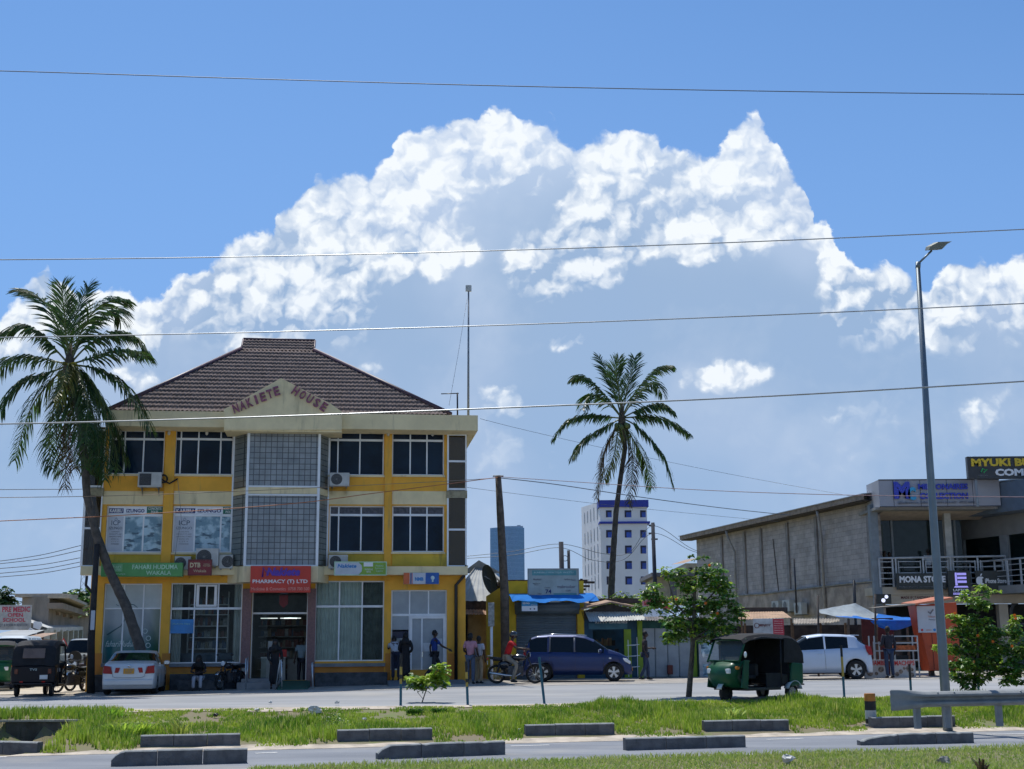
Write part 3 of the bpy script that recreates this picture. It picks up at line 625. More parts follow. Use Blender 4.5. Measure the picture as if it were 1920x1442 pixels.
# ---------------------------------------------------------------- ground sheets
def sheet(name, Xs, ya, yb, ny, off, mat, zf=None, label=None):
    vs, fs = [], []
    nx = len(Xs)
    for X in Xs:
        a, b = ya(X), yb(X)
        for j in range(ny+1):
            Y = a+(b-a)*j/ny; vs.append((X, Y, (zf or G)(X, Y)+off))
    for i in range(nx-1):
        for j in range(ny): fs.append((i*(ny+1)+j, (i+1)*(ny+1)+j, (i+1)*(ny+1)+j+1, i*(ny+1)+j+1))
    mb = MB(); mb.add(vs, fs); o = mb.build(name, mat, None, True); return struct(o)
XS = [-900,-500,-300,-150,-90,-60,-45,-35] + list(np.arange(-30, 30.1, .3)) + [35,45,60,90,150,300,500,900]
XR = [x for x in XS if abs(x) <= 90]
def ground_material():
    m = bpy.data.materials.new('soil_and_grass'); m.use_nodes = True; T = NT(m.node_tree); b = m.node_tree.nodes['Principled BSDF']
    co = T.n('ShaderNodeTexCoord').outputs['Object']; n = T.noise3(co, .35, 6., .65); n2 = T.noise3(co, 4., 6., .7)
    c = T.mix(T.mr(n, .4, .62), (.21, .17, .10, 1), (.15, .19, .05, 1)); c = T.mix(T.mr(n2, .35, .7), c, (.2, .165, .11, 1)); T.put(c, b.inputs[0]); b.inputs['Roughness'].default_value = .95
    bp = T.n('ShaderNodeBump'); bp.inputs['Strength'].default_value = .6; bp.inputs['Distance'].default_value = .03; T.put(n2, bp.inputs['Height']); T.put(bp.outputs[0], b.inputs['Normal']); return m
def asphalt(key, c1, c2, sand):
    m = bpy.data.materials.new(key); m.use_nodes = True; T = NT(m.node_tree); b = m.node_tree.nodes['Principled BSDF']
    co = T.n('ShaderNodeTexCoord').outputs['Object']; s = T.v('MULTIPLY', co, (.25, 1.2, 1)); n = T.noise3(s, .8, 6., .6); n2 = T.noise3(co, 60., 3., .6); n3 = T.noise3(co, .25, 5., .6)
    c = T.mix(T.mr(n, .3, .7), (*c1, 1), (*c2, 1)); c = T.mix(T.mr(n2, .45, .75, 0, .35), c, (.35, .35, .35, 1)); c = T.mix(T.mr(n3, .5, .7, 0., .55), c, (*sand, 1)); T.put(c, b.inputs[0]); b.inputs['Roughness'].default_value = .85
    bp = T.n('ShaderNodeBump'); bp.inputs['Strength'].default_value = .35; bp.inputs['Distance'].default_value = .01; T.put(n2, bp.inputs['Height']); T.put(bp.outputs[0], b.inputs['Normal']); return m
GM = ground_material()
vs, fs = [], []; rows = []
for k in range(len(ROWS)-1):
    n = {0: 4, 1: 14, 2: 3, 3: 4, 4: 26, 5: 6, 6: 4, 7: 6, 8: 8, 9: 6, 10: 8}[k]
    rows += [(k, j/n) for j in range(n)]
rows.append((len(ROWS)-2, 1.))
for X in XS:
    for k, t in rows:
        Y = rowY(k, X)+(rowY(k+1, X)-rowY(k, X))*t; vs.append((X, Y, G(X, Y)))
nr = len(rows)
for i in range(len(XS)-1):
    for j in range(nr-1): fs.append((i*nr+j, (i+1)*nr+j, (i+1)*nr+j+1, i*nr+j+1))
mb = MB(); mb.add(vs, fs); struct(mb.build('ground', GM, None, True))
lin = lambda k, d=0.: (lambda X: rowY(k, X)+d)
AS1 = asphalt('asphalt_near', (.15,.165,.19), (.24,.255,.28), (.36,.33,.28)); AS2 = asphalt('asphalt_far', (.23,.24,.25), (.34,.345,.35), (.42, .39, .34))
SAND = M('pale_sand', (.50, .43, .34), .95, var=.25, sc=2.5, bump=.5); KW = M('kerb_pale', (.55, .54, .5), .8, var=.15, sc=2.)
sheet('near_road', XR, lin(3), lin(4), 4, .006, AS1)
sheet('far_road', XR, lin(5, -.05), lin(6), 6, .006, AS2)
def wob(k, d, amp, fr, ph=0.):
    return lambda X: rowY(k, X)+d+amp*(math.sin(X*fr+ph)+.6*math.sin(X*fr*2.7+1+ph)+.4*math.sin(X*fr*6.1+2+ph))
sheet('sandy_shoulder', XR, lin(4, -.22), wob(4, .28, .12, .9), 1, .011, SAND)
sheet('sandy_shoulder', XR, wob(5, -.5, .14, .7, 2.), lin(5, .12), 2, .014, SAND)
sheet('sandy_shoulder', XR, wob(3, -.1, .08, 1.1, 4.), lin(3, .1), 1, .011, SAND)
sheet('road_edge', XR, lin(6, -.16), lin(6, .04), 1, .016, KW)
# forecourt between the far road and the buildings, side street
PAVE = brick_mat('paving', (.16,.15,.14), (.2,.19,.175), (.1,.1,.1), .4, .2, .006, bump=.2, axes='xz', rough=.9)
FORE = M('forecourt_dust', (.34, .31, .27), .95, var=.3, sc=1.2, bump=.4, stain=((.12,.11,.1), .3, 1.1))
sheet('forecourt', XR, lin(6, .04), lambda X: 53. + .1*X if X > 0 else 53., 10, .012, FORE)
def street(name, pl, w, mat, off):
    mb = MB(); pr = None
    for i, (x, y) in enumerate(pl):
        q = [(x-w/2, y, G(x-w/2, y)+off), (x+w/2, y, G(x+w/2, y)+off)]
        if pr: mb.quad(pr[0], pr[1], q[1], q[0])
        pr = q
    return struct(mb.build(name, mat))
street('side_street', [(-17.0, 43.5), (-19.5, 53), (-24., 66), (-30, 84), (-38, 108), (-48, 140)], 6.5, M('dust_road', (.55,.48,.38), .95, var=.2, sc=1., bump=.4), .02)
# lane marks
LM = M('road_paint', (.75,.75,.72), .7, var=.15, sc=8)
for a, b, y in ((-60, 12, 1422), (478, 520, 1413), (958, 1030, 1399), (1438, 1506, 1386.5), (1850, 1990, 1377)):
    p, q = hit(a, y+ (0 if a < 0 else 1)), hit(b, y-1)
    mb = MB(); h = .05; d = (q-p).normalized(); n = Vector((-d.y, d.x, 0))*h
    mb.quad(*[tuple(v+Vector((0, 0, .012))) for v in (p-n, q-n, q+n, p+n)]); struct(mb.build('lane_marking', LM))
# ---------------------------------------------------------------- kerb blocks
KB = M('kerb_concrete_shaded', (.12,.12,.125), .85, var=.25, sc=5., bump=.4, stain=((.03,.035,.03), .35, 3.)); KT = M('kerb_top_sunlit', (.30,.31,.30), .85, var=.2, sc=5.)  # light put into the colour: sunlit tops paler, shaded faces darker
FK = []; BOL = hit(1634, 1361)
def kerb(x0, x1, y, h, D, n, rough_left, label, near, broken=0.):
    p, q = hit(x0, y[0]), hit(x1, y[1])
    if not near: FK.append((p.x, q.x, p.y))
    L = (q-p).length; ang = math.atan2(q.y-p.y, q.x-p.x); z = min(p.z, q.z)-.02
    t = thing('kerb_block', label, 'kerb', (p.x, p.y, z), ang, 'low concrete kerb blocks along the near road'); sg = L/n
    for k in range(n):
        mb = MB(); a, b = k*sg+.006, (k+1)*sg-.006; hh = h+.02 + random.uniform(-.006, .006)
        nseg = 10; tops = []
        for i in range(nseg+1):
            s = (a+(b-a)*i/nseg); e = 0.
            if rough_left: e = max(0, 1-s/rough_left)**2.2*h*.55
            e += broken*(.5+.5*math.sin(s*9+k))*max(0, random.gauss(0, .6))
            tops.append((s, hh-e))
        for i in range(nseg):
            (s0, h0), (s1, h1) = tops[i], tops[i+1]
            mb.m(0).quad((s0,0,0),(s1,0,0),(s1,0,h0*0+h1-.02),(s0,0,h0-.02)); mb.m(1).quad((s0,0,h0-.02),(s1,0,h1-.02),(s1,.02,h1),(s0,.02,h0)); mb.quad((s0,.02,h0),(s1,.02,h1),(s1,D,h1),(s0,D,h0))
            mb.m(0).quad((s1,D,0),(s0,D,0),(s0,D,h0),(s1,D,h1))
        mb.quad((a,0,0),(a,0,tops[0][1]-.02),(a,.02,tops[0][1]),(a,D,tops[0][1]),(a,D,0)); mb.quad((b,0,0),(b,D,0),(b,D,tops[-1][1]),(b,.02,tops[-1][1]),(b,0,tops[-1][1]-.02))
        mb.build('block', [KB, KT], t)
kerb(207, 464, (1439, 1432), .26, .16, 3, .25, 'kerb of three blocks by the near verge, leftmost of the near row', 1)
kerb(708, 948, (1425, 1416), .25, .16, 3, .3, 'kerb with chipped pale left end on the near verge, under the green sapling', 1, .015)
kerb(1173, 1399, (1408, 1402), .23, .16, 3, .0, 'straight unchipped kerb of three blocks on the near verge', 1)
kerb(1613, 1827, (1399, 1394), .22, .16, 3, 1.3, 'worn kerb with rounded broken left end on the near verge', 1, .03)
for x0, x1, y, l in ((-120, 69, (1413, 1411), 'kerb cut off by the left edge of the photo beyond the near road'), (262, 450, (1402, 1399), 'kerb right of the concrete culvert beyond the near road'), (632, 811, (1391, 1388), 'kerb below the small round bush beyond the near road'),
                      (985, 1153, (1381, 1379), 'kerb in the middle of the far row, below the empty grass'), (1320, 1480, (1372, 1370), 'kerb below the green auto rickshaw beyond the near road'), (1635, 1792, (1366, 1363), 'kerb below the guard rail, beside the striped bollard')):
    kerb(x0, x1, y, .235, .16, 3, 0, l, 0)
# ---------------------------------------------------------------- culvert
q = MB(); cx0, cx1, cy = CULV; cx0 -= .1; cx1 += .55
t = thing('culvert', 'dark stained concrete culvert headwall half buried in tall grass', 'culvert', (0, 0, 0))
wall_grid(q, cx0, cx1, -.35, .40, cy, cy+.2, [(cx0+.65, cx0+1.25, -.35, .0)]); q.build('headwall', M('culvert_concrete', (.065,.065,.065), .9, var=.4, sc=3., bump=.5, stain=((.02,.025,.02), .5, 2.)), t)
q = MB(); q.box(cx0-.15, cx1+.1, cy-.05, cy+.24, .40, .44); q.build('coping', M('coping_pale', (.30,.29,.26), .9, var=.3, sc=4., bump=.5), t)
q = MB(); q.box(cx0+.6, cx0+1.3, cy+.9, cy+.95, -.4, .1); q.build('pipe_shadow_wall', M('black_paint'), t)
# ---------------------------------------------------------------- grass
def blades(name, label, n, ya, yb, X0, X1, hfun, cols, wd=.014, seed=1, trans=.45, lean=.35, keep=None):
    r = np.random.default_rng(seed); X = r.uniform(X0, X1, n*2); s = r.uniform(0, 1, n*2)
    Y = np.array([ya(x)+(yb(x)-ya(x))*t for x, t in zip(X, s)])
    k = np.array([keep(x, y) if keep else True for x, y in zip(X, Y)]); X, Y = X[k][:n], Y[k][:n]; n = len(X)
    Z = np.array([G(x, y) for x, y in zip(X, Y)]); H = np.array([hfun(x, y) for x, y in zip(X, Y)])*r.uniform(.55, 1.25, n)
    a = r.uniform(0, 2*PI, n); la = r.uniform(0, 2*PI, n); ln = r.uniform(.1, 1, n)*lean*H; w = wd*r.uniform(.6, 1.3, n)
    dx, dy = np.cos(a)*w, np.sin(a)*w; lx, ly = np.cos(la)*ln, np.sin(la)*ln
    V = np.empty((n, 5, 3)); z0 = Z-.01
    V[:, 0] = np.stack([X-dx, Y-dy, z0], 1); V[:, 1] = np.stack([X+dx, Y+dy, z0], 1)
    V[:, 2] = np.stack([X+dx*.8+lx*.35, Y+dy*.8+ly*.35, Z+H*.6], 1); V[:, 3] = np.stack([X-dx*.8+lx*.35, Y-dy*.8+ly*.35, Z+H*.6], 1); V[:, 4] = np.stack([X+lx, Y+ly, Z+H*.97], 1)
    me = bpy.data.meshes.new(name); me.vertices.add(n*5); me.vertices.foreach_set('co', V.ravel())
    b = np.arange(n)*5; L = np.stack([b, b+1, b+2, b+3, b+3, b+2, b+4], 1).ravel(); me.loops.add(len(L)); me.loops.foreach_set('vertex_index', L)
    st = np.stack([np.arange(n)*7, np.arange(n)*7+4], 1).ravel(); me.polygons.add(2*n); me.polygons.foreach_set('loop_start', st)
    try: me.polygons.foreach_set('loop_total', np.tile([4, 3], n))
    except Exception: pass
    me.update(calc_edges=True)
    key = name+label[:8]
    m = bpy.data.materials.new(key); m.use_nodes = True; T = NT(m.node_tree); bs = m.node_tree.nodes['Principled BSDF']; co = T.n('ShaderNodeTexCoord').outputs['Object']
    ri = T.n('ShaderNodeNewGeometry').outputs['Random Per Island']; pn = T.mr(T.noise3(co, .9, 6., .7), .40, .60)
    c = T.mix(pn, (*cols[0], 1), (*cols[1], 1)); c = T.mix(T.mr(ri, .6, 1., 0, .8, 'LINEAR'), c, (*cols[2], 1)); T.put(c, bs.inputs[0]); bs.inputs['Roughness'].default_value = .55
    tr = T.n('ShaderNodeBsdfTranslucent'); T.put(c, tr.inputs[0]); mx = T.n('ShaderNodeMixShader'); mx.inputs[0].default_value = trans
    T.put(bs.outputs[0], mx.inputs[1]); T.put(tr.outputs[0], mx.inputs[2]); T.put(mx.outputs[0], m.node_tree.nodes['Material Output'].inputs[0])
    me.materials.append(m); o = bpy.data.objects.new(name, me); COL.objects.link(o); return tag(o, label, 'grass', kind='stuff')
def pn(x, y, s=1.): return .5+.25*math.sin(x*1.3*s+y*.7)+.15*math.sin(x*3.1*s-y*2.3+1)+.1*math.sin(x*7.7*s+y*5.1)
def med_h(x, y):
    d = min(y-rowY(4, x), rowY(5, x)-y); u = (y-rowY(4, x))/5.4
    h = .05+.26*pn(x, y)**1.6; 
    if -8.8 < x < .5 and u > .55: h = .04+.05*pn(x, y)        # mown dry patch by the far road
    if -16 < x < -9 and u > .5: h = .2
    return h*min(1, .25+d*1.3)
def med_keep(x, y):
    if y < CULV[2]+.02 and abs(x-(CULV[0]+CULV[1])/2-.2) < .75: return False
    for a, b, yk in FK:
        if a-.05 < x < b+.05 and y < yk+.18+.25*(x-a): return False
    if pn(x*1.7+3, y*2.1) < .15 or (y-rowY(4, x) < .9 and pn(x*2.3, y*3+x) < .42): return False
    if (x-BOL[0])**2+(y-BOL[1])**2 < .1 or (abs(x-BOL[0]) < .25 and y < BOL[1]): return False
    if -7.5 < x < -1 and (y-rowY(4, x))/5.4 > .6: return pn(x*2, y*2) > .42
    return True
blades('grass', 'bright green grass covering the median bank between the roads', 95000, lin(4, .12), lin(5, -.1), -16, 20, med_h, ((.17,.32,.025), (.40,.54,.055), (.62,.60,.2)), seed=3, keep=med_keep)
blades('grass', 'dry pale short grass on the near verge along the bottom', 60000, lambda X: 17., lambda X: rowY(3, X)-.02, -9, 11, lambda x, y: (.03+.06*pn(x, y, .7)+(.04 if rowY(3, x)-y < .5 else 0)), ((.34,.42,.09), (.28,.42,.06), (.60,.56,.30)), wd=.008, seed=5, lean=1.1,
       keep=lambda x, y: not (x < -4.3 and y > rowY(3, x)-.6-(-4.3-x)*.6))
def tuft(px, py, label, n, h, sp, col, wd=.02, name='grass_tuft', cat='grass tuft', group='tall grass tufts on the median'):
    p = hit(px, py); mb = MB(); r = random.Random(px)
    for _ in range(n):
        a = r.uniform(0, 2*PI); d = r.uniform(0, sp); x, y = math.cos(a)*d, math.sin(a)*d*.6; L = h*r.uniform(.5, 1.1); o = r.uniform(.2, .9)*L*.8; dx, dy = math.cos(a)*o, math.sin(a)*o*.6
        w = Vector((-math.sin(a)*wd, math.cos(a)*wd, 0)); P_ = [Vector((x+dx*f*f, y+dy*f*f, L*(f-.35*f*f*f))) for f in (0, .4, .75, 1)]
        mb.add([P_[0]-w*.6, P_[0]+w*.6, P_[1]-w, P_[1]+w, P_[2]-w*.8, P_[2]+w*.8, P_[3]], [(0,1,3,2), (2,3,5,4), (4,5,6)])
    o = mb.build(name, M('blade_%d_%d' % (col[0]*999, col[1]*999), col, .5, var=.25, sc=6, trans=.5, island=.3)); o.location = (p.x, p.y, p.z-.02)
    return tag(o, label, cat, group)
tuft(232, 1382, 'broad bright yellow green grass tuft right of the culvert', 170, .42, .42, (.42,.58,.07), .018)
tuft(262, 1378, 'leaning bright grass clump beside the culvert tuft', 120, .4, .35, (.40,.56,.07), .016)
tuft(340, 1378, 'thin upright yellow grass stalks above the second far kerb', 60, .5, .4, (.36,.42,.08), .01)
tuft(1372, 1350, 'arching pale grass tuft below the green auto rickshaw', 80, .42, .3, (.48,.6,.14), .014)
tuft(778, 1340, 'dark leafy weed clump under the sapling', 150, .22, .22, (.05,.14,.015), .02)
tuft(822, 1338, 'dark weed clump right of the sapling', 130, .2, .2, (.05,.14,.02), .02)
tuft(205, 1345, 'green grass mound on the culvert edge', 150, .3, .5, (.22,.42,.04), .014)
tuft(1843, 1452, 'brown dead agave stump with dark spikes on the near verge', 26, .36, .07, (.09,.07,.035), .018, 'dead_plant', 'plant', None)
tuft(1640, 1346, 'grass tuft behind the bollard foot', 60, .2, .25, (.12,.25,.03), .012)
# ---------------------------------------------------------------- trees
LEAFG = M('leaf_green', (.12,.24,.045), .4, var=.35, sc=2., trans=.35, island=.45); LEAFY = M('leaf_young', (.32,.46,.05), .4, var=.2, sc=3., trans=.5, island=.3)
LEAFD = M('leaf_dark', (.02,.055,.012), .5, var=.35, sc=2., trans=.25, island=.5); BARK = M('bark', (.10,.085,.065), .9, var=.35, sc=9., bump=.6)
def leafset(mb, c, r, n, size, rnd, flat=.75, orient=None, mat=0, droop=.3):
    mb.m(mat)
    for _ in range(n):
        u = Vector((rnd.gauss(0, 1), rnd.gauss(0, 1), rnd.gauss(0, 1))).normalized()*(rnd.random()**.45); p = Vector(c)+Vector((u.x*r[0], u.y*r[1], u.z*r[2]))
        L = size*rnd.uniform(.6, 1.2); az = rnd.uniform(0, 2*PI) if rnd.random() < .5 else math.atan2(u.y, u.x)+rnd.gauss(0, .6)
        d = Vector((math.cos(az), math.sin(az), rnd.uniform(-.7, .35)-droop*.3)).normalized(); s = d.cross(Vector((rnd.gauss(0, .35), rnd.gauss(0, .35), 1))).normalized(); up = s.cross(d)
        w = L*.3; fold = up*(w*.35)
        mb.add([p, p+d*L*.35+s*w+fold, p+d*L*.8+s*w*.7+fold-up*L*.05, p+d*L-up*L*.12, p+d*L*.8-s*w*.7+fold-up*L*.05, p+d*L*.35-s*w+fold, p+d*L*.5],
               [(0,1,2,6), (2,3,6), (3,4,6), (0,6,4,5)])
def limb(mb, pts, r0, r1, n=8):
    P_ = [Vector(p) for p in pts]; out = []
    for i in range(len(P_)-1):
        for k in range(3): out.append(P_[i].lerp(P_[i+1], k/3))
    out.append(P_[-1]); L = len(out); mb.tube(out, [r0+(r1-r0)*i/(L-1) for i in range(L)], n)
def leafy_tree(label, base, trunk, limbs, clusters, Y, seed, leaf, flowers=(), r0=.07, name='young_tree'):
    rnd = random.Random(seed); b = hit(*base) if len(base) == 2 else onY(base[0], base[2]); Y = b.y if Y is None else Y; t = thing(name, label, 'tree', b)
    def L(px, py, dy=0.): return P(px, py, Y+dy)-b
    mb = MB(); tp = [Vector((0, 0, -.05))]+[L(*q) for q in trunk]; limb(mb, tp, r0, r0*.35, 10)
    for l in limbs: limb(mb, [L(*q) for q in l], r0*.4, .008, 6)
    mb.build('trunk', BARK, t, True)
    cm = MB(); k = Y/FPX
    for c in clusters:
        px, py, rx, ry, n = c[:5]; dy = c[5] if len(c) > 5 else rnd.uniform(-.35, .35); mt = c[6] if len(c) > 6 else 0
        m_ = max(4, int(n/3.4))
        for _ in range(m_):      # rosettes of leaves at twig ends
            u = Vector((rnd.gauss(0,1), rnd.gauss(0,1), rnd.gauss(0,1))).normalized()*rnd.random()**.4
            cc = L(px, py, dy)+Vector((u.x*rx*k, u.y*max(rx, ry)*k*.9, u.z*ry*k)); leafset(cm, cc, (leaf*.55, leaf*.55, leaf*.3), 9, leaf, rnd, mat=mt if rnd.random() < .8 else 1-mt)
    cm.build('crown', [LEAFG, LEAFY], t, True)
    if flowers:
        fo_ = M('flower_orange', (.8,.2,.02), .5, var=.1, trans=.3)
        for px, py in flowers:
            c = L(px, py, -.55); fm = MB()
            for a in range(9):
                an = a*2*PI/9; d = Vector((math.cos(an), -.5, math.sin(an))).normalized(); s = d.cross(Vector((0, 1, 0))).normalized()*.018; fm.add([c, c+d*.03+s*.8, c+d*.05, c+d*.03-s*.8], [(0,1,2,3)])
            fm.build('flower', fo_, t)
    return t
leafy_tree('young broad leaved tree with small orange flowers left of the green auto rickshaw', (1291, 1307), [(1296,1250), (1300,1195), (1302,1120), (1305,1062)],
    [[(1300,1200),(1340,1170),(1375,1140)], [(1300,1190),(1262,1150),(1222,1130)], [(1302,1150),(1340,1110),(1362,1080)], [(1301,1170),(1265,1130),(1250,1080)], [(1300,1200),(1330,1190),(1350,1195)]],
    [(1332,1068,32,16,110), (1345,1092,28,18,120), (1270,1078,26,12,80), (1250,1072,12,8,22,0,1), (1300,1098,40,18,170), (1222,1118,22,14,110), (1205,1142,16,8,60), (1240,1135,25,14,90), (1362,1105,22,16,90),
     (1290,1135,45,20,260), (1345,1135,35,22,200), (1378,1142,18,14,80), (1390,1158,9,8,24), (1262,1165,30,16,170), (1310,1165,40,20,240), (1355,1168,28,18,150), (1280,1190,38,16,190), (1335,1192,38,14,170), (1374,1192,14,10,46), (1256,1198,14,12,50), (1305,1045,26,5,14), (1225,1100,14,8,30)],
    None, 11, .128, [(1323,1131), (1268,1124), (1330,1060), (1281,1168), (1345,1150)], .085)
leafy_tree('bushy orange flowering young tree behind the guard rail', (1826, 1312), [(1826,1290), (1830,1260), (1836,1215), (1832,1160), (1836,1110)],
    [[(1832,1240),(1795,1210),(1765,1215)], [(1834,1230),(1870,1190),(1905,1165)], [(1836,1220),(1800,1180),(1790,1160)], [(1830,1250),(1880,1245),(1925,1250)]],
    [(1850,1105,24,10,60,0,1), (1818,1118,20,12,60,0,1), (1838,1130,22,16,110), (1826,1165,30,14,130), (1795,1160,16,10,60,0,1), (1800,1185,28,14,120), (1850,1190,35,18,220), (1905,1165,14,12,40,0,1), (1895,1185,26,16,120), (1775,1215,22,10,80,0,1), (1760,1216,8,5,14,0,1),
     (1820,1215,40,18,260), (1880,1222,38,18,240), (1800,1245,34,16,170), (1850,1252,45,18,280), (1905,1250,28,20,180), (1925,1215,25,25,150), (1795,1270,20,10,80), (1830,1275,26,9,70), (1890,1275,22,10,70), (1815,1285,12,8,40,-.2), (1930,1275,25,14,80)],
    None, 12, .125, [(1833,1192), (1861,1203), (1897,1212), (1825,1241), (1902,1154), (1904,1160), (1790,1150)], .06)
leafy_tree('small sapling with bright yellow green leaves between two striped posts', (790, 1318), [(797,1300), (803,1284), (812,1268), (822,1256)],
    [[(794,1312),(783,1298),(779,1285)]], [(782,1273,18,8,40,0,1), (800,1276,18,9,46,0,1), (786,1288,14,8,24,0,0), (770,1268,10,5,16,0,1), (826,1254,14,9,34,0,1), (822,1272,10,12,30,0,1), (824,1285,6,7,12,0,0), (812,1268,8,6,10,0,1)], None, 13, .165, (), .016, name='sapling')
def bush(label, px, py, rx, rz, n, leaf, mats, name='bush', seed=1, Y=None, group=None, cat='bush', ry=None, sink=0.):
    b = hit(px, py) if Y is None else Vector((P(px, 1250, Y).x, Y, P(px, py, Y).z)); rnd = random.Random(seed); mb = MB(); k = b.y/FPX; ry = ry or rx
    for _ in range(n//10):
        u = Vector((rnd.gauss(0,1), rnd.gauss(0,1), abs(rnd.gauss(0,1)))).normalized()*rnd.random()**.35
        leafset(mb, Vector((u.x*rx*k, u.y*ry*k, u.z*rz*k-sink)), (leaf*1.3,)*3, 10, leaf, rnd, mat=0 if rnd.random() < .65 else 1)
    o = mb.build(name, mats, None, True); o.location = b; return tag(o, label, cat, group)
bush('small round dark bush in the grass above the middle far kerb', 633, 1368, 26, 30, 420, .06, [LEAFG, LEAFY], seed=4)
# coconut palms
def frond(mb, pts, leafL, rnd, hang=.8, mat=0, width=.021, nl=66, tuck=0.):
    P_ = [Vector(p) for p in pts]
    # Catmull-Rom
    def cr(i, f):
        p = [P_[max(0, min(len(P_)-1, i+k))] for k in (-1, 0, 1, 2)]
        return .5*((2*p[1]) + (-p[0]+p[2])*f + (2*p[0]-5*p[1]+4*p[2]-p[3])*f*f + (-p[0]+3*p[1]-3*p[2]+p[3])*f**3)
    line = [cr(i, f/8) for i in range(len(P_)-1) for f in range(8)]+[P_[-1]]
    n = len(line); mb.m(1).tube(line, [.034*(1-i/(n-1))+.006 for i in range(n)], 5); mb.m(mat)
    tot = sum((line[i+1]-line[i]).length for i in range(n-1))
    for k in range(nl):
        f = .16+.84*k/nl; x = f*(n-1); i = min(n-2, int(x)); p = line[i].lerp(line[i+1], x-i); d = (line[i+1]-line[i]).normalized()
        side = d.cross(Vector((0, 0, 1))); side = side.normalized() if side.length > .15 else Vector((math.cos(k), math.sin(k), 0))
        L = leafL*1.12*(math.sin(PI*min(1, .12+f*.80))**.6)*rnd.uniform(.8, 1.12)
        for s in (-1, 1):
            if rnd.random() < .05: continue
            out = (side*s*.62 + d*.78 + Vector((rnd.gauss(0,.12), rnd.gauss(0,.12), rnd.uniform(-.15,.25)))).normalized()
            tip = out*(1-hang*.55) + Vector((0,0,-1))*hang*.95; tip.normalize()
            a = p+out*L*.38; e = a+(out*.35+tip*.65).normalized()*L*.34; g = e+tip*L*.33; w = (d*.8+Vector((0,0,.3))).normalized()*width*1.5
            mb.add([p-w*.5, p+w*.5, a-w, a+w, e-w*.8, e+w*.8, g], [(0,1,3,2), (2,3,5,4), (4,5,6)])
PF = M('palm_leaf', (.05,.10,.022), .45, var=.3, sc=1.5, trans=.42, island=.4); PFY = M('palm_leaf_yellow', (.20,.20,.03), .45, var=.3, sc=1.5, trans=.35, island=.3)
PFD = M('palm_leaf_dead', (.085,.06,.03), .8, var=.3, sc=2., trans=.2, island=.35); PS = M('palm_stalk', (.10,.12,.03), .5, var=.2); PT = M('palm_bark', (.085,.075,.065), .9, var=.3, sc=6., bump=.8, bsc=14.)
def palm(label, trunk, Y, centre, fronds, leafL, seed, r0=.19, r1=.13, nuts=True, baseY=None):
    rnd = random.Random(seed); b = P(trunk[0][0], trunk[0][1], Y); b.z = G(b.x, Y); t = thing('coconut_palm', label, 'palm tree', b)
    def L(q, dy=0.): return P(q[0], q[1], Y+dy)-b
    mb = MB(); pts = [Vector((0,0,-.1))]+[L(q) for q in trunk[1:]]
    P2 = []
    for i in range(len(pts)-1):
        for k in range(8): P2.append(pts[i].lerp(pts[i+1], k/8))
    P2.append(pts[-1]); n = len(P2); mb.tube(P2, [(r0+(r1-r0)*min(1, i/(n*.6)))*(1+.05*math.sin(i*2.4))*(1.25 if i == 0 else 1) for i in range(n)], 12); mb.build('trunk', PT, t, True)
    c = L(centre)
    for fr in fronds:
        pl, dy, mt, hg = fr; mb = MB(); m_ = len(pl); st = c
        p3 = [st]+[L(q, dy*(i+1)/m_) for i, q in enumerate(pl)]
        frond(mb, p3, leafL, rnd, hg, 0); mb.build('frond', [(PF, PFY, PFD)[mt], PS], t)
    q = MB(); top = c-Vector((0,0,.25)); q.tube([top-Vector((0,0,.6)), top, top+Vector((0,0,.35)), top+Vector((0,0,1.0))], [r1*1.1, r1*1.7, r1*1.3, .04], 10); q.build('crownshaft', M('palm_fibre', (.07,.055,.035), .9, var=.4, sc=8, bump=.5), t, True)
    if nuts:
        for k in range(7):
            a = k*2*PI/7; q = MB(); q.ball(top+Vector((math.cos(a)*.28, math.sin(a)*.28, -.12-.1*(k % 2))), (.11,.11,.14), 10, 8); q.build('coconut', M('coconut_green', (.10,.13,.03), .5, var=.3), t, True)
    return t
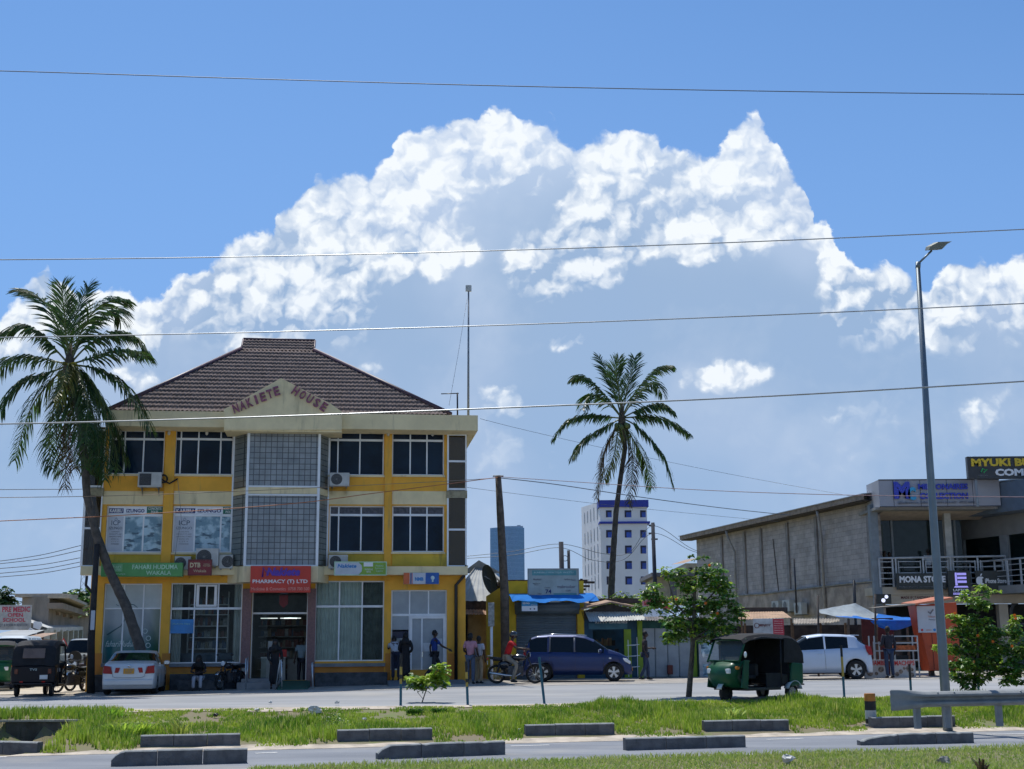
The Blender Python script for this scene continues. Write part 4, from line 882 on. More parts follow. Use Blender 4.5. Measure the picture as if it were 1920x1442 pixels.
palm('tall leaning coconut palm in front of the yellow building, left of the photo', [(287,1296),(262,1212),(236,1135),(205,1070),(180,1000),(163,930),(158,860),(152,790),(132,700)], 44., (130,684),
 [([(112,625),(90,575),(62,552),(36,546)],1.2,0,.5), ([(124,630),(120,580),(115,536)],-.6,0,.25), ([(136,630),(146,580),(165,537)],1.,0,.3), ([(150,628),(175,585),(205,565),(236,564)],-.4,0,.6), ([(152,640),(185,600),(212,585),(226,602)],1.4,0,.7),
  ([(165,648),(205,628),(245,630),(277,660)],.4,0,.85), ([(170,672),(215,658),(255,660),(273,668)],-1.4,0,.8), ([(175,690),(220,712),(258,758),(283,806)],-.8,0,.85), ([(165,715),(195,760),(220,810),(238,862)],.8,0,.95), ([(155,720),(178,790),(192,850),(197,900)],-.6,0,.95),
  ([(104,655),(70,622),(40,614),(8,624)],-.5,0,.8), ([(96,676),(50,670),(10,680),(-14,712)],.9,0,.9), ([(94,698),(50,712),(15,745),(-4,778)],-1.,0,.85), ([(98,712),(62,758),(42,810),(28,864)],.6,0,.9), ([(112,722),(98,780),(92,840),(98,880)],-.7,0,.95),
  ([(122,725),(122,790),(124,850),(122,915)],.4,2,.95), ([(142,722),(150,790),(165,850),(172,890)],1.2,0,.95), ([(132,722),(138,780),(140,830),(140,880)],1.6,2,.98), ([(118,715),(108,770),(106,830),(112,890)],1.4,0,.98), ([(150,715),(170,770),(182,820),(186,870)],-1.5,0,.98), ([(158,705),(190,760),(214,830),(222,885)],.2,0,.98), ([(150,700),(185,745),(210,790),(208,860)],1.6,0,.98), ([(145,705),(165,770),(188,820),(210,880)],-1.2,0,.98), ([(125,715),(135,770),(155,830),(160,880)],-1.6,0,.98), ([(128,684),(120,712),(100,752)],-2.2,1,.9), ([(140,690),(160,730),(165,775),(160,830)],-1.8,0,.95)], .86, 21)
palm('slim coconut palm standing behind the shops in the middle', [(1150,1200),(1146,1110),(1149,1050),(1155,960),(1163,900),(1172,840),(1168,800)], 58., (1166,784),
 [([(1152,735),(1140,700),(1123,669)],.8,0,.35), ([(1160,730),(1155,700),(1160,674)],-.5,0,.2), ([(1175,735),(1184,700),(1190,671)],.6,0,.3), ([(1185,745),(1215,708),(1236,692),(1256,688)],-.5,0,.65), ([(1140,748),(1112,718),(1092,708),(1076,712)],.7,0,.7), ([(1140,755),(1115,742),(1100,748),(1092,768)],-1.4,0,.8),
  ([(1185,755),(1210,725),(1228,722),(1242,740)],1.5,0,.8), ([(1190,772),(1215,762),(1240,760),(1262,772)],-.4,0,.9), ([(1192,782),(1225,782),(1262,795),(1290,814)],.6,0,.9), ([(1140,782),(1105,779),(1065,790),(1038,822)],.3,0,.9), ([(1145,795),(1115,812),(1090,832),(1074,858)],-.8,0,.9),
  ([(1190,797),(1222,828),(1246,862),(1262,908)],-.3,0,.95), ([(1150,810),(1132,850),(1124,890),(1118,935)],.4,2,.95), ([(1180,812),(1202,850),(1214,880),(1222,915)],1.,0,.95), ([(1172,812),(1186,855),(1184,900),(1178,945)],-.9,2,.95), ([(1158,812),(1152,850),(1140,880),(1132,900)],-1.3,1,.95)], 0.76, 22, .17, .11)
# ---------------------------------------------------------------- the three-storey corner building
FA = Fr((0, 47.1), math.atan(.125)); fx, fz = FA.x, FA.z
YEL = M('yellow_wall', (.82,.42,.05), .8, var=.10, sc=1.2, bump=.15, stain=((.36,.27,.10), .42, .8)); OLV = M('olive_yellow_wall', (.60,.42,.05), .8, var=.12, sc=1.2, bump=.15, stain=((.2,.16,.05), .42, .9))
CRM = M('cream_wall', (.78,.66,.40), .8, var=.08, sc=1.5, bump=.15, stain=((.36,.30,.18), .42, .9)); ORG = M('orange_base_paint', (.58,.23,.04), .8, var=.12, sc=1.5, bump=.15, stain=((.15,.08,.04), .3, 1.5))
WF = M('white_frame')
H = FA.root('three_storey_building', 'yellow three storey shop and office building with brown tiled roof', 'building')
xL, xR = fx(176), fx(853); xR2 = fx(873, 0, 850); xL2 = fx(158, 0, 950)
zTop = fz(806); zLed0, zLed1 = fz(1080), fz(1062)
def win_rect(a, b, t, d, off=0.): 
    x0, _ = FA.f(a, (t+d)/2, off); x1, _ = FA.f(b, (t+d)/2, off); return [x0, x1, FA.z(d, off, (a+b)/2), FA.z(t, off, (a+b)/2)]
WT = [win_rect(203,308,806,889), win_rect(327,437,806,890), win_rect(617,720,808,891), win_rect(735,833,809,891)]
WM = [win_rect(198,305,948,1036), win_rect(323,437,948,1036), win_rect(617,720,948,1035), win_rect(735,833,948,1035)]
S = [win_rect(192,301,1094,1246), win_rect(318,453,1093,1244), win_rect(590,720,1089,1240), win_rect(733,838,1106,1256)]
D = win_rect(470,576,1108,1276)
bayx = (fx(437, 0, 900), fx(616, 0, 900))
q = MB()
holes = [*WT, *WM, *S, D]
wall_grid(q, xL, xR2, .2, zTop+.02, 0, .28, holes); q.build('front_wall', YEL, H)
q = MB(); q.box(xL, xL+.25, .28, 11.5, .2, zTop); q.box(xR2-.25, xR2, .28, 11.5, .2, zTop); q.box(xL, xR2, 11.5, 11.75, .2, zTop); q.build('side_wall', CRM, H)
q = MB(); q.box(xL+.26, xR2-.26, .29, 11.4, .35, .55); q.box(xL+.26, xR2-.26, .29, 11.4, zLed0, zLed1); q.box(xL+.26, xR2-.26, .29, 11.4, fz(935), fz(928)); q.box(xL+.26, xR2-.26, 4.2, 4.3, .5, zLed0); q.build('floor_slabs', M('interior_grey', (.22,.23,.23), .8), H)
# painted bands between floors (pieces of wall 4 mm proud)
def band(a, b, t, d, mat, nm, pr=.012):
    r = win_rect(a, b, t, d); mb = MB(); mb.box(r[0], r[1], -pr, .0-.0005, r[2], r[3]); mb.build(nm, mat, H)
xa = [(192,306),(326,437),(617,720),(735,838)]
for i, (a, b) in enumerate(xa):
    band(a, b, 921, 946, CRM, 'cream_band'); band(a, b, 1037, 1061, OLV, 'olive_panel')
for a, b in ((190,305),(319,453),(590,720)): band(a, b, 1247, 1262, ORG, 'orange_base')
for a, b in ((175.5,190),(303,318),(722,732),(840,853)): band(a, b, 1225, 1285, ORG, 'orange_base', .018)
for a, b in ((307,325),(721,734)):
    r = win_rect(a, b, 806, 1080); q = MB(); q.box(r[0], r[1], -.09, -.0005, fz(1088), zTop); q.build('pilaster', YEL, H)
# sills
for r in WT+WM:
    q = MB(); q.box(r[0]-.03, r[1]+.03, -.07, .02, r[2]-.07, r[2]-.003); q.build('sill', CRM, H)
q = MB(); q.box(fx(155,-.4), fx(877,-.4), -.42, -.003, zLed0+.02, zLed1-.02); q.build('ledge', CRM, H)
for a, b in ((190,305),(318,453),(590,722)): r = win_rect(a, b, 1243, 1250); each('shopfront_sill', [(r[0], r[1], -.1, .02, r[2], r[3]-.01)], M('grey_sill', (.2,.21,.21), .7, bump=.2), H)
# cornice, soffit, pediment
cz0, cz1 = fz(803, -.85, 560), fz(774, -.85, 560); cx0, cx1 = fx(198, -.85, 790), fx(896, -.85, 790)
q = MB(); q.prism([(-.85,cz0),(-.85,cz1),(12.2,cz1),(12.2,cz0),(11.75,cz0-.28),(-.0,cz0-.28),(-.0,cz0-.02)], 'yz', cx0+.5, cx1-.5)
q = MB(); zs = zTop+.01
ring = lambda o, z: [(cx0+.85-o, -.0-o, z), (cx1-.85+o, -o, z), (cx1-.85+o, 11.8+o, z), (cx0+.85-o, 11.8+o, z)]
lv = [ring(.02, zs-.12), ring(.85, cz0), ring(.85, cz1), ring(.70, cz1), ring(.70, cz1-.12)]
for a, b in zip(lv, lv[1:]):
    for k in range(4): q.quad(a[k], a[(k+1) % 4], b[(k+1) % 4], b[k])
q.quad(*lv[-1]); q.build('cornice', CRM, H)
po = -1.35
pp = [FA.f(a, b, po) for a, b in ((420,806),(420,767),(441,757),(527,709),(620,757),(641,772),(641,806))]
q = MB(); q.prism(pp, 'xz', po, -.86); q.m(0); q.build('pediment', CRM, H)
q = MB(); q.prism([(p[0], p[1]) for p in [(pp[0][0], cz0-.2), (pp[0][0], cz0), (pp[-1][0], cz0), (pp[-1][0], cz0-.2)]], 'xz', -1.3, -.02); q.build('pediment_soffit', CRM, H)
PUR = M('faded_purple', (.26,.09,.14), .7, var=.35, sc=10)
def slope_text(s, a, b, up):
    n = len(s)
    for k, c in enumerate(s):
        f = (k+.5)/n; px = a[0]+(b[0]-a[0])*f; py = a[1]+(b[1]-a[1])*f; x, z = FA.f(px, py, po); w = .20 if c != 'I' else .09
        text(c, H, PUR, x-w/2, x+w/2, z-.16, z+.16, po-.03, math.atan2(a[1]-b[1], b[0]-a[0])+random.uniform(-.12,.12), .03, 'letter', .05)
slope_text('NAKIETE', (436,769), (525,731), 1); slope_text('HOUSE', (548,730), (614,767), 1)
# tiled roof
def tiles(mb, A, B, C, Dq, pitch=.152, rows=17, wv=.036, step=.026):
    """eave A-B (left, right), top C (left) - Dq (right)"""
    A, B, C, Dq = map(Vector, (A, B, C, Dq)); e = (B-A).normalized(); n0 = (C-A); s = (n0-e*n0.dot(e)); SL = s.length; s.normalize(); nrm = e.cross(s).normalized()
    if nrm.z < 0: nrm = -nrm
    EL = (B-A).length; cl = (C-A).dot(e); crr = (Dq-A).dot(e); nx = int(EL/pitch)*6
    vs, fs = [], []; m_ = 0
    for r in range(rows):
        for k, (f, hh) in enumerate(((0, step), (.5, step*.55), (1., 0.))):
            t = (r+f)/rows; xl, xr = cl*t, EL+(crr-EL)*t
            for i in range(nx+1):
                x = EL*i/nx; w = abs(math.sin(PI*x/pitch)); xx = min(max(x, xl), xr)
                vs.append(A+e*xx+s*(SL*t)+nrm*(hh+wv*w*(1.15-.3*f)))
    W_ = nx+1
    for r in range(rows):
        for k in range(2):
            o = (r*3+k)*W_; fs += [(o+i, o+i+1, o+W_+i+1, o+W_+i) for i in range(nx)]
        if r < rows-1:
            o = (r*3+2)*W_; fs += [(o+i, o+i+1, o+W_+i+1, o+W_+i) for i in range(nx)]
    mb.add(vs, fs)
TILE = M('roof_tile', (.18,.14,.125), .92, var=.25, sc=5., bump=.4, bsc=60., stain=((.06,.055,.05), .42, 1.1), spec=.15)
rz = cz1+.02; e0 = Vector((fx(205,-.6,765), -.6, rz)); e1 = Vector((fx(845,-.6,768), -.6, rz)); BD = 11.6
tpy = 4.7; t0 = FA.f(452, 656, tpy); t1 = FA.f(589, 660, tpy); tz = (t0[1]+t1[1])/2
q = MB(); A_, B_, C_, D_ = e0, e1, Vector((t0[0], tpy, tz)), Vector((t1[0], tpy, tz)); tiles(q, A_, B_, C_, D_)
back = 2*tpy+1.2
q.add([A_, C_, (C_.x, back-tpy, tz), (A_.x, back+.6, rz)], [(0,1,2,3)]); q.add([B_, (B_.x, back+.6, rz), (D_.x, back-tpy, tz), D_], [(0,1,2,3)]); q.add([(A_.x, back+.6, rz), (C_.x, back-tpy, tz), (D_.x, back-tpy, tz), (B_.x, back+.6, rz)], [(0,1,2,3)])
g0 = FA.f(452.5, 637, tpy+.9); g1 = FA.f(585, 638, tpy+.9); tiles(q, (t0[0], tpy-.02, tz-.02), (t1[0], tpy-.02, tz-.02), (t0[0], tpy+.9, g0[1]), (t1[0], tpy+.9, g0[1]), rows=4)
for x in (t0[0], t1[0]): q.quad((x, tpy-.02, tz-.05), (x, tpy+.9, g0[1]), (x, tpy+2., tz-.05))
q.quad((t0[0], tpy+.9, g0[1]), (t1[0], tpy+.9, g0[1]), (t1[0], tpy+2., tz-.05), (t0[0], tpy+2., tz-.05))
rf = q.build('roof', TILE, H, True)
RC = M('ridge_cap', (.07,.035,.05), .5, var=.2)
for a, b in ((A_, C_), (B_, D_)):
    q = MB(); q.tube([a+Vector((0,0,.06)), b+Vector((0,0,.07))], .085, 8); q.build('ridge_cap', RC, rf, True)
q = MB(); q.tube([(t0[0],tpy+.9,g0[1]+.04), (t1[0],tpy+.9,g0[1]+.04)], .05, 8); q.tube([(t0[0],tpy,tz), (t0[0],tpy+.9,g0[1]+.03)], .04, 6); q.tube([(t1[0],tpy,tz), (t1[0],tpy+.9,g0[1]+.03)], .04, 6); q.build('ridge_cap', RC, rf, True)
# windows
def window(parent, r, cols, tr, glass, tglass=None, fr=.045, y=.10, split=True, name='window', fd=.06):
    x0, x1, z0, z1 = r; W_ = x1-x0; zt = z1-(z1-z0)*tr if tr else None; q = MB(); f = fr
    q.box(x0, x0+f, y, y+fd, z0, z1); q.box(x1-f, x1, y, y+fd, z0, z1); q.box(x0+f, x1-f, y, y+fd, z0, z0+f); q.box(x0+f, x1-f, y, y+fd, z1-f, z1)
    for c in cols: xc = x0+W_*c; q.box(xc-f*.55, xc+f*.55, y+.002, y+fd-.002, z0+f, z1-f)
    if zt: q.box(x0+f, x1-f, y-.004, y+fd-.004, zt-f*.9, zt+f*.9)
    o = q.build(name, WF, parent, bev=.006)
    if glass:
        edges = [0]+list(cols)+[1]
        if tr:
            m1, m2 = MB(), MB()
            for a, b in zip(edges, edges[1:]):
                xa_, xb_ = x0+W_*a+f*.5, x0+W_*b-f*.5; m1.box(xa_, xb_, y+fd*.5, y+fd*.5+.008, z0+f*.5, zt-f*.5); m2.box(xa_, xb_, y+fd*.5, y+fd*.5+.008, zt+f*.5, z1-f*.5)
            m1.build('pane', glass, o); m2.build('pane', tglass or glass, o)
        else:
            m1 = MB()
            for a, b in zip(edges, edges[1:]): m1.box(x0+W_*a+f*.5, x0+W_*b-f*.5, y+fd*.5, y+fd*.5+.008, z0+f*.5, z1-f*.5)
            m1.build('pane', glass, o)
    return o
DG = M('dark_glass'); DG2 = M('dark_glass_top', (.02,.03,.05), .12, var=.4, sc=2., spec=.1)
for r, c in zip(WT, ((.28,.62),(.10,.40,.78),(.16,.56),(.35,.67))): window(H, r, c, .2, DG, DG2)
for r, c in zip(WM[2:], ((.17,.58),(.35,.67))): window(H, r, c, .2, DG, M('curtained_toplight', (.05,.05,.065), .2, var=.5, sc=9.))
# poster windows of the middle floor
def picture_mat():
    m = bpy.data.materials.new('concrete_yard_print'); m.use_nodes = True; T = NT(m.node_tree); b = m.node_tree.nodes['Principled BSDF']; co = T.n('ShaderNodeTexCoord').outputs['Object']
    n = T.noise3(co, 3.2, 4., .55); n2 = T.noise3(T.v('MULTIPLY', co, (1, 1, 3)), 2.5, 3., .5); c = T.mix(T.mr(n, .42, .6), (.15,.28,.36,1), (.45,.62,.70,1)); c = T.mix(T.mr(n2, .56, .66), c, (.06,.12,.17,1)); T.put(c, b.inputs[0]); b.inputs['Roughness'].default_value = .25; return m
PIC = picture_mat(); PG = M('poster_grey', (.52,.56,.63), .3, var=.06); PW = M('poster_white', (.82,.86,.92), .3, var=.04)
for r, cl, cut in ((WM[0], (.31,.65), 0), (WM[1], (.36,.79), 1)):
    x0, x1, z0, z1 = r; w = x1-x0; zt = z1-(z1-z0)*.2; y = .10
    o = window(H, r, cl, .2, None, fr=.05)
    q = MB(); q.box(x0+.05, x0+w*cl[0], y+.02, y+.03, z0+.05, zt-.03); q.build('poster', PG, o)
    q = MB(); q.box(x0+w*cl[0], x1-.05, y+.02, y+.03, z0+.05, zt-.03); q.build('poster', PIC, o)
    q = MB(); q.box(x0+.05, x1-.05, y-.012, y-.006, zt+.05, z1-.01); hd = q.build('header', PW, o)
    q = MB(); q.box(x0+.07, x0+w*(.29 if not cut else .36), y-.02, y-.013, zt+.07, z1-.09); q.build('header_box', M('ink_navy'), o)
    gx0, gx1 = (x0+w*.70, x1-.04) if not cut else (x0+w*.82, x1-.03)
    q = MB(); q.box(gx0, gx1, y-.02, y-.013, zt+.05, z1-.03); q.build('header_box', M('sign_deep_green', (.01,.14,.09), .4), o)
    text('KARIBU', o, M('ink_white'), x0+.1, x0+w*(.27 if not cut else .33), zt+.09, z1-.11, y-.021, bold=.03)
    text('IZUNGO', o, M('ink_navy'), x0+w*(.34 if not cut else .40), x0+w*(.66 if not cut else .79), zt+.09, z1-.11, y-.013, bold=.03)
    if not cut: text('CONCRETE\nPOLES', o, M('ink_white'), gx0+.04, gx1-.04, zt+.07, z1-.05, y-.021, bold=.01)
    else: text('CONC\nPOL', o, M('ink_white'), gx0+.03, gx1-.02, zt+.07, z1-.05, y-.021, bold=.01)
    xm = x0+w*cl[0]/2+.02; ww = w*cl[0]*.36; ik = M('ink_slate', (.03,.07,.12), .4); zh = zt-z0
    q = MB(); q.tube([(xm-.05, y+.016, zt-.16), (xm, y+.016, zt-.09), (xm+.05, y+.016, zt-.16)], .008, 4); q.build('logo', ik, o)
    text('ICP', o, ik, xm-ww*.7, xm+ww*.7, z0+zh*.73, z0+zh*.86, y+.018); text('IZUNGO', o, ik, xm-ww, xm+ww, z0+zh*.62, z0+zh*.69, y+.018)
    for k, s_ in enumerate(('CONCRETE', 'PRODUCTS ARE', 'MANUFACTURED', 'BASED ON', 'CITY', 'STANDARD')[:6]):
        zz = z0+zh*(.56-.065*k); wl = ww*(.95 if len(s_) > 9 else .62); text(s_, o, M('ink_grey'), xm-wl, xm+wl, zz-.025, zz+.02, y+.018)
# shop windows
GLS = glass_mat('shop_glass', (.04,.055,.06), .10)
def shelf_goods(mb, x0, x1, y, z, h, rnd, mats=4):
    x = x0
    while x < x1:
        w = rnd.uniform(.05, .16); mb.m(rnd.randrange(mats)).box(x, x+w*.9, y, y+.2, z, z+h*rnd.uniform(.5, 1)); x += w
GOODS = [M('goods_white', (.30,.32,.32), .5, var=.4, sc=9.), M('goods_blue', (.08,.13,.2), .5), M('goods_red', (.16,.07,.06), .5), M('goods_tan', (.22,.2,.15), .5)]
CUR = M('curtain_grey', (.6,.62,.6), .9, var=.15, sc=2.)
def curtain(name, x0, x1, y, z0, z1, mat, parent, pitch=.11, amp=.03):
    n = int((x1-x0)/pitch*6)+1; vs = []
    for i in range(n+1):
        x = x0+(x1-x0)*i/n; yy = y+amp*math.sin(2*PI*x/pitch)+.4*amp*math.sin(2*PI*x/pitch*.37+1); vs += [(x, yy, z0), (x, yy, z1)]
    mb = MB(); mb.add(vs, [(2*i, 2*i+2, 2*i+3, 2*i+1) for i in range(n)]); return mb.build(name, mat, parent, True)
def teal_print():
    m = bpy.data.materials.new('teal_vinyl_print'); m.use_nodes = True; T = NT(m.node_tree); b = m.node_tree.nodes['Principled BSDF']; co = T.n('ShaderNodeTexCoord').outputs['Object']; sp = T.n('ShaderNodeSeparateXYZ'); T.put(co, sp.inputs[0])
    n = T.noise3(co, 1.6, 4., .5); h = T.m('ADD', sp.outputs[2], T.m('MULTIPLY', T.m('SUBTRACT', n, .5), .9)); c = T.mix(T.mr(h, S[0][2]+.5, S[0][2]+1.6), (.02,.13,.14,1), (.36,.40,.42,1)); g = T.mix(T.mr(sp.outputs[0], S[0][0]+1.35, S[0][1], 0., .75), c, (.05,.10,.03,1))
    T.put(g, b.inputs[0]); b.inputs['Roughness'].default_value = .12; return m
r = S[0]; o = window(H, r, (.34,.68), None, None, name='shop_window'); x0, x1, z0, z1 = r; zt = z1-(z1-z0)*.31
q = MB(); q.box(x0+.04, x1-.04, .12, .13, zt, z1-.04); q.build('frosted_pane', M('frosted_vinyl', (.48,.53,.53), .25, var=.06), o)
q = MB(); q.box(x0+.04, x1-.04, .12, .13, z0+.04, zt); q.build('printed_pane', teal_print(), o)
q = MB(); q.box(x0, x1, .098, .15, zt-.025, zt+.025); q.build('transom', WF, o)
text('fahariHuduma', o, M('ink_pale', (.5,.62,.62), .4), x0+.12, x0+1.25, z0+.60, z0+.80, .118, shear=.35)
q = MB(); q.tube([(x0+.15,.117,z0+1.0), (x0+.6,.117,z0+1.3), (x0+.85,.117,z0+1.75), (x0+.8,.117,z0+1.9), (x0+.62,.117,z0+1.95)], [.02,.015,.012,.01,.006], 5); q.tube([(x0+.5,.117,z0+1.98),(x0+.4,.117,z0+2.03)], .012, 4); q.tube([(x0+.7,.117,z0+2.06), (x0+1.0,.117,z0+2.02), (x0+1.2,.117,z0+1.86)], [.02,.012,.008], 5); q.build('drawing', M('ink_teal', (.02,.09,.11), .4), o)
q = MB(); 
for k in range(3): q.lathe([(.065,0),(.085,0)], (x0+1.42+.12*(k > 0), .116, z0+1.12-.24*k), 'y', 18)
q.build('round_icons', M('ink_pale'), o)
r = S[1]; x0, x1, z0, z1 = r; o = window(H, r, (.33,.66), .32, GLS, name='shop_window')
q = MB(); zt = z1-(z1-z0)*.32; w = x1-x0; q.box(x0+w*.35, x0+w*.39, .075, .13, zt+.06, z1-.06); q.box(x0+w*.60, x0+w*.64, .075, .13, zt+.06, z1-.06); q.box(x0+w*.39, x0+w*.60, .075, .13, zt+.06, zt+.13); q.box(x0+w*.39, x0+w*.60, .075, .13, z1-.12, z1-.06); q.box(x0+w*.485, x0+w*.505, .075, .13, zt+.13, z1-.12); q.build('vent_frame', M('paint_white'), o, bev=.006)
curtain('curtain', x0+.05, x0+.36, .35, z0, z1, CUR, o); curtain('curtain', x1-.3, x1-.05, .35, z0, z1, CUR, o)
q = MB(); q.box(x0+.02, x0+.80, .085, .095, z0+1.02, z0+1.50); q.build('blue_poster', M('poster_blue', (.02,.22,.55), .3, var=.15), o); text('Huduma hapa', o, M('poster_blue_ink', (.2,.5,.5), .3), x0+.1, x0+.68, z0+1.3, z0+1.38, .084)
rn = random.Random(5); q = MB()
for z in (.5, .9, 1.3, 1.7, 2.05): q.m(4).box(x0+.45, x1-.6, 1.5, 1.8, z0+z-.03, z0+z); shelf_goods(q, x0+.5, x1-.65, 1.52, z0+z, .3, rn)
q.m(4).box(x0+.43, x0+.47, 1.5, 1.8, z0-.3, z0+2.5); q.box(x1-.62, x1-.58, 1.5, 1.8, z0-.3, z0+2.5); q.build('shelving', GOODS+[M('paint_white')], o)
q = MB(); q.box(x0+.3, x1-.1, 1.0, 1.4, .55, z0+.35); q.build('counter', M('goods_blue'), o)
r = S[2]; x0, x1, z0, z1 = r; o = window(H, r, (.35,.68), .32, GLS, name='shop_window')
curtain('curtain', x0+.03, x0+(x1-x0)*.67, .28, z0, z1, M('blinds_green_grey', (.75,.82,.78), .9, var=.1), o, .13); curtain('curtain', x0+(x1-x0)*.70, x1-.03, .4, z0, z1, M('curtain_olive', (.12,.15,.13), .9, var=.3), o, .2)
r = S[3]; x0, x1, z0, z1 = r; w = x1-x0; FRO = M('frosted_vinyl'); zt = z1-(z1-z0)*.32
o = window(H, r, (.33,.67), .315, None, name='shop_window')
q = MB(); q.box(x0+.04, x1-.04, .12, .13, zt, z1-.04); q.box(x0+.04, x0+w*.32, .12, .13, zt-.5, zt); q.build('frosted_pane', M('frosted_grey', (.30,.34,.37), .15, var=.08), o)
dr = FA.root('x', None, None); bpy.data.objects.remove(dr)
q = MB(); d0 = x0+w*.335; q.box(d0, d0+.09, .05, .17, .62, zt-.03); q.box(x1-.13, x1-.0, .05, .17, .62, zt-.03); q.box(d0+.09, x1-.13, .05, .17, zt-.12, zt-.03); q.box(d0+(x1-d0)*.33-.03, d0+(x1-d0)*.33+.03, .055, .165, .62, zt-.12); q.box(d0+(x1-d0)*.33, x1-.13, .055, .165, .60, .72); dd = q.build('door', M('paint_white'), H, bev=.006)
q = MB(); q.box(d0+.05, x1-.1, .10, .11, .62, zt-.1); q.build('door_pane', M('frosted_grey'), dd)
q = MB(); xm = d0+(x1-d0)*.33; q.box(xm+.05, xm+.40, .085, .09, 1.75, 2.05); q.box(xm+.35, xm+.72, .08, .084, 1.95, 2.2); q.build('notice', M('paper', (.55,.57,.58), .8), dd)
q = MB(); q.box(xm+.0, xm+.03, .0, .03, 1.55, 1.75); q.build('handle', M('chrome'), dd)
at = FA.w(x0+.35, .45, .62)
t = thing('cash_machine', 'dark blue cash machine in the left bay of the rightmost shopfront', 'cash machine', at, FA.a); q = MB(); q.box(-.42, .38, -.2, .4, 0, 1.85); q.build('cabinet', M('atm_navy', (.012,.02,.06), .4), t, bev=.02)
q = MB(); q.box(-.38, .34, -.23, -.2, 1.45, 1.6); q.build('light_strip', M('goods_white'), t); q = MB(); q.box(-.25, .2, -.215, -.2, 1.0, 1.3); q.build('screen', M('dark_glass'), t)
# entrance
x0, x1, z0, z1 = D; rm = M('rose_column', (.21,.115,.11), .6, var=.2, sc=14, bump=.1)
for a, b in ((453,470),(576,591)):
    ra = win_rect(a, b, 1105, 1285); q = MB(); q.box(ra[0], ra[1], -.14, -.0005, .45, fz(1104)); q.build('column', rm, H)
q = MB(); zt = z1-(z1-z0)*.25; q.box(x0, x0+.04, .2, .26, z0, z1); q.box(x1-.04, x1, .2, .26, z0, z1); q.box(x0+.04, x1-.04, .2, .26, zt-.03, zt+.03); q.box(x0+.04, x1-.04, .2, .26, z1-.05, z1); en = q.build('entrance', WF, H)
q = MB(); q.box(x0+.04, x1-.04, .225, .235, zt, z1-.03); q.box(x0+.04, x0+.55, .225, .235, z0, zt); q.build('pane', GLS, en)
xc = (x0+x1)/2+.12; q = MB(); q.add([(xc-.15,.20,zt+.62),(xc+.15,.20,zt+.62),(xc+.15,.20,zt+.32),(xc,.20,zt+.18),(xc-.15,.20,zt+.32)], [(0,1,2,3,4)]); q.build('shield_emblem', M('shield_red', (.18,.02,.03), .5), en); q = MB(); q.box(xc-.13, xc+.13, .2, .205, zt+.66, zt+.8); q.build('shield_emblem', M('goods_blue'), en)
q = MB(); q.m(0).box(x0+.3, x0+1.15, 1.3, 1.8, .6, 1.55); q.box(x1-.75, x1-.1, 2.2, 2.6, .6, 1.5); q.m(1).box(x0+.28, x0+1.17, 1.28, 1.82, 1.55, 1.6)
rn = random.Random(8)
for z in (.7, 1.1, 1.5, 1.9, 2.3, 2.7): q.m(2).box(x0, x1, 3.7, 4.0, z, z+.03); 
q.build('shop_counter', [M('counter_pale', (.38,.42,.42), .3), M('paint_white'), M('goods_white')], en)
q = MB()
for z in (.7, 1.1, 1.5, 1.9, 2.3, 2.7): shelf_goods(q, x0+.1, x1-.1, 3.72, z+.04, .28, rn)
q.build('shelf_goods', GOODS, en)
q = MB(); q.box(x0+.55, x0+.85, .9, .92, 1.75, 2.15); q.m(1).box(x0+.9, x0+1.2, 1.1, 1.12, 1.6, 1.85); q.build('notice', [M('paper'), M('ink_red')], en)
for k, x in enumerate((x0+.5, x1-.6, x0+1.2)): q = MB(); q.box(x-.3, x+.3, 1.9, 1.98, 2.95, 2.98); q.build('ceiling_lamp', M('lit_tube', (.8,.85,.85), .5, emit=((.9,1,.97), .9)), en)
# glass-block bay
bo = -.85; b0, b1 = fx(463, bo, 930), fx(597, bo, 930)
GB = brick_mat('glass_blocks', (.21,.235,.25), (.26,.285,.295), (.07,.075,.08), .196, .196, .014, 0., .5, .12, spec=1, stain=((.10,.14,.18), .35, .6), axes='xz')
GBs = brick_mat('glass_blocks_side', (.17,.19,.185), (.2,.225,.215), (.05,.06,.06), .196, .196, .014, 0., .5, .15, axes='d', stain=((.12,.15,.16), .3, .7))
zA, zB, zC, zD = fz(1062, bo, 530), fz(926, bo, 530), fz(914, bo, 530), cz0-.15
q = MB()
bay = H
for za, zb in ((zA+.04, zB-.02), (zC+.02, zD)):
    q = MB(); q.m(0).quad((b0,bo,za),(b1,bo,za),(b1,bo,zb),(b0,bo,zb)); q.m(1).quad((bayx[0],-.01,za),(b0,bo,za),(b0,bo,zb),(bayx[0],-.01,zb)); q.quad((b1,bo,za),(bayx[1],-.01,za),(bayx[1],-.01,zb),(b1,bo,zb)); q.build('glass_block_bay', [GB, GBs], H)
def bayring(z0, z1, g, nm, mat):
    q = MB(); P_ = [(bayx[0]-g*.6, -.003), (b0-g*.4, bo-g), (b1+g*.4, bo-g), (bayx[1]+g*.6, -.003)]; q.prism(P_, 'xy', z0, z1); return q.build(nm, mat, H)
bayring(zB, zC, .02, 'bay_band', CRM); bayring(fz(1092, bo, 530), zA, .12, 'bay_base', CRM)
q = MB()
for x in (b0, b1): q.box(x-.045, x+.045, bo-.06, bo-.0+.03, zA, zD)
for z in (zB-.04, zC+.03, zA+.02): q.box(b0+.045, b1-.045, bo-.045, bo+.02, z-.03, z+.03)
for x in bayx: q.box(x-.03, x+.03, -.06, .0, zA, zD)
q.build('bay_frame', WF, H, bev=.008)
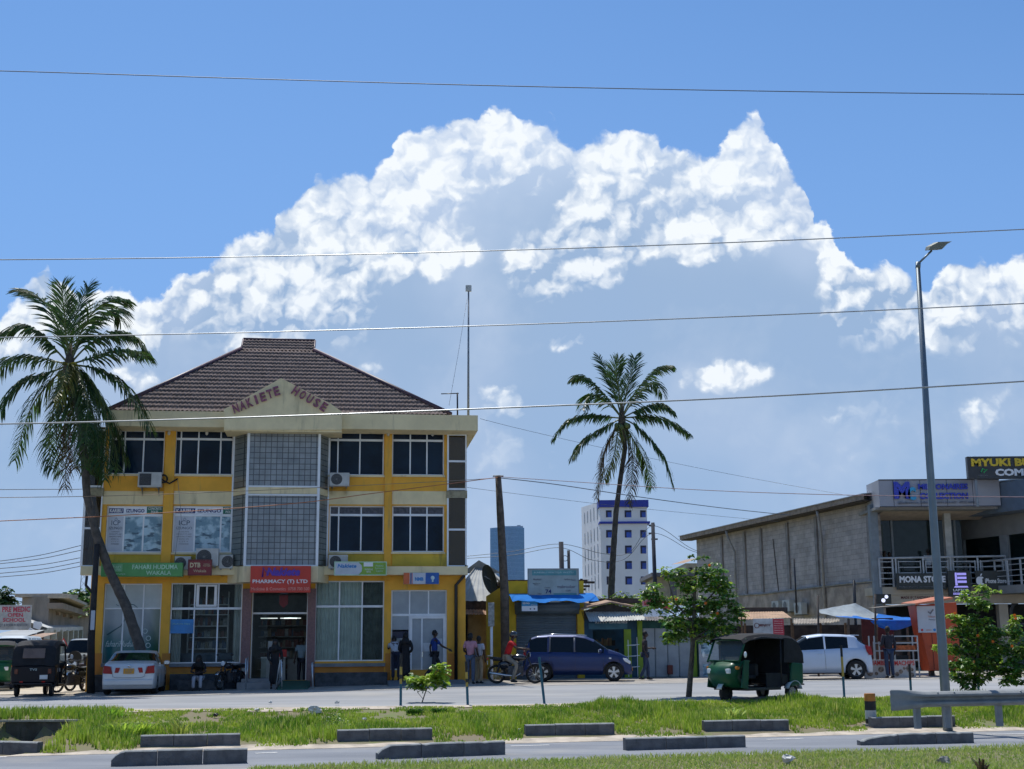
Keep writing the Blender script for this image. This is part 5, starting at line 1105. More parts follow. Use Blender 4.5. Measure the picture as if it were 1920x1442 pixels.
# corner glazing strips with curtains, both ends
def corner(xa, xb, flip, nm='corner_glazing'):
    o = None; q = MB(); yo = -.05
    for z in (fz(1062), fz(992), fz(925), fz(915), fz(862), zTop-.1): q.box(xa+.04, xb-.04, yo-.02, yo+.03, z-.035, z+.035)
    q.box(xa, xa+.06, yo-.03, yo+.04, fz(1063), zTop); q.box(xb-.04, xb, yo-.03, yo+.04, fz(1063), zTop); o = q.build(nm, WF, H)
    q = MB(); q.box(xa+.03, xb-.02, yo, yo+.006, fz(1063), zTop); q.build('pane', glass_mat('brown_glass', (.035,.03,.03), .45), o)
    q = MB(); q.box(xa+.02, xb-.01, .28, .30, fz(1063), zTop); q.box(xa+.02, xa+.03, yo+.01, .28, fz(1063), zTop); q.box(xb-.02, xb-.01, yo+.01, .28, fz(1063), zTop); q.build('reveal', M('dark_void', (.03,.03,.03), .9), o)
    w = xb-xa; curtain('curtain', xa+w*.35, xa+w*.72, .08, fz(1062), zTop-.05, M('curtain_brown', (.30,.24,.19), .9, var=.2), o, .1, .02)
    q = MB(); q.box(xa-.02, xb+.03, yo-.06, .2, fz(932), fz(918)); q.build('stained_block', M('stained_cream', (.3,.27,.18), .9, var=.3, sc=6, stain=((.06,.06,.05), .4, 5.)), o)
corner(fx(838,0,930), xR2+.02, 0); corner(xL2, fx(192,0,950), 1)
q = MB(); q.box(xL2-.03, xL2+.06, -.02, 1.6, fz(1063), zTop); q.build('corner_post', WF, H)
q = MB(); q.box(xR2, xR2+.04, -.03, .05, fz(1063), zTop); q.build('corner_post', WF, H)
# bulkhead lamps under the cornice
for px, py in ((225,811),(317,811),(388,811),(637,813),(728,813),(811,813)):
    x, z = FA.f(px, py, -.12); q = MB(); q.tube([(x,-.02,z+.09),(x,-.12,z+.09)], .02, 6); q.tube([(x,-.12,z+.09),(x,-.12,z+.05)], .055, 10); q.ball((x,-.12,z-.02), (.055,.055,.08), 12, 8); q.build('bulkhead_lamp', M('lamp_globe', (.55,.53,.48), .3), H, True)
# plinth, steps and ramps
STN = M('dark_stone', (.07,.075,.08), .9, var=.35, sc=5., bump=.7, bsc=12.)
gz = .52
for a, b, t_, d in ((590,726,1262,1292),(318,455,1262,1292),(176,300,1262,1292)):
    r = win_rect(a, b, t_, d, -.25); q = MB(); q.box(r[0], r[1], -.3, -.0005, .3, fz(1262)); q.build('plinth', STN, H, bev=.02)
q = MB(); r = win_rect(453, 592, 1270, 1290, -.6); q.box(r[0], r[1]-1.2, -.9, -.142, .3, fz(1272, -.6)); q.box(r[0]-.1, r[1]-1.25, -1.4, -.9, .3, fz(1279, -1.)); q.build('entrance_steps', M('step_grey', (.25,.25,.25), .8, bump=.3), H, bev=.01)
q = MB(); q.prism([(-.142, z0), (-3.0, .62), (-3.0, .3), (-.142, .3)], 'yz', r[1]-1.18, r[1]-.2); q.build('ramp', M('ramp_green', (.02,.09,.06), .8, var=.2), H)
q = MB(); ra = win_rect(727, 870, 1258, 1290, -.8); q.prism([(-.004, .78), (-.9, .78), (-2.6, .60), (-2.6, .3), (-.004, .3)], 'yz', ra[0], ra[1]); q.build('ramp', M('ramp_grey', (.17,.18,.19), .85, var=.15, bump=.2), H)
# things on the facade
def sign(name, label, rect, off, depth, col, cat='sign', group=None, rim=None, frame=FA, bev=.01):
    a, b, t_, d = rect; x0, z1 = frame.f(a, t_, off); x1, z0 = frame.f(b, d, off); t = frame.root(name, label, cat, x0, off, z0, group=group)
    q = MB(); q.box(0, x1-x0, .0, depth, 0, z1-z0); q.build('board', col, t, bev=bev)
    if rim:
        W_, H_ = x1-x0, z1-z0; q = MB(); q.box(-.02, W_+.02, -.012, .02, -.02, .012); q.box(-.02, W_+.02, -.012, .02, H_-.012, H_+.02); q.box(-.02, .012, -.012, .02, .012, H_-.012); q.box(W_-.012, W_+.02, -.012, .02, .012, H_-.012); q.build('frame', rim, t)
    return t, x1-x0, z1-z0
IW, IN, IR, IG = M('ink_white'), M('ink_navy'), M('ink_red'), M('ink_grey')
t, w, h = sign('shop_sign', 'long green box sign of the money agent above the left shop windows', (190,342,1055,1081), -.75, .3, M('sign_green', (.09,.33,.09), .35, var=.1)); text('FAHARI HUDUMA', t, M('ink_mint', (.45,.68,.48), .4), w*.38, w*.94, h*.52, h*.86, -.003, bold=.02); text('WAKALA', t, M('ink_mint'), w*.55, w*.86, h*.12, h*.42, -.003, bold=.02)
q = MB(); q.box(w*.08, w*.26, -.006, -.001, h*.34, h*.9); q.build('logo', M('ink_mint_dull', (.2,.45,.22), .4), t); text('HUDUMA', t, M('ink_mint'), w*.10, w*.24, h*.42, h*.58, -.008); text('fahari', t, M('ink_mint'), w*.10, w*.24, h*.62, h*.82, -.008); text('bank moja', t, M('ink_mint'), w*.06, w*.3, h*.1, h*.26, -.003)
t, w, h = sign('shop_sign', 'square dark red sign with three large cream letters beside the air conditioners', (354,396,1050,1078), -.85, .12, M('sign_maroon', (.20,.012,.02), .35, var=.1), rim=M('ink_brown', (.12,.02,.02), .5)); text('DTB', t, M('ink_cream', (.6,.5,.3), .4), w*.06, w*.52, h*.5, h*.82, -.003, bold=.03); text('Wakala', t, M('ink_cream'), w*.22, w*.78, h*.18, h*.36, -.003); text('DIAMOND\nTRUST BANK', t, M('ink_cream'), w*.62, w*.95, h*.56, h*.76, -.003)
t, w, h = sign('shop_sign', 'big bright red pharmacy sign above the main entrance', (470,582,1061,1111), -1.25, .2, M('sign_red', (.55,.035,.018), .35, var=.08)); VI = M('ink_violet', (.10,.03,.35), .4)
text('Nakiete', t, VI, w*.26, w*.82, h*.62, h*.93, -.02, bold=.05, ext=.03, shear=.25); q = MB(); q.tube([(w*.2,-.01,h*.58), (w*.21,-.01,h*.93), (w*.3,-.01,h*.66), (w*.31,-.01,h*.93)], .03, 6); q.build('logo', VI, t, True)
text('PHARMACY (T) LTD', t, IW, w*.04, w*.95, h*.31, h*.49, -.003, bold=.02); text('Medicine & Cosmetics  0758 700 500', t, M('ink_pink', (.75,.35,.3), .4), w*.02, w*.98, h*.08, h*.2, -.003)
t, w, h = sign('shop_sign', 'white and lime green framed sign right of the glass block bay', (628,724,1054,1078), -.75, .08, M('poster_grey'), rim=M('ink_mint')); LM_ = M('sign_lime', (.22,.38,.04), .35)
q = MB(); cx = w*.53; q.prism([(w*.46,.01),(w-.01,.01),(w-.01,h-.01),(w*.46,h-.01),(w*.52,h*.75),(w*.53,h*.5),(w*.52,h*.25)], 'xz', -.005, -.001); q.build('green_field', LM_, t); text('Nakiete', t, M('ink_blue', (.02,.2,.5), .4), w*.05, w*.42, h*.55, h*.85, -.003, bold=.03, shear=.2)
text('Health and beauty\nfor every family', t, M('ink_pale'), w*.06, w*.42, h*.18, h*.42, -.003)
text('WHOLESALE\nRETAIL', t, IW, w*.58, w*.74, h*.18, h*.5, -.006); text('Medicine\nCosmetics\nSupplies', t, M('ink_mint'), w*.78, w*.96, h*.2, h*.8, -.006); q = MB(); q.box(w*.56, w*.74, -.008, -.005, h*.66, h*.98); q.build('badge', IW, t)
t, w, h = sign('shop_sign', 'small bank sign with orange left end and blue right end above the white door', (757,823,1074,1095), -.5, .16, M('poster_grey')); q = MB(); q.box(0, w*.17, -.006, -.001, 0, h); q.m(1).box(w*.19, w*.22, -.006, -.001, 0, h); q.m(2).box(w*.235, w*.25, -.006, -.001, 0, h); q.m(3).box(w*.62, w, -.006, -.001, 0, h); q.build('colour_bars', [M('sign_orange', (.6,.13,.04), .4), IN, IR, M('sign_blue', (.01,.10,.38), .4)], t)
text('NMB', t, M('ink_blue'), w*.32, w*.56, h*.28, h*.6, -.003, bold=.05); q = MB(); q.lathe([(.001,-.01),(.07,-.004)], (w*.82,-.007,h*.55), 'y', 14); q.tube([(w*.82,-.01,h*.45),(w*.82,-.01,h*.18)], .03, 6); q.build('emblem', M('ink_pale'), t)
# air conditioners
def aircon(label, rect, off, kind='fan', frame=FA, group='air conditioner outdoor units on the yellow building', fside=0):
    a, b, t_, d = rect; x0, z1 = frame.f(a, t_, off); x1, z0 = frame.f(b, d, off); w, h = x1-x0, z1-z0; t = frame.root('air_conditioner', label, 'air conditioner', x0, off, z0, group=group)
    q = MB(); q.box(0, w, 0, .3, 0, h); q.build('casing', M('aircon_casing', (.48,.49,.47), .5, var=.12, sc=4, stain=((.2,.17,.12), .2, 3.)), t, bev=.012)
    if kind == 'fan':
        r = h*.42; cx = w*(.36 if fside == 0 else .62); q = MB(); q.m(0).lathe([(.001,-.008),(r,-.008),(r,-.0005)], (cx,0,h*.5), 'y', 24); q.m(1)
        for k in range(1, 7): q.lathe([(r*k/7,-.014),(r*k/7+.008,-.014)], (cx,0,h*.5), 'y', 24)
        q.lathe([(.001,-.02),(r*.2,-.016)], (cx,0,h*.5), 'y', 12); q.build('fan_grille', [M('fan_dark', (.035,.035,.04), .5), M('grille_grey', (.14,.15,.15), .5)], t)
    else:
        q = MB(); q.box(w*.07, w*.57, -.008, -.0005, h*.1, h*.9); q.m(1)
        for k in range(14): q.box(w*.07, w*.57, -.014, -.008, h*(.11+.057*k), h*(.125+.057*k))
        q.build('louvre_grille', [M('fan_dark', (.035,.035,.04), .5), M('louvre', (.08,.09,.1), .5)], t)
    q = MB()
    for x in (w*.15, w*.85): q.box(x-.02, x+.02, .0, -off-.005 if off < 0 else .05, -.04, -.002); q.add([(x,.05,-.04),(x,-off-.01,-.04),(x,-off-.01,-.3)], [(0,1,2)])
    q.build('bracket', M('grey_steel'), t); return t
aircon('air conditioner with square louvre and black pipe coil under the top left windows', (259,302,885,913), -.5, 'louvre')
aircon('air conditioner with round fan under the top floor window right of the bay', (618,655,886,911), -.5); aircon('largest air conditioner, just above the square dark red sign', (368,409,1028,1061), -.65); aircon('air conditioner half hidden behind the right end of the long green sign', (328,357,1043,1068), -.5)
aircon('air conditioner with black fan beside the left foot of the glass block bay', (411,436,1040,1066), -.5, fside=1); aircon('air conditioner behind the white and lime sign', (616,652,1040,1066), -.5)
pipe = MB(); pts = []
for k in range(26): a = k*.5; x, z = FA.f(307+7*math.cos(a+PI), 898-7*math.sin(a+PI), -.3); pts.append((x, -.3-.004*k, z))
x, z = FA.f(318, 907, -.2); pts.append((x,-.25,z)); x, z = FA.f(333, 898, -.02); pts.append((x,-.02,z))
pt = thing('pipe_coil', 'black rubber pipe coiled beside the louvred air conditioner', 'pipe', FA.w(0,0,0), FA.a); pipe.tube(pts, .03, 6); pipe.build('pipe', M('dark_rubber'), pt, True)
def line_thing(name, label, cat, frame, pts, r, mat, group=None):
    p0 = frame.f(pts[0][0], pts[0][1], pts[0][2]); mb = MB(); mb.tube([(*( (lambda u: (u[0], p[2], u[1]))(frame.f(*p))),) for p in pts], r, 6); o = mb.build(name, mat, None, True); o.location = frame.O; o.rotation_euler = (0,0,frame.a); return tag(o, label, cat, group)
line_thing('cable', 'thin grey cable hanging down the facade past the second poster window', 'cable', FA, [(333,898,-.1),(337,935,-.14),(340,975,-.14),(332,1015,-.14),(326,1060,-.14)], .008, M('ink_grey'))
line_thing('drain_pipe', 'dark drain pipe slanting at the right corner of the yellow building', 'pipe', FA, [(875,1060,-.2),(868,1082,-.15),(855,1097,-.1),(855,1285,-.1)], .06, M('black_paint'))
# handrails at the entrance
HR = M('handrail_steel', (.55,.56,.57), .25, .6)
def rail(label, px, pyt, pyb, Yo, lean=0.):
    b = FA.f(px, pyb, Yo); tp = FA.f(px+lean, pyt, Yo); t = FA.root('handrail', label, 'handrail', b[0], Yo, .58, group='steel handrail posts at the pharmacy steps'); hh = tp[1]-.58
    q = MB(); q.tube([(0,0,0), (tp[0]-b[0],0,hh), (tp[0]-b[0],.9,hh+.05)], .025, 8); q.tube([(tp[0]-b[0],.9,hh+.05),(tp[0]-b[0],.9,.1)], .02, 8); q.build('rail', HR, t, True); return t
rail('steel handrail left of the pharmacy steps', 461, 1236, 1286, -1.9); rail('right steel handrail of the green ramp', 587, 1245, 1290, -2.8, -2)
t = FA.root('handrail', 'A shaped steel handrail end beside the woman in black', 'handrail', fx(523,-2.8,1270), -2.8, .58, group='steel handrail posts at the pharmacy steps'); q = MB(); q.tube([(-.1,0,0),(.02,0,.92),(.07,0,.92),(.1,0,0)], .022, 8); q.tube([(.04,0,.92),(.04,1.6,1.0)], .022, 8); q.build('rail', HR, t, True)
# antenna masts on the roof
def masts():
    b = FA.f(878, 772, .3); t = FA.root('antenna_mast', 'tall thin mast with small square antenna box on the flat corner of the roof', 'mast', b[0], .3, cz1-.03); tp = FA.f(878.5, 545, .3)
    q = MB(); q.tube([(0,0,-.1),(tp[0]-b[0],0,tp[1]-cz1)], [.045,.03], 8); q.build('pole', M('grey_steel'), t, True); q = MB(); q.obox((tp[0]-b[0],0,tp[1]-cz1+.12), (.22,.1,.24)); q.build('antenna_box', M('aircon_casing'), t, bev=.02)
    b = FA.f(858, 772, .2); t = FA.root('tv_aerial', 'short bent aerial pole left of the tall mast on the roof corner', 'aerial', b[0], .2, cz1-.03); tp = FA.f(857.5, 735, .2); l = FA.f(827, 737, .2); q = MB(); q.tube([(0,0,-.1),(tp[0]-b[0],0,tp[1]-cz1)], .03, 6); q.tube([(tp[0]-b[0]+.05,0,tp[1]-cz1-.02),(l[0]-b[0],0,l[1]-cz1)], .018, 6); q.build('pole', M('black_paint'), t, True)
masts()
line_thing('guy_wire', 'thin guy wire slanting down left from the tall roof mast', 'cable', FA, [(876,560,.3),(858,670,.1),(842,760,-.3)], .006, M('ink_grey'))
# ---------------------------------------------------------------- row of small shops right of the yellow building
FS = Fr((0, 49.6), .07); YS = M('shop_yellow', (.72,.47,.03), .8, var=.12, sc=2., bump=.2, stain=((.3,.2,.05), .25, 1.5)); DK = M('dark_void', (.03,.03,.03), .9)
def corr(mb, A, B, C, Dq, pitch=.09, amp=.014, rows=2):
    """corrugated sheet: A-B lower edge, C-D upper edge"""
    A, B, C, Dq = map(Vector, (A, B, C, Dq)); n = max(4, int((B-A).length/pitch)*4); nr = ((B-A).cross(C-A)).normalized(); vs = []
    if nr.z < 0: nr = -nr
    for j in range(rows+1):
        t = j/rows
        for i in range(n+1):
            f = i/n; vs.append((A.lerp(B, f)).lerp(C.lerp(Dq, f), t)+nr*(amp*math.sin(2*PI*f*n/4)))
    W_ = n+1; mb.add(vs, [(j*W_+i, j*W_+i+1, (j+1)*W_+i+1, (j+1)*W_+i) for j in range(rows) for i in range(n)]); return mb
def fp(fr, px, py, off): x, z = fr.f(px, py, off); return (x, off, z)
RUST = M('rusty_sheet', (.34,.19,.12), .75, var=.3, sc=2.5, bump=.3, stain=((.15,.07,.04), .4, 2.)); TIN = M('tin_roof', (.36,.38,.39), .75, .0, var=.12, sc=1.5, stain=((.25,.2,.17), .2, 1.)); WTIN = M('pale_sheet', (.50,.50,.46), .7, var=.2, sc=3., stain=((.2,.18,.15), .3, 3.))
# hut with silver roof behind the alley
t = FS.root('tin_roofed_house', 'small house with silver corrugated hip roof behind the alley', 'house'); q = MB()
ap = fp(FS, 897, 1057, 6.5); e0 = fp(FS, 845, 1127, 3.); e1 = fp(FS, 985, 1127, 3.); corr(q, e0, e1, ap, (ap[0]+.25, ap[1], ap[2]), .28, .02); q.quad(e1, (e1[0], 10, e1[2]), ap); q.quad(e0, ap, (e0[0], 10, e0[2])); ro = q.build('roof', TIN, t, True)
q = MB(); q.tube([e0, ap, e1], .07, 6); q.prism([(ap[0]-.75, ap[2]-.42),(ap[0], ap[2]+.12),(ap[0]+.95, ap[2]-.42)], 'xz', 6.0, 6.3); q.build('ridge_cap', M('grey_cap', (.28,.28,.27), .6, var=.2), ro)
q = MB(); q.box(e0[0]+.2, e1[0]-.2, 3.3, 9.5, .6, e0[2]+.02); q.build('wall', M('plaster_grime', (.2,.17,.13), .9, var=.3, sc=2.), t)
t = FS.root('satellite_dish', 'large dark mesh satellite dish leaning on the silver roof', 'satellite dish', *fp(FS, 921, 1088, 2.2)); t.rotation_euler = (math.radians(72), math.radians(-28), math.radians(-24)); q = MB(); q.lathe([(r_, .42*(r_/.85)**2*.55-.1) for r_ in np.linspace(.001, .85, 8)], (0,0,0), 'z', 28); o = q.build('dish', M('dish_dark', (.05,.055,.05), .7, var=.2), t, True); o.scale = (.34,.82,.82); s_ = o.modifiers.new('s','SOLIDIFY'); s_.thickness = .03
q = MB(); q.tube([(0,0,0),(0,0,.5)], .02, 5); q.tube([(0,0,-.1),(0,-.6,-.9)], .03, 5); q.build('feed_arm', M('grey_steel'), t)
# alley lean-to
t = FS.root('lean_to_shed', 'low dark shed with rusty awning closing the alley beside the yellow building', 'shed'); a = fp(FS, 855, 1143, 1.4); b = fp(FS, 913, 1127, 1.4)
q = MB(); q.box(a[0]-.1, b[0]+.3, 1.5, 1.8, a[2], b[2]); q.build('fascia', M('dark_fascia', (.06,.045,.04), .9, var=.4, sc=6, bump=.5), t)
q = MB(); c0, c1 = fp(FS, 857, 1152, .9), fp(FS, 912, 1152, .9); corr(q, c0, c1, (c0[0], 1.55, a[2]+.02), (c1[0], 1.55, a[2]+.02), .12, .015); q.build('awning', RUST, t, True)
q = MB(); w0, w1 = fp(FS, 878, 1200, 2.), fp(FS, 911, 1200, 2.); q.box(w0[0], w1[0]+.2, 2., 2.1, .6, a[2]); q.build('wall', M('cream_dirty', (.34,.28,.18), .9, var=.2, sc=2.), t); each('back_wall', [(c0[0]-.3, w0[0]-.002, 3.2, 3.3, .6, a[2])], DK, t)
# yellow shop with roller shutter
t = FS.root('yellow_shop', 'bright yellow shop with grey roller shutter and blue canopy', 'shop'); SH = win = None
x0, _ = FS.f(950, 1200); x1, _ = FS.f(1096, 1200); zt = FS.z(1112, 0, 1000); sx0, sx1 = FS.x(966), FS.x(1080); sz = FS.z(1128, 0, 1020)
q = MB(); wall_grid(q, x0, x1, .5, zt+.45, 0, .25, [(sx0, sx1, .5, sz)]); q.box(x0, x0+.2, .251, 5, .5, zt+.4); q.box(x1-.2, x1, .251, 5, .5, zt+.4); q.build('wall', YS, t)
q = MB(); gx = FS.f(912, 1118, .7); gt = FS.f(951, 1093, .7); q.prism([(gx[0], .5), (gt[0]+.4, .5), (gt[0]+.4, gt[1]+.1), (gt[0], gt[1]), (gx[0], gx[1])], 'xz', .7, 1.0); q.build('gable_wall', M('shop_yellow_shaded', (.48,.34,.04), .85, var=.2, sc=2., bump=.3), t)  # gable yellow darkened in its colour to stand for shadow
q = MB(); rz_ = FS.z(1092, .9, 1000); q.box(x0+.1, x1-.1, .9, 4.5, zt+.2, rz_); q.m(1).box(x0-.2, x1+.25, .7, 4.8, rz_, rz_+.09); q.build('upper_wall', [YS, M('dark_fascia')], t)
def shutter(x0, x1, z0, z1, y, parent, mat, pitch=.085):
    n = int((z1-z0)/pitch); vs = []
    for i in range(n*3+1):
        z = z0+(z1-z0)*i/(n*3); yy = y+(0, .014, .014)[i % 3]; vs += [(x0, yy, z), (x1, yy, z)]
    mb = MB(); mb.add(vs, [(2*i, 2*i+1, 2*i+3, 2*i+2) for i in range(n*3)]); return mb.build('roller_shutter', mat, parent)
SHM = M('shutter_grey', (.12,.155,.18), .5, .2, var=.12, sc=2.); shutter(sx0+.03, sx1-.03, .65, sz-.45, .12, t, SHM); q = MB(); q.tube([(sx0-.03,.02,sz-.28),(sx1+.06,.02,sz-.28)], .2, 12); q.box(sx0-.05, sx1+.08, -.17, .1, sz-.3, sz-.02); q.build('shutter_box', SHM, t, True)
q = MB(); a, b = fp(FS, 953, 1113, -.2), fp(FS, 1113, 1120, -.2); vs = []
for i in range(17):
    f = i/16; x = a[0]+(b[0]-a[0])*f; s_ = .05*math.sin(f*14)+.03*math.sin(f*31); vs += [(x, .1, a[2]+.02), (x+.05, -.6+s_*.5, a[2]-.12+s_*.3), (x+.1, -1.05+s_, a[2]-.33+s_*.8)]
q.add(vs, [(3*i+k, 3*i+3+k, 3*i+4+k, 3*i+1+k) for i in range(16) for k in (0, 1)]); o = q.build('canopy', M('canopy_blue', (.03,.2,.6), .9, var=.12, sc=3., trans=.1, spec=.1), t, True)
q = MB(); x, z = FS.f(1043, 1135, -.1); q.box(x-.07, x+.07, -.14, -.003, z-.14, z+.12); q.build('meter_box', M('aircon_casing'), t, bev=.02)
t, w, h = sign('shop_sign', 'small sky blue and white price sign hanging under the blue canopy', (978,1008,1126,1146), -.9, .03, M('sign_sky', (.03,.30,.58), .4), frame=FS); q = MB(); q.box(0.005, w-.005, -.005, -.001, .005, h*.48); q.build('white_field', M('poster_white'), t); text('tigo', t, IW, w*.05, w*.5, h*.6, h*.85, -.004, bold=.03); text('Pesa', t, IW, w*.62, w*.95, h*.52, h*.62, -.004); q = MB(); 
for k in (.55, .8): q.lathe([(.001,-.008),(w*.05,-.008)], (w*k,0,h*.22), 'y', 12)
q.build('dots', IG, t)
# billboard above the yellow shop
t, w, h = sign('billboard', 'pale framed hoarding with faded teal header standing on the yellow shop', (990,1085,1067,1117), -.3, .15, M('board_pale', (.34,.42,.42), .5, var=.15, sc=1.5), rim=M('grey_steel'), frame=FS); BK = IG
q = MB(); q.box(w*.08, w*.96, -.005, -.001, h*.76, h*.95); q.box(w*.5, w*.96, -.005, -.001, .02, h*.10); q.build('teal_panel', M('teal_faded', (.10,.30,.33), .5, var=.2), t)
rn = random.Random(9)
for s_, a, b, c, d in (('Maskani', .10,.26,.58,.65), ('Blocks na\nPaving', .10,.24,.38,.48), ('Cement', .32,.44,.28,.33), ('Tofali', .18,.26,.05,.11), ('74', .34,.46,.08,.24), ('mabrooker', .58,.94,.28,.40), ('hardware', .72,.86,.58,.64), ('Nondo', .86,.95,.56,.62), ('Call', .74,.84,.16,.22), ('Misumari', .04,.12,.0+.02,.05)): text(s_, t, IN if s_ == '74' else IG, w*a, w*b, h*c, h*d, -.004, bold=.03)
text('KARIBU WATEJA WETU', t, M('ink_pale'), w*.12, w*.9, h*.82, h*.9, -.008)
q = MB(); 
for x in (w*.1, w*.9): q.box(x-.03, x+.03, .16, .22, -.5, h)
q.build('posts', M('grey_steel'), t)
t = FS.root('roof_beams', 'three dark timber beams sticking out right of the pale hoarding', 'beams'); q = MB()
for py, x2 in ((1092,1115),(1099,1106),(1105,1098)): a, b = fp(FS, 1084, py-.5, .6), fp(FS, x2, py, .6); q.box(a[0], b[0], .6, .72, a[2]-.05, a[2]+.03)
q.box(a[0]+.1, a[0]+.2, .73, .8, a[2]-.8, a[2]+.4); q.build('beam', M('dark_wood'), t)
# blue kiosk with pale corrugated awning
BL_ = M('kiosk_blue', (.02,.075,.13), .7, var=.2, sc=3., bump=.2); LIME = M('lime_paint', (.22,.34,.03), .7, var=.15, sc=3.)
t = FS.root('blue_kiosk', 'dark blue kiosk with pale corrugated awning and lime green post', 'kiosk'); kx0, kx1 = FS.x(1092), FS.x(1195); kz = FS.z(1166, 0, 1140); q = MB(); wall_grid(q, kx0, kx1, .5, kz+.1, 0, .12, [(FS.x(1108), FS.x(1165), .95, FS.z(1181, 0, 1140))]); q.build('wall', BL_, t); each('back_wall', [(kx0, kx1, 2.6, 2.7, .5, kz)], BL_, t)
q = MB(); a, b = fp(FS, 1104, 1180, -.02), fp(FS, 1176, 1168, -.02); q.box(a[0], b[0], -.03, -.002, a[2], b[2]); sg = q.build('name_board', M('board_sky', (.06,.18,.26), .6, var=.2), t); text('KITTY CANDIES', t, M('poster_white'), FS.x(1113), FS.x(1172), FS.z(1169, 0, 1140), FS.z(1164.5, 0, 1140), -.035, bold=.02)
q = MB(); q.box(FS.x(1165), FS.x(1178), -.1, -.002, .7, FS.z(1180, 0, 1170)); q.build('post', LIME, t)
q = MB(); c0, c1, c2, c3 = fp(FS, 1105, 1166, -.9), fp(FS, 1212, 1162, -.9), fp(FS, 1097, 1147, -.05), fp(FS, 1200, 1147, -.05); corr(q, c0, c1, c2, c3, .1, .018); q.build('awning', WTIN, t, True)
q = MB(); a, b, c = fp(FS, 1088, 1141, -.1), fp(FS, 1145, 1128, -.1), fp(FS, 1200, 1139, -.1)
for u, v_ in ((a, b), (b, c)): q.add([(u[0],-.3,u[2]-.06), (v_[0],-.3,v_[2]-.06), (v_[0],-.3,v_[2]), (u[0],-.3,u[2]), (u[0],2.5,u[2]+.2), (v_[0],2.5,v_[2]+.2)], [(0,1,2,3), (3,2,5,4)])
q.build('roof', M('roof_tan', (.36,.24,.16), .8, var=.3, sc=3., bump=.3), t); q = MB(); q.prism([(kx0,kz+.05),(kx1,kz+.05),(c[0]-.1,c[2]-.1),(b[0],b[2]-.08),(a[0]+.05,a[2]-.1)], 'xz', .0, .1); q.box(FS.x(1110), FS.x(1206), 1.2, 1.4, FS.z(1131,1.2,1150), FS.z(1122,1.2,1150)); q.build('gable', M('dark_wood'), t)
rn = random.Random(3); q = MB()
for z in (1.1, 1.5, 1.9): shelf_goods(q, FS.x(1110), FS.x(1163), 1.9, z, .3, rn)
q.build('goods', [M('goods_dim', (.12,.08,.06), .6), M('goods_dim2', (.05,.06,.10), .6), M('goods_dim3', (.16,.13,.08), .6), DK], t)
t = FS.root('metal_rack', 'thin white wire display rack beside the lime post of the blue kiosk', 'rack', *fp(FS, 1190, 1265, -.4)); t.location.z = .76; q = MB()
for x in (-.22, .12): q.cyl((x,0,0), (x,0,1.35+.1*(x > 0)), .012, n=6)
for z in (.35, .75, 1.15): q.cyl((-.26,0,z), (.2,0,z+.03), .011, n=6); q.cyl((-.22,.3,z), (.12,.3,z), .011, n=6)
q.build('rack_frame', M('poster_white'), t)
# shop with pale metal doors
t = FS.root('metal_door_shop', 'closed shop with pale grey sheet metal doors and teal header', 'shop'); a, b = FS.x(1192), FS.x(1330); hz = FS.z(1178, 0, 1240); q = MB(); q.box(a, b, .05, .3, .5, FS.z(1160, 0, 1240)); q.build('wall', M('header_teal', (.03,.11,.10), .8, var=.2), t)
MDR = M('door_sheet', (.30,.34,.37), .55, .2, var=.12, sc=2., stain=((.2,.18,.15), .2, 2.))
for k, (u, v_) in enumerate(((1200,1222),(1222.5,1245),(1245.5,1266),(1266.5,1288))):
    q = MB(); q.box(FS.x(u), FS.x(v_)-.01, -.01, .045, .75, hz); q.box(FS.x(u)+.03, FS.x(u)+.06, -.03, -.01, .75, hz); q.build('door', MDR, t)
for u, v_ in ((1190,1199),(1288.5,1298)): q = MB(); q.box(FS.x(u), FS.x(v_), -.08, .045, .6, FS.z(1164, 0, 1240)); q.build('post', LIME, t)
q = MB(); q.box(FS.x(1243), FS.x(1252), -.22, -.035, FS.z(1264,0,1247), FS.z(1247,0,1247)); q.build('letter_box', M('box_maroon', (.15,.03,.02), .6), t, bev=.01)
q = MB(); c0, c1, c2, c3 = fp(FS, 1200, 1163, -.7), fp(FS, 1340, 1166, -.7), fp(FS, 1196, 1155, .1), fp(FS, 1340, 1158, .1); corr(q, c0, c1, c2, c3, .1, .015); q.build('awning', M('old_tin', (.12,.11,.11), .7, .2, var=.4, sc=3), t, True)
t, w, h = sign('shop_sign', 'small pink and red sign left of the young tree crown', (1204,1238,1121,1136), -.5, .05, M('sign_pink', (.5,.2,.22), .5), frame=FS); q = MB(); q.box(w*.1, w*.98, -.006, -.001, h*.1, h*.55); q.build('red_field', M('sign_red2', (.45,.03,.05), .4), t); text('HALOTEL', t, IR, w*.3, w*.95, h*.62, h*.9, -.003)
t, w, h = sign('shop_sign', 'red sign with white stripe partly behind the young tree crown', (1239,1262,1120,1143), -.5, .05, M('sign_red2'), frame=FS); q = MB(); q.box(w*.05, w*.95, -.006, -.001, h*.35, h*.5); q.build('white_stripe', IW, t); text('AIRTEL', t, IW, w*.15, w*.85, h*.6, h*.85, -.003)
t, w, h = sign('shop_sign', 'white sign with blue swoosh above the pale metal doors', (1206,1254,1142,1156), -.75, .04, M('poster_white'), frame=FS); q = MB(); q.tube([(w*.72,-.01,h*.3),(w*.78,-.01,h*.75),(w*.88,-.01,h*.8),(w*.92,-.01,h*.45)], .02, 5); q.build('swoosh', M('ink_blue'), t)
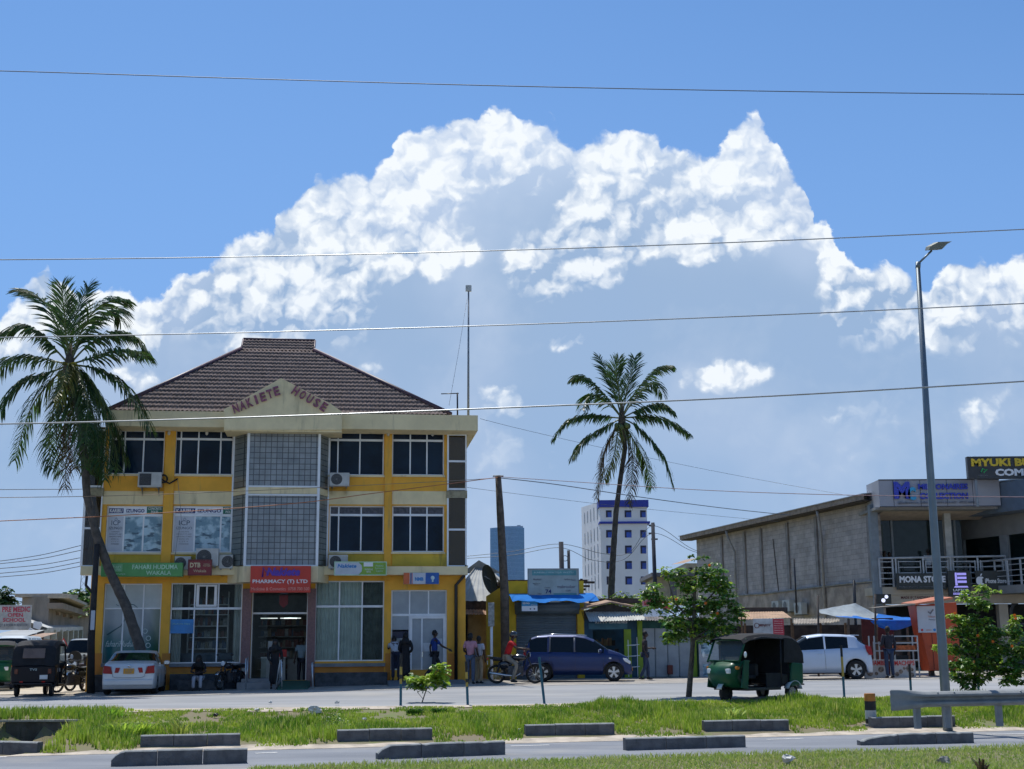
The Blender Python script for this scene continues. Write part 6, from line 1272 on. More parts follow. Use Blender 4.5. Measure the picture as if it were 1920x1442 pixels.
# poster stall beside
t = FS.root('poster_wall', 'white painted wall with faded blue posters right of the metal doors', 'wall'); q = MB(); q.box(FS.x(1300), FS.x(1336), -.3, -.2, .6, FS.z(1195,0,1315)); q.build('panel', M('panel_white', (.45,.47,.48), .7, var=.2, sc=4.), t)
q = MB(); q.box(FS.x(1304), FS.x(1324), -.31, -.301, FS.z(1226,0,1315), FS.z(1203,0,1315)); q.box(FS.x(1306), FS.x(1326), -.31, -.301, FS.z(1268,0,1315), FS.z(1245,0,1315)); q.build('poster', PIC, t)
# dark stalls behind the vehicles
t = FS.root('timber_stalls', 'dark timber market stalls behind the silver hatchback', 'stall'); q = MB(); q.box(FS.x(1338), FS.x(1716), 2.2, 2.3, .5, FS.z(1172, 2.2, 1520)); q.build('back_wall', M('stall_wall', (.055,.042,.035), .9, var=.4, sc=3., bump=.3), t)
for px in (1390, 1440, 1478, 1530, 1576, 1625, 1690): x = FS.x(px, 1.); each('post', [(x-.04, x+.04, 1., 1.08, .5, FS.z(1168, 1., 1520))], M('wood'), t)
q = MB()
for a, b, py in ((1340,1420,1205),(1500,1590,1210),(1590,1715,1205)): q.box(FS.x(a, 1.6), FS.x(b, 1.6), 1.6, 1.75, FS.z(py, 1.6, 1500), FS.z(py-2, 1.6, 1500))
q.build('shelf', M('wood'), t)
q = MB(); c0, c1, c2, c3 = fp(FS, 1488, 1170, -.3), fp(FS, 1574, 1167, -.3), fp(FS, 1488, 1160, 1.4), fp(FS, 1574, 1160, 1.4); corr(q, c0, c1, c2, c3, .11, .02); q.build('roof', M('old_tin2', (.26,.23,.19), .7, .2, var=.4, sc=3), t, True)
# tan roofed stall with sign
t = FS.root('tan_roof_stall', 'stall with tan sheet roof just right of the green tree', 'stall'); q = MB(); c0, c1, c2, c3 = fp(FS, 1380, 1162, -1.), fp(FS, 1484, 1158, -1.), fp(FS, 1388, 1147, .6), fp(FS, 1468, 1146, .6); corr(q, c0, c1, c2, c3, .12, .012); q.build('roof', M('tan_sheet', (.42,.27,.17), .8, var=.25, sc=2., stain=((.2,.12,.08), .3, 2.)), t, True)
q = MB(); q.box(FS.x(1384,.6), FS.x(1470,.6), .6, .75, FS.z(1147,.6,1430)-.05, FS.z(1139,.6,1430)); q.build('roof_clutter', M('dark_wood'), t)
for px in (1384, 1476): q = MB(); x = FS.x(px, -.6); q.box(x-.03, x+.03, -.6, -.54, .6, FS.z(1160, -.6, 1430)); q.build('post', M('wood'), t)
t, w, h = sign('shop_sign', 'white sign with dark lettering and red price strip under the tan roof', (1412,1471,1160,1196), -1.1, .04, M('panel_white'), frame=FS); q = MB(); q.box(w*.64, w-.003, -.006, -.001, .0, h*.98); q.box(0, w*.64, -.006, -.001, 0, h*.22); q.build('red_field', M('sign_red2'), t); text('BENJOY', t, M('ink_brown'), w*.18, w*.58, h*.56, h*.72, -.004, bold=.04, shear=.3); q = MB(); q.lathe([(.075,-.008),(.1,-.008)], (w*.11,0,h*.64), 'y', 16); q.build('logo', M('ink_brown'), t)
for k in range(6): text('Sehemu ya bei'[:9+k % 3], t, IW, w*.68, w*.95, h*(.84-.12*k), h*(.89-.12*k), -.008)
# tarpaulin shelter
def tarp():
    t = FS.root('tarpaulin_shelter', 'white and blue tarpaulin stretched over thin poles right of the tan roof', 'tarpaulin'); rows = [((1533,1144,-.6),(1570,1137,.6),(1604,1131,1.2),(1640,1150,1.6),(1690,1157,1.8),(1718,1158,2.)),
        ((1534,1147,-1.),(1566,1150,-.4),(1600,1148,.2),(1634,1158,.3),(1688,1160,.4),(1718,1161,.4)), ((1545,1151,-1.4),(1572,1157,-1.4),(1604,1159,-1.4),(1640,1163,-1.4),(1690,1163,-1.3),(1721,1163,-1.2))]
    g = []
    for r in rows:
        P_ = [Vector(fp(FS, *p)) for p in r]; L = []
        for i in range(5):
            for k in range(8): L.append(P_[i].lerp(P_[i+1], k/8))
        L.append(P_[-1]); g.append(L)
    fine = []
    for j in range(2):
        for k in range(6): fine.append([a.lerp(b, k/6)+Vector((0,0,.012*math.sin(i*1.3+j*2+k*.8)*math.sin(k*.5+.5)-.03*math.sin(k/6*PI)*.5)) for i, (a, b) in enumerate(zip(g[j], g[j+1]))])
    fine.append(g[2]); n = len(g[0]); vs = [p for r in fine for p in r]; W_, Bl = MB(), MB()
    for j in range(len(fine)-1):
        for i in range(n-1):
            f = (j*n+i, j*n+i+1, (j+1)*n+i+1, (j+1)*n+i); (Bl if (i > 24 or j >= 10 and i > 6 or j >= 9 and i > 14) else W_).quad(*[vs[k] for k in f])
    W_.build('white_sheet', M('tarp_white', (.48,.54,.56), .5, var=.12, sc=4., trans=.3), t, True, weld=True); TB = M('tarp_blue', (.03,.24,.8), .45, var=.15, sc=3., trans=.3)
    Bl.build('blue_sheet', TB, t, True, weld=True)
    q = MB(); a, b = Vector(fp(FS, 1636, 1163, -1.4)), Vector(fp(FS, 1720, 1163, -1.2)); vs = []
    for i in range(17): f = i/16; s_ = math.sin(f*PI)**.7; p = a.lerp(b, f); vs += [p, p+Vector((0, -.05, -.30*s_-.02)), p+Vector((0,.25,-.34*s_-.02))]
    q.add(vs, [(3*i+k, 3*i+3+k, 3*i+4+k, 3*i+1+k) for i in range(16) for k in (0,1)]); q.build('blue_flap', TB, t, True)
tarp()
def pole(label, pts, Yo, r, mat, name='pole', cat='pole', group=None, frame=FS, ground=True):
    P_ = [Vector(fp(frame, a, b, Yo)) for a, b in pts]
    if ground: P_[0].z = .72
    q = MB(); q.tube(P_, r if hasattr(r, '__len__') else [r]*len(P_), 8); o = q.build(name, mat, None, True); o.location = frame.O; o.rotation_euler = (0,0,frame.a); return tag(o, label, cat, group)
DW = M('dark_wood')
for x, y, l in ((1534,1115,'thin dark pole at the left corner of the tarpaulin'),(1641,1114,'dark pole rising through the blue part of the tarpaulin'),(1713,1120,'dark pole at the right end of the tarpaulin by the orange kiosk')): pole(l, [(x+1,1270),(x,y)], -1.45, .04, DW, group='dark poles of the tarpaulin shelter')
pole('tall dark post behind the top of the white tarpaulin', [(1608,1260),(1601,1088)], 2.6, .06, M('black_paint')); pole('thin leaning black pole in front of the block wall', [(1494,1150),(1489,1048)], 3., .035, M('black_paint'), ground=False)
for px, l in ((1590,'left timber prop under the blue tarpaulin edge'),(1643,'right timber prop under the blue tarpaulin edge')): pole(l, [(px,1270),(px+1,1160)], -1.3, .05, M('wood'), 'timber_prop', 'prop', 'timber props of the tarpaulin')
# orange kiosk
KF = Fr((P(1716,1200,47.6).x, 47.6), .0); OR = M('kiosk_orange', (.5,.075,.02), .55, var=.12, sc=2., bump=.1, stain=((.25,.05,.02), .2, 2.)); t = KF.root('orange_kiosk', 'orange red steel kiosk with white advertising panel behind the lamp post', 'kiosk')
w, h = KF.x(1784)-.0, KF.z(1132, 0, 1750); lean = -.25
q = MB(); q.prism([(.45+.0,.95),(w,.95),(w-.0,h+.05),(lean+.35,h-.05)], 'xz', 0, 1.0); q.build('body', OR, t, bev=.02); q = MB(); q.box(-1.2, .0, 2.6, 2.7, .7, h-.45); q.build('side_wall', M('kiosk_maroon', (.13,.025,.015), .7, var=.2), t)
q = MB()
for x in (.15+.45, .95, ): q.box(x, x+.02, -.012, -.001, 1.0, KF.z(1187,0,1750))
q.box(.5, w-.02, -.012, -.001, KF.z(1212,0,1750), KF.z(1211,0,1750)); q.build('door_gap', M('kiosk_maroon'), t)
q = MB(); a, b, c, d_ = fp(KF, 1640, 1141, -.4), fp(KF, 1716, 1133, -.5), fp(KF, 1786, 1120, -.5), fp(KF, 1790, 1126, -.5)
q.add([(b[0],-.5,b[2]+.03),(c[0],-.5,c[2]),(c[0],1.2,c[2]+.1),(b[0],1.2,b[2]+.1),(b[0],-.5,b[2]-.03),(c[0],-.5,c[2]-.07),(c[0],1.2,c[2]+.03),(b[0],1.2,b[2]+.03)], [(0,1,2,3),(7,6,5,4),(0,4,5,1),(1,5,6,2),(3,7,4,0)]); q.build('roof', M('roof_orange', (.5,.16,.08), .6, var=.25, sc=3.), t); q = MB().add([(a[0],-.5,a[2]-.0),(b[0],-.5,b[2]-.03),(b[0],-.5,b[2]+.03),(a[0],-.5,a[2]+.03),(b[0],.6,b[2]+.05),(a[0],.6,a[2]+.05)], [(0,1,2,3),(3,2,4,5)]); q.build('roof_sheet', M('old_tin2'), t)
q = MB()
for x in (.6, 1.1, w-.2): q.box(x-.08, x+.08, .2, .4, .65, .95)
q.build('legs', M('dark_fascia'), t)
t, w, h = sign('kiosk_sign', 'white advertising panel with red tick mark on the orange kiosk', (1719,1771,1136,1186), -.06, .05, M('panel_adv', (.50,.54,.6), .4, var=.05), frame=KF); q = MB(); q.tube([(w*.42,-.01,h*.78),(w*.5,-.01,h*.70),(w*.62,-.01,h*.86)], .03, 5); q.build('tick_mark', IG, t); text('Vodacom', t, M('ink_salmon', (.6,.25,.2), .4), w*.4, w*.68, h*.56, h*.64, -.003); text('Pamoja', t, IG, w*.42, w*.68, h*.44, h*.51, -.003, shear=.3); q = MB(); q.lathe([(.001,-.008),(.05,-.008)], (w*.62,0,h*.1), 'y', 14); q.m(1).box(w*.1, w*.18, -.006, -.001, h*.06, h*.14); q.build('badges', [M('ink_blue'), IR], t); text('BANDO', t, M('ink_salmon'), w*.3, w*.5, h*.07, h*.12, -.003)
# food vendor's cabinet and posters
VF = Fr((P(1668,1200,46.3).x, 46.3), .05); t = VF.root('food_cabinet', 'white framed glass food display cabinet behind the painted food boards', 'cabinet'); q = MB(); z1, z0 = VF.z(1192,0,1668), VF.z(1238,0,1668)
xs = [VF.x(a) for a in (1626,1636,1664,1707)]
for x in xs: q.box(x-.02, x+.02, -.0, .04, .72, z1 if x > xs[1] else z1-.2); q.box(x-.02, x+.02, .5, .54, .72, z1)
for z in (z0, z0+.32, z1-.25): q.box(xs[0]-.02, xs[3]+.02, -.004, .036, z-.02, z+.02)
q.box(xs[2], xs[3], -.004, .036, z1-.04, z1); q.build('frame', M('cabinet_grey', (.4,.42,.43), .5), t); q = MB(); q.box(xs[2]+.05, xs[3]-.05, .1, .45, z0+.34, z0+.5); q.m(1).box(xs[2]+.05, xs[2]+.5, .1, .45, z0+.02, z0+.16); q.build('food', [M('food_orange', (.4,.10,.03), .7, var=.4, sc=12.), DK], t)
q = MB(); q.box(xs[0], xs[3], .02, .5, z0-.05, z0-.021); q.build('table_top', M('wood'), t)
for k, (a, b, s_) in enumerate(((1619,1664,'TRUAMBE'),(1675,1718,'MACHIPS'))):
    t, w, h = sign('food_board', ('left white food board with red word beginning TRU' if k == 0 else 'right white food board with red word MACHIPS'), (a,b,1237,1271), -.15, .03, M('board_white', (.48,.46,.44), .6, var=.1), frame=VF, group='painted food boards of the vendor')
    text(s_, t, M('ink_red'), w*.04, w*.96, h*.68, h*.95, -.004, bold=.02); q = MB(); rn = random.Random(k+4)
    for _ in range(7): q.lathe([(.001,-.006),(rn.uniform(.05,.1),-.005)], (w*rn.uniform(.12,.88),-.001*_,h*rn.uniform(.12,.55)), 'y', 14)
    q.build('food_pictures', M('food_print', (.22,.16,.12), .6, var=.7, sc=14.), t)
# hedge behind the kiosks and far house
for i, (a, b, y) in enumerate(((1128,24,1124),(1165,30,1123),(1205,34,1123),(1240,22,1124))):
    bush(('left low','round second','long third','right small')[i]+' part of the sunlit hedge behind the kiosks', a, y, b, 20 if i else 14, 520, .16, [M('hedge_leaf', (.07,.15,.02), .5, var=.3, sc=1., trans=.35, island=.4), LEAFY], 'hedge_bush', 40+i, 57., 'hedge bushes behind the kiosks', 'hedge', sink=.3)
# ---------------------------------------------------------------- grey block warehouse, seen along its side wall
FB = Fr((16.45, 59.), math.atan2(-1, .233)); t = FB.root('block_warehouse', 'long grey concrete block building with overhanging sheet roof', 'warehouse')
BLK = brick_mat('block_wall', (.39,.35,.325), (.46,.415,.39), (.29,.265,.25), .46, .23, .012, bump=.5, rough=.95, stain=((.32,.27,.22), .3, .35))
wx = FB.x(1308, 0, 1080); zR = 8.25; zb = 4.65; q = MB(); wall_grid(q, wx, 0, .4, zR, 0, .2, []); q.box(wx, wx+.2, .21, 12, .4, zR); q.build('wall', BLK, t)
PLR = M('plaster_render', (.40,.33,.27), .9, var=.3, sc=1.5, bump=.3, stain=((.12,.11,.1), .35, 1.)); q = MB(); q.box(wx+6.5, 0, -.06, -.001, 3.3, zb-.08); q.build('plaster_band', PLR, t)
q = MB(); q.tube([(wx+6.5,-.1,zb-.05),(wx+10,-.1,zb-.1),(-7,-.1,zb-.02),(0,-.12,zb+.02)], .05, 6); q.build('ledge', M('concrete'), t)
for px in (1353, 1396, 1427, 1477, 1531.5, 1631):
    x = FB.x(px, -.08, 1050); q = MB(); q.box(x-.13, x+.13, -.09, -.001, zb, zR-.15); q.build('pilaster', M('pilaster_grey', (.27,.25,.24), .9, var=.2, sc=2.), t)
q = MB(); q.box(wx-.9, .3, -.75, -.70, zR+.02, zR+.26); q.m(1).add([(wx-1.,-.8,zR+.25),(.3,-.8,zR+.25),(.3,12,zR+1.6),(wx-1.,12,zR+1.6),(wx-1.,-.8,zR+.29),(.3,-.8,zR+.29),(.3,12,zR+1.64),(wx-1.,12,zR+1.64)], [(3,2,1,0),(4,5,6,7),(0,1,5,4),(1,2,6,5),(3,0,4,7)]); q.m(2).box(wx-.8, .25, -.7, -.001, zR-.03, zR+.02); q.build('roof', [M('fascia_tan', (.28,.22,.17), .8, var=.3, sc=4.), TIN, M('soffit_dark', (.06,.05,.045), .9)], t)
PIPE = M('pipe_grey', (.33,.33,.34), .6, var=.15)
for a, b, c, bend in ((1360,1376,1376,1.0),(1530,1540,1552,.9)):
    x = FB.x(b, -.2, 1040); x0 = FB.x(a, -.7, 1000 if a < 1400 else 960); q = MB(); q.tube([(x0,-.65,zR+.05),(x0,-.6,zR-.3),(x,-.15,zR-1.2),(x,-.15,1.)], .07, 8); q.build('downpipe', PIPE, t, True)
q = MB(); x = FB.x(1450,-.02,1020); q.tube([(x,-.03,7.4),(x+.2,-.03,6.),(x+.4,-.03,4.6)], .02, 5); q.build('crack_stain', M('soffit_dark'), t)
for i, (a, b, c, d) in enumerate(((1446,1462,1126,1150),(1466,1482,1124,1148),(1488,1503,1129,1150))):
    x0, z1 = FB.f(a, c, -.5); x1, z0 = FB.f(b, d, -.5); x1 = x0+.9; z0 = z1-.62; tt = FB.root('air_conditioner', ('left dusty air conditioner low on the block wall','middle dusty air conditioner low on the block wall','right dusty air conditioner low on the block wall')[i], 'air conditioner', x0, -.5, z0, group='air conditioners low on the block wall')
    q = MB(); q.box(0, .85, 0, .32, 0, .58); q.build('casing', M('aircon_casing'), tt, bev=.012); q = MB(); q.lathe([(.001,-.008),(.22,-.008)], (.34,0,.29), 'y', 20); q.build('fan_grille', M('grille_grey', (.14,.15,.15), .5), tt); q = MB(); q.box(.1, .16, .0, .49, -.05, 0); q.box(.7, .76, .0, .49, -.05, 0); q.build('bracket', M('grey_steel'), tt)
# ---------------------------------------------------------------- modern two-storey shop building
FR = Fr((0, 58.6), .0); rx, rz2 = FR.x, lambda py, off=0., px=1760: FR.z(py, off, px)
GPN = M('cladding_grey', (.34,.345,.38), .5, var=.05, sc=1.); GRW = M('grey_wall', (.26,.26,.25), .8, var=.1, sc=1.5, stain=((.18,.17,.15), .2, 1.)); BEI = M('beige_wall', (.5,.43,.33), .85, var=.12, sc=1.5)
t = FR.root('modern_shop_building', 'modern grey two storey shop building with glass front and balcony', 'building'); X0, X1 = rx(1634), rx(1960); F2 = rz2(1100); 
q = MB(); q.box(X0+.1, X1, .0, 14, .4, .75); q.box(X0, X1+1, .0, 3.2, F2-.35, F2); q.build('floor_slab', BEI, t)
q = MB(); gl0, gl1, y2 = rx(1645,1.6), rx(1790,1.6), 1.6
q.box(X0-.02, X0+.32, -.03, .35, .7, rz2(945)); xc = rx(1778,.3); q.build('column', M('col_grey', (.2,.23,.25), .6), t); each('column', [(xc-.14, xc+.16, .3, .6, F2, rz2(948))], M('col_pale', (.42,.42,.38), .7), t); each('back_wall', [(X0+.33, X1, 5., 5.1, F2, rz2(940))], M('col_grey'), t)
q = MB(); q.box(X0+.35, gl1+.3, y2, y2+.02, F2+.05, rz2(955, y2)); q.build('shop_glass', glass_mat('tint_glass', (.02,.035,.035), .35), t)
q = MB()
for px in (1645, 1672, 1790): x = rx(px, y2); q.box(x-.05, x+.05, y2-.05, y2+.06, F2, rz2(955, y2))
q.build('mullion', M('col_grey'), t)
q = MB(); q.box(X0+.4, X0+1.2, 2.4, 2.5, F2+.3, F2+3.); q.build('olive_wall', M('olive_inner', (.17,.15,.03), .9), t)
q = MB(); q.box(X0, rx(1884,-.9), -.9, 3.2, rz2(955,-.9), rz2(950,-.9)); q.m(1).add([(X0+.6,-.2,rz2(957,-.2)),(rx(1862,-.2),-.2,rz2(957,-.2)),(rx(1838,1.5),1.5,rz2(957,-.2)-.28),(X0+.3,1.5,rz2(957,-.2)-.28)], [(0,1,2,3)]); q.build('soffit', [GRW, M('soffit_cream', (.50,.42,.32), .7)], t)
# parapet sign box
q = MB(); sx0, sx1, sz0, sz1 = rx(1653,-1.2), rx(1881,-1.2), rz2(950,-1.2), rz2(899,-1.2); q.box(sx0, sx1, -1.2, .8, sz0, sz1); q.build('parapet', GPN, t)
q = MB()
for px in (1680, 1731, 1781, 1830): x = rx(px, -1.2); q.box(x-.012, x+.012, -1.206, -1.2005, sz0, sz1)
q.box(sx0, sx1, -1.22, -1.2005, sz1-.03, sz1+.02); q.box(sx0, sx1, -1.22, -1.2005, sz0, sz0+.03); q.build('panel_joint', M('joint_dark', (.05,.05,.07), .6), t)
RB = M('ink_royal', (.03,.05,.45), .35); sg = FR.root('shop_sign', 'large blue and cyan raised lettering on the grey parapet', 'sign', rx(1680,-1.25), -1.25, sz0)
def st(s_, a, b, c, d, m_, **k): ox = rx(1680,-1.25); text(s_, sg, m_, rx(a,-1.25)-ox, rx(b,-1.25)-ox, rz2(d,-1.25)-sz0, rz2(c,-1.25)-sz0, 0, ext=.05, **k)
st('M', 1681,1711,903,935, RB, bold=.06); st('C', 1706,1722,913,938, M('ink_cyan', (.03,.35,.6), .35), bold=.06); st('MILLIONAIRES', 1727,1821,907,918, RB, bold=.035); st('COLLECTION', 1729,1820,924,936, RB, bold=.035); st('@millionaires_collection   0699 304 607   0772 468 514', 1688,1840,940,945, IG)
# balcony railing
RL = M('rail_white', (.42,.44,.45), .4); q = MB(); yo = -.05; zt = rz2(1046, yo); zb_ = rz2(1088, yo); xa, xb = rx(1643), rx(1880)
q.tube([(xa,yo,zt),(xb,yo,zt+.06)], .045, 8); q.tube([(xb,yo,zt+.06),(xb,3.0,zt+.06)], .045, 8)
posts = [rx(p) for p in (1644,1669,1675,1726,1777,1828,1880)]
for p in posts: q.box(p-.035, p+.035, yo-.035, yo+.035, F2, zt)
for u, v_ in zip(posts[1:], posts[2:]) if True else []:
    a_, b_ = u+.12, v_-.12
    if b_-a_ < .3: continue
    for k in range(5): z = F2+.12+(zt-F2-.28)*k/4; q.box(a_, b_, yo-.015, yo+.015, z-.018, z+.018)
    q.box(a_-.02, a_+.02, yo-.02, yo+.02, F2+.1, zt-.12); q.box(b_-.02, b_+.02, yo-.02, yo+.02, F2+.1, zt-.12)
for k in range(5): z = F2+.12+(zt-F2-.28)*k/4; q.box(posts[0], posts[1], yo-.015, yo+.015, z-.018, z+.018)
q.build('balcony_rail', RL, t)
# lower storey front: beam, columns, shop openings
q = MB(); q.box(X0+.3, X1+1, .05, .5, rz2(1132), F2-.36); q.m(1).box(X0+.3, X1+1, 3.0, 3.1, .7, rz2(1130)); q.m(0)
for px in (1640, 1768, 1872): x = rx(px); q.box(x-.2, x+.2, .1, .5, .7, rz2(1133))
q.box(rx(1885), X1+1, .06, .4, rz2(1125), F2-.38); q.build('lower_wall', [BEI, DK], t); text('MADE IN TANZANIA BY', t, M('ink_brown'), rx(1682), rx(1746), rz2(1122.5), rz2(1117.5), .04, bold=.02)
q = MB(); x = rx(1905,1.); q.lathe([(.45,0),(.6,0),(.6,.15),(.45,.15)], (x,1.0,3.2), 'y', 20); q.m(0).box(x-.6, x+.6, 1., 1.4, .8, 2.2); q.build('arched_display', M('display_dark', (.06,.07,.09), .5), t)
# wing that comes forward on the right
FW = Fr((rx(1792, 3.4), 62.), math.radians(-69)); t2 = FW.root('shop_wing', 'side wing with blue grey sloping fascia at the right edge', 'building'); wl = 7.; q = MB(); wz = lambda px, py, o=0.: FW.f(px, py, o)
WFs = M('fascia_slate', (.13,.17,.22), .5, var=.08); fz0, fz1 = 7.55, 8.85
q = MB(); q.box(-.3, wl, -1.1, 4, fz0-.0, fz1); q.build('fascia', WFs, t2); q = MB(); q.box(0, wl, .0, 3.5, fz0-.9, fz0-.004); q.box(0, wl, -1., 3.5, F2-.35, F2); q.m(1).box(0, .5, .0, .3, F2, fz0-.9); q.box(2.9, 3.4, .0, .3, F2, fz0-.9); q.box(5.2, 5.5, .0, .3, F2, fz0-.9); q.build('wall', [GRW, M('col_grey2', (.27,.29,.3), .7)], t2)
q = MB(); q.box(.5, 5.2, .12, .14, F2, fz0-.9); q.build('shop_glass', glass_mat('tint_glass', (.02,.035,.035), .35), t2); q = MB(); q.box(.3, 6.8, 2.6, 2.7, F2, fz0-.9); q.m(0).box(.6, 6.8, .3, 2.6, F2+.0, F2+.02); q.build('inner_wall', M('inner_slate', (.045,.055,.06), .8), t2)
rn = random.Random(6); q = MB()
for z in (F2+.9, F2+1.5, F2+2.1): shelf_goods(q, 3.5, 5.1, 1.2, z, .4, rn)
q.build('goods', [M('goods_dim2'), M('goods_dim'), DK, M('goods_white')], t2)
q = MB(); zt2 = F2+1.12; q.tube([(.2,-1.,zt2),(wl,-1.,zt2)], .04, 6)
for k in range(9): x = .4+k*.8; q.box(x-.03, x+.03, -1.03, -.97, F2, zt2)
for k in range(4): q.box(.4, wl, -1.012, -.988, F2+.15+k*.24, F2+.18+k*.24)
q.build('balcony_rail', RL, t2)
# hanging shop signs
BKB = M('board_black', (.018,.024,.022), .4, var=.1)
t, w, h = sign('shop_sign', 'wide black board with bold white capitals under the balcony', (1680,1776,1075,1105), -.35, .08, BKB, frame=FR); text('MONA STORE', t, IW, w*.06, w*.98, h*.42, h*.83, -.003, bold=.045, ext=.02); text('Mobile phones  accessories  laptops', t, IG, w*.05, w*.95, h*.12, h*.2, -.003)
t, w, h = sign('shop_sign', 'narrow black board with lit violet laptop emblem', (1776,1822,1070,1118), -.5, .08, BKB, frame=FR); VL = M('lit_violet', (.35,.32,.8), .4, emit=((.42,.38,1.), .55))
q = MB(); q.box(w*.32, w*.40, -.02, -.001, h*.42, h*.92); q.box(w*.40, w*.42, -.02, -.001, h*.42, h*.5)
for k in range(3): q.box(w*.42, w*.82, -.02, -.001, h*(.52+.15*k), h*(.61+.15*k))
q.prism([(w*.3,h*.4),(w*.84,h*.4),(w*.88,h*.34),(w*.24,h*.34)], 'xz', -.02, -.001); q.build('laptop_emblem', VL, t); text('LAPTOP', t, IW, w*.2, w*.88, h*.19, h*.29, -.003, bold=.04); text('ESSENTIALS', t, VL, w*.2, w*.92, h*.06, h*.14, -.003, bold=.03)
t, w, h = sign('shop_sign', 'black board with white bitten fruit emblem, rightmost under the balcony', (1828,1890,1070,1113), -.45, .08, BKB, frame=FR); text('iPhone Store', t, IW, w*.30, w*.98, h*.45, h*.66, -.003, bold=.02); cx_, cz_ = w*.15, h*.56
q = MB(); pts = [(cx_+.2*math.cos(a)*(1-.06*math.cos(2*a))+(-.10 if -.5 < ((a+PI) % (2*PI))-PI < .5 else 0), cz_+.2*math.sin(a)*(.92+.1*abs(math.cos(a)))) for a in np.linspace(0, 2*PI, 28, endpoint=False)]; q.prism(pts, 'xz', -.012, -.001); q.prism([(cx_,cz_+.2),(cx_+.02,cz_+.29),(cx_+.1,cz_+.33),(cx_+.08,cz_+.24)], 'xz', -.012, -.001); q.build('apple_emblem', IW, t); text('Authorised dealer and repair', t, IG, w*.5, w*.95, h*.1, h*.16, -.003)
t, w, h = sign('roof_sign', 'black roof sign with yellow capitals cut off by the right edge', (1813,1952,856,897), -2., .25, M('board_charcoal', (.035,.037,.04), .4), frame=FR); text('MYUKI BU', t, M('ink_yellow', (.7,.48,.02), .4), w*.05, w*.88, h*.55, h*.90, -.003, bold=.05, ext=.03); text('COMP', t, IW, w*.37, w*.86, h*.12, h*.44, -.003, bold=.05, ext=.03)
q = MB(); q.tube([(w*.18,-.01,h*.30),(w*.2,-.01,h*.44),(w*.26,-.01,h*.40),(w*.21,-.01,h*.28)], .035, 6); q.build('leaf_logo', M('ink_green', (.05,.4,.12), .4), t); text('MYUKI', t, IG, w*.14, w*.26, h*.12, h*.18, -.003); q = MB(); q.box(.3, .4, .1, .2, -1.2, 0); q.box(w-.5, w-.4, .1, .2, -1.6, 0); q.build('posts', M('grey_steel'), t)
# small black box with two lights, on the warehouse corner
t, w, h = sign('shop_sign', 'small black box sign with two round lit spots near the warehouse corner', (1640,1672,1114,1132), -.6, .1, BKB, frame=FR); q = MB(); q.lathe([(.001,-.012),(.09,-.01)], (w*.5,0,h*.35), 'y', 14); q.lathe([(.001,-.012),(.08,-.01)], (w*.7,0,h*.72), 'y', 14); q.build('lit_spot', M('lit_white', (.7,.7,.9), .4, emit=((.75,.78,1.), 1.)), t)
# ---------------------------------------------------------------- far buildings
def window_box(q, fr, a, b, t_, d, y=-.02, dep=.05): x0, z1 = fr.f(a, t_, 0); x1, z0 = fr.f(b, d, 0); q.box(x0, x1, y, y+dep, z0, z1)
FH = Fr((P(1150,1000,240).x, 240.), .0); WHB = M('white_block', (.78,.78,.82), .7, var=.06, sc=.2, stain=((.22,.21,.22), .25, .12)); BLU = M('block_blue', (.02,.04,.36), .5, var=.05)
t = FH.root('white_office_block', 'white six storey block with blue window frames and blue roof band far behind the palm', 'building'); hx = lambda px: FH.x(px, 0, 1000); hz = lambda py: FH.z(py, 0, 1170)
xm, xb = hx(1126), hx(1214); xa = P(1091,1000,270).x-FH.w(0).x; LS = .55
q = MB(); q.box(xm, xb, 0, 22, 0, hz(940)); q.quad((xm,0,0),(xm,0,hz(940)),(xa,30,hz(944)+2.4),(xa,30,0)); q.quad((xa,30,0),(xa,30,hz(944)+2.4),(xb,30,hz(940)),(xb,30,0)); q.quad((xm,0,hz(940)),(xb,0,hz(940)),(xb,30,hz(940)),(xa,30,hz(944)+2.4)); q.build('wall', WHB, t)
q = MB(); q.box(xm-.3, xb+.3, -.5, 22, hz(951), hz(940)+.2); q.box(xm-.2, xb+.5, -.35, 20, hz(982), hz(978)); q.build('blue_band', BLU, t)
sd = Fr((FH.w(xm).x, 240.), math.atan2(-30, xm-xa)+0.); 
WGL = M('block_window', (.015,.07,.42), .3, var=.3, sc=.6)
for r, (t_, d) in enumerate(((957,970),(994,1008),(1023,1038),(1052,1067),(1081,1096))):
    for k, (a, b) in enumerate(((1136,1146),(1171,1183),(1200,1210))):
        if k == 0 and False: continue
        q = MB(); o_ = r*.35; window_box(q, FH, a+o_, b+o_+1, t_, d); w_ = q.build('window', WGL, t); q = MB(); x0, z1 = FH.f(a+o_, t_, 0); x1, z0 = FH.f(b+o_+1, d, 0); q.box(x0, x0+.3, -.06, -.021, z0, z1); q.box(x0+.31, x1, -.06, -.021, z1-.35, z1); q.build('shade', M('window_shade', (.02,.02,.05), .6), w_)
ex = Vector((xa-xm, 30, 0)).normalized(); 
for r, zc in enumerate((hz(964)+.6, hz(1001)+.3, hz(1030), hz(1059), hz(1088))):
    for k in range(5):
        f = .12+.17*k; q = MB(); p = Vector((xm, 0, 0))+Vector((xa-xm, 30, 0))*f; n = Vector((-ex.y, ex.x, 0))*.05; h = .9+.4*(1-f*.5); w = ex*1.0; zc_ = zc+f*1.2*(1-r/4)
        q.quad(*[tuple(v) for v in (p+n+Vector((0,0,zc_-h)), p+w+n+Vector((0,0,zc_-h)), p+w+n+Vector((0,0,zc_+h)), p+n+Vector((0,0,zc_+h)))]); q.build('window', M('side_window', (.09,.10,.14), .3), t)
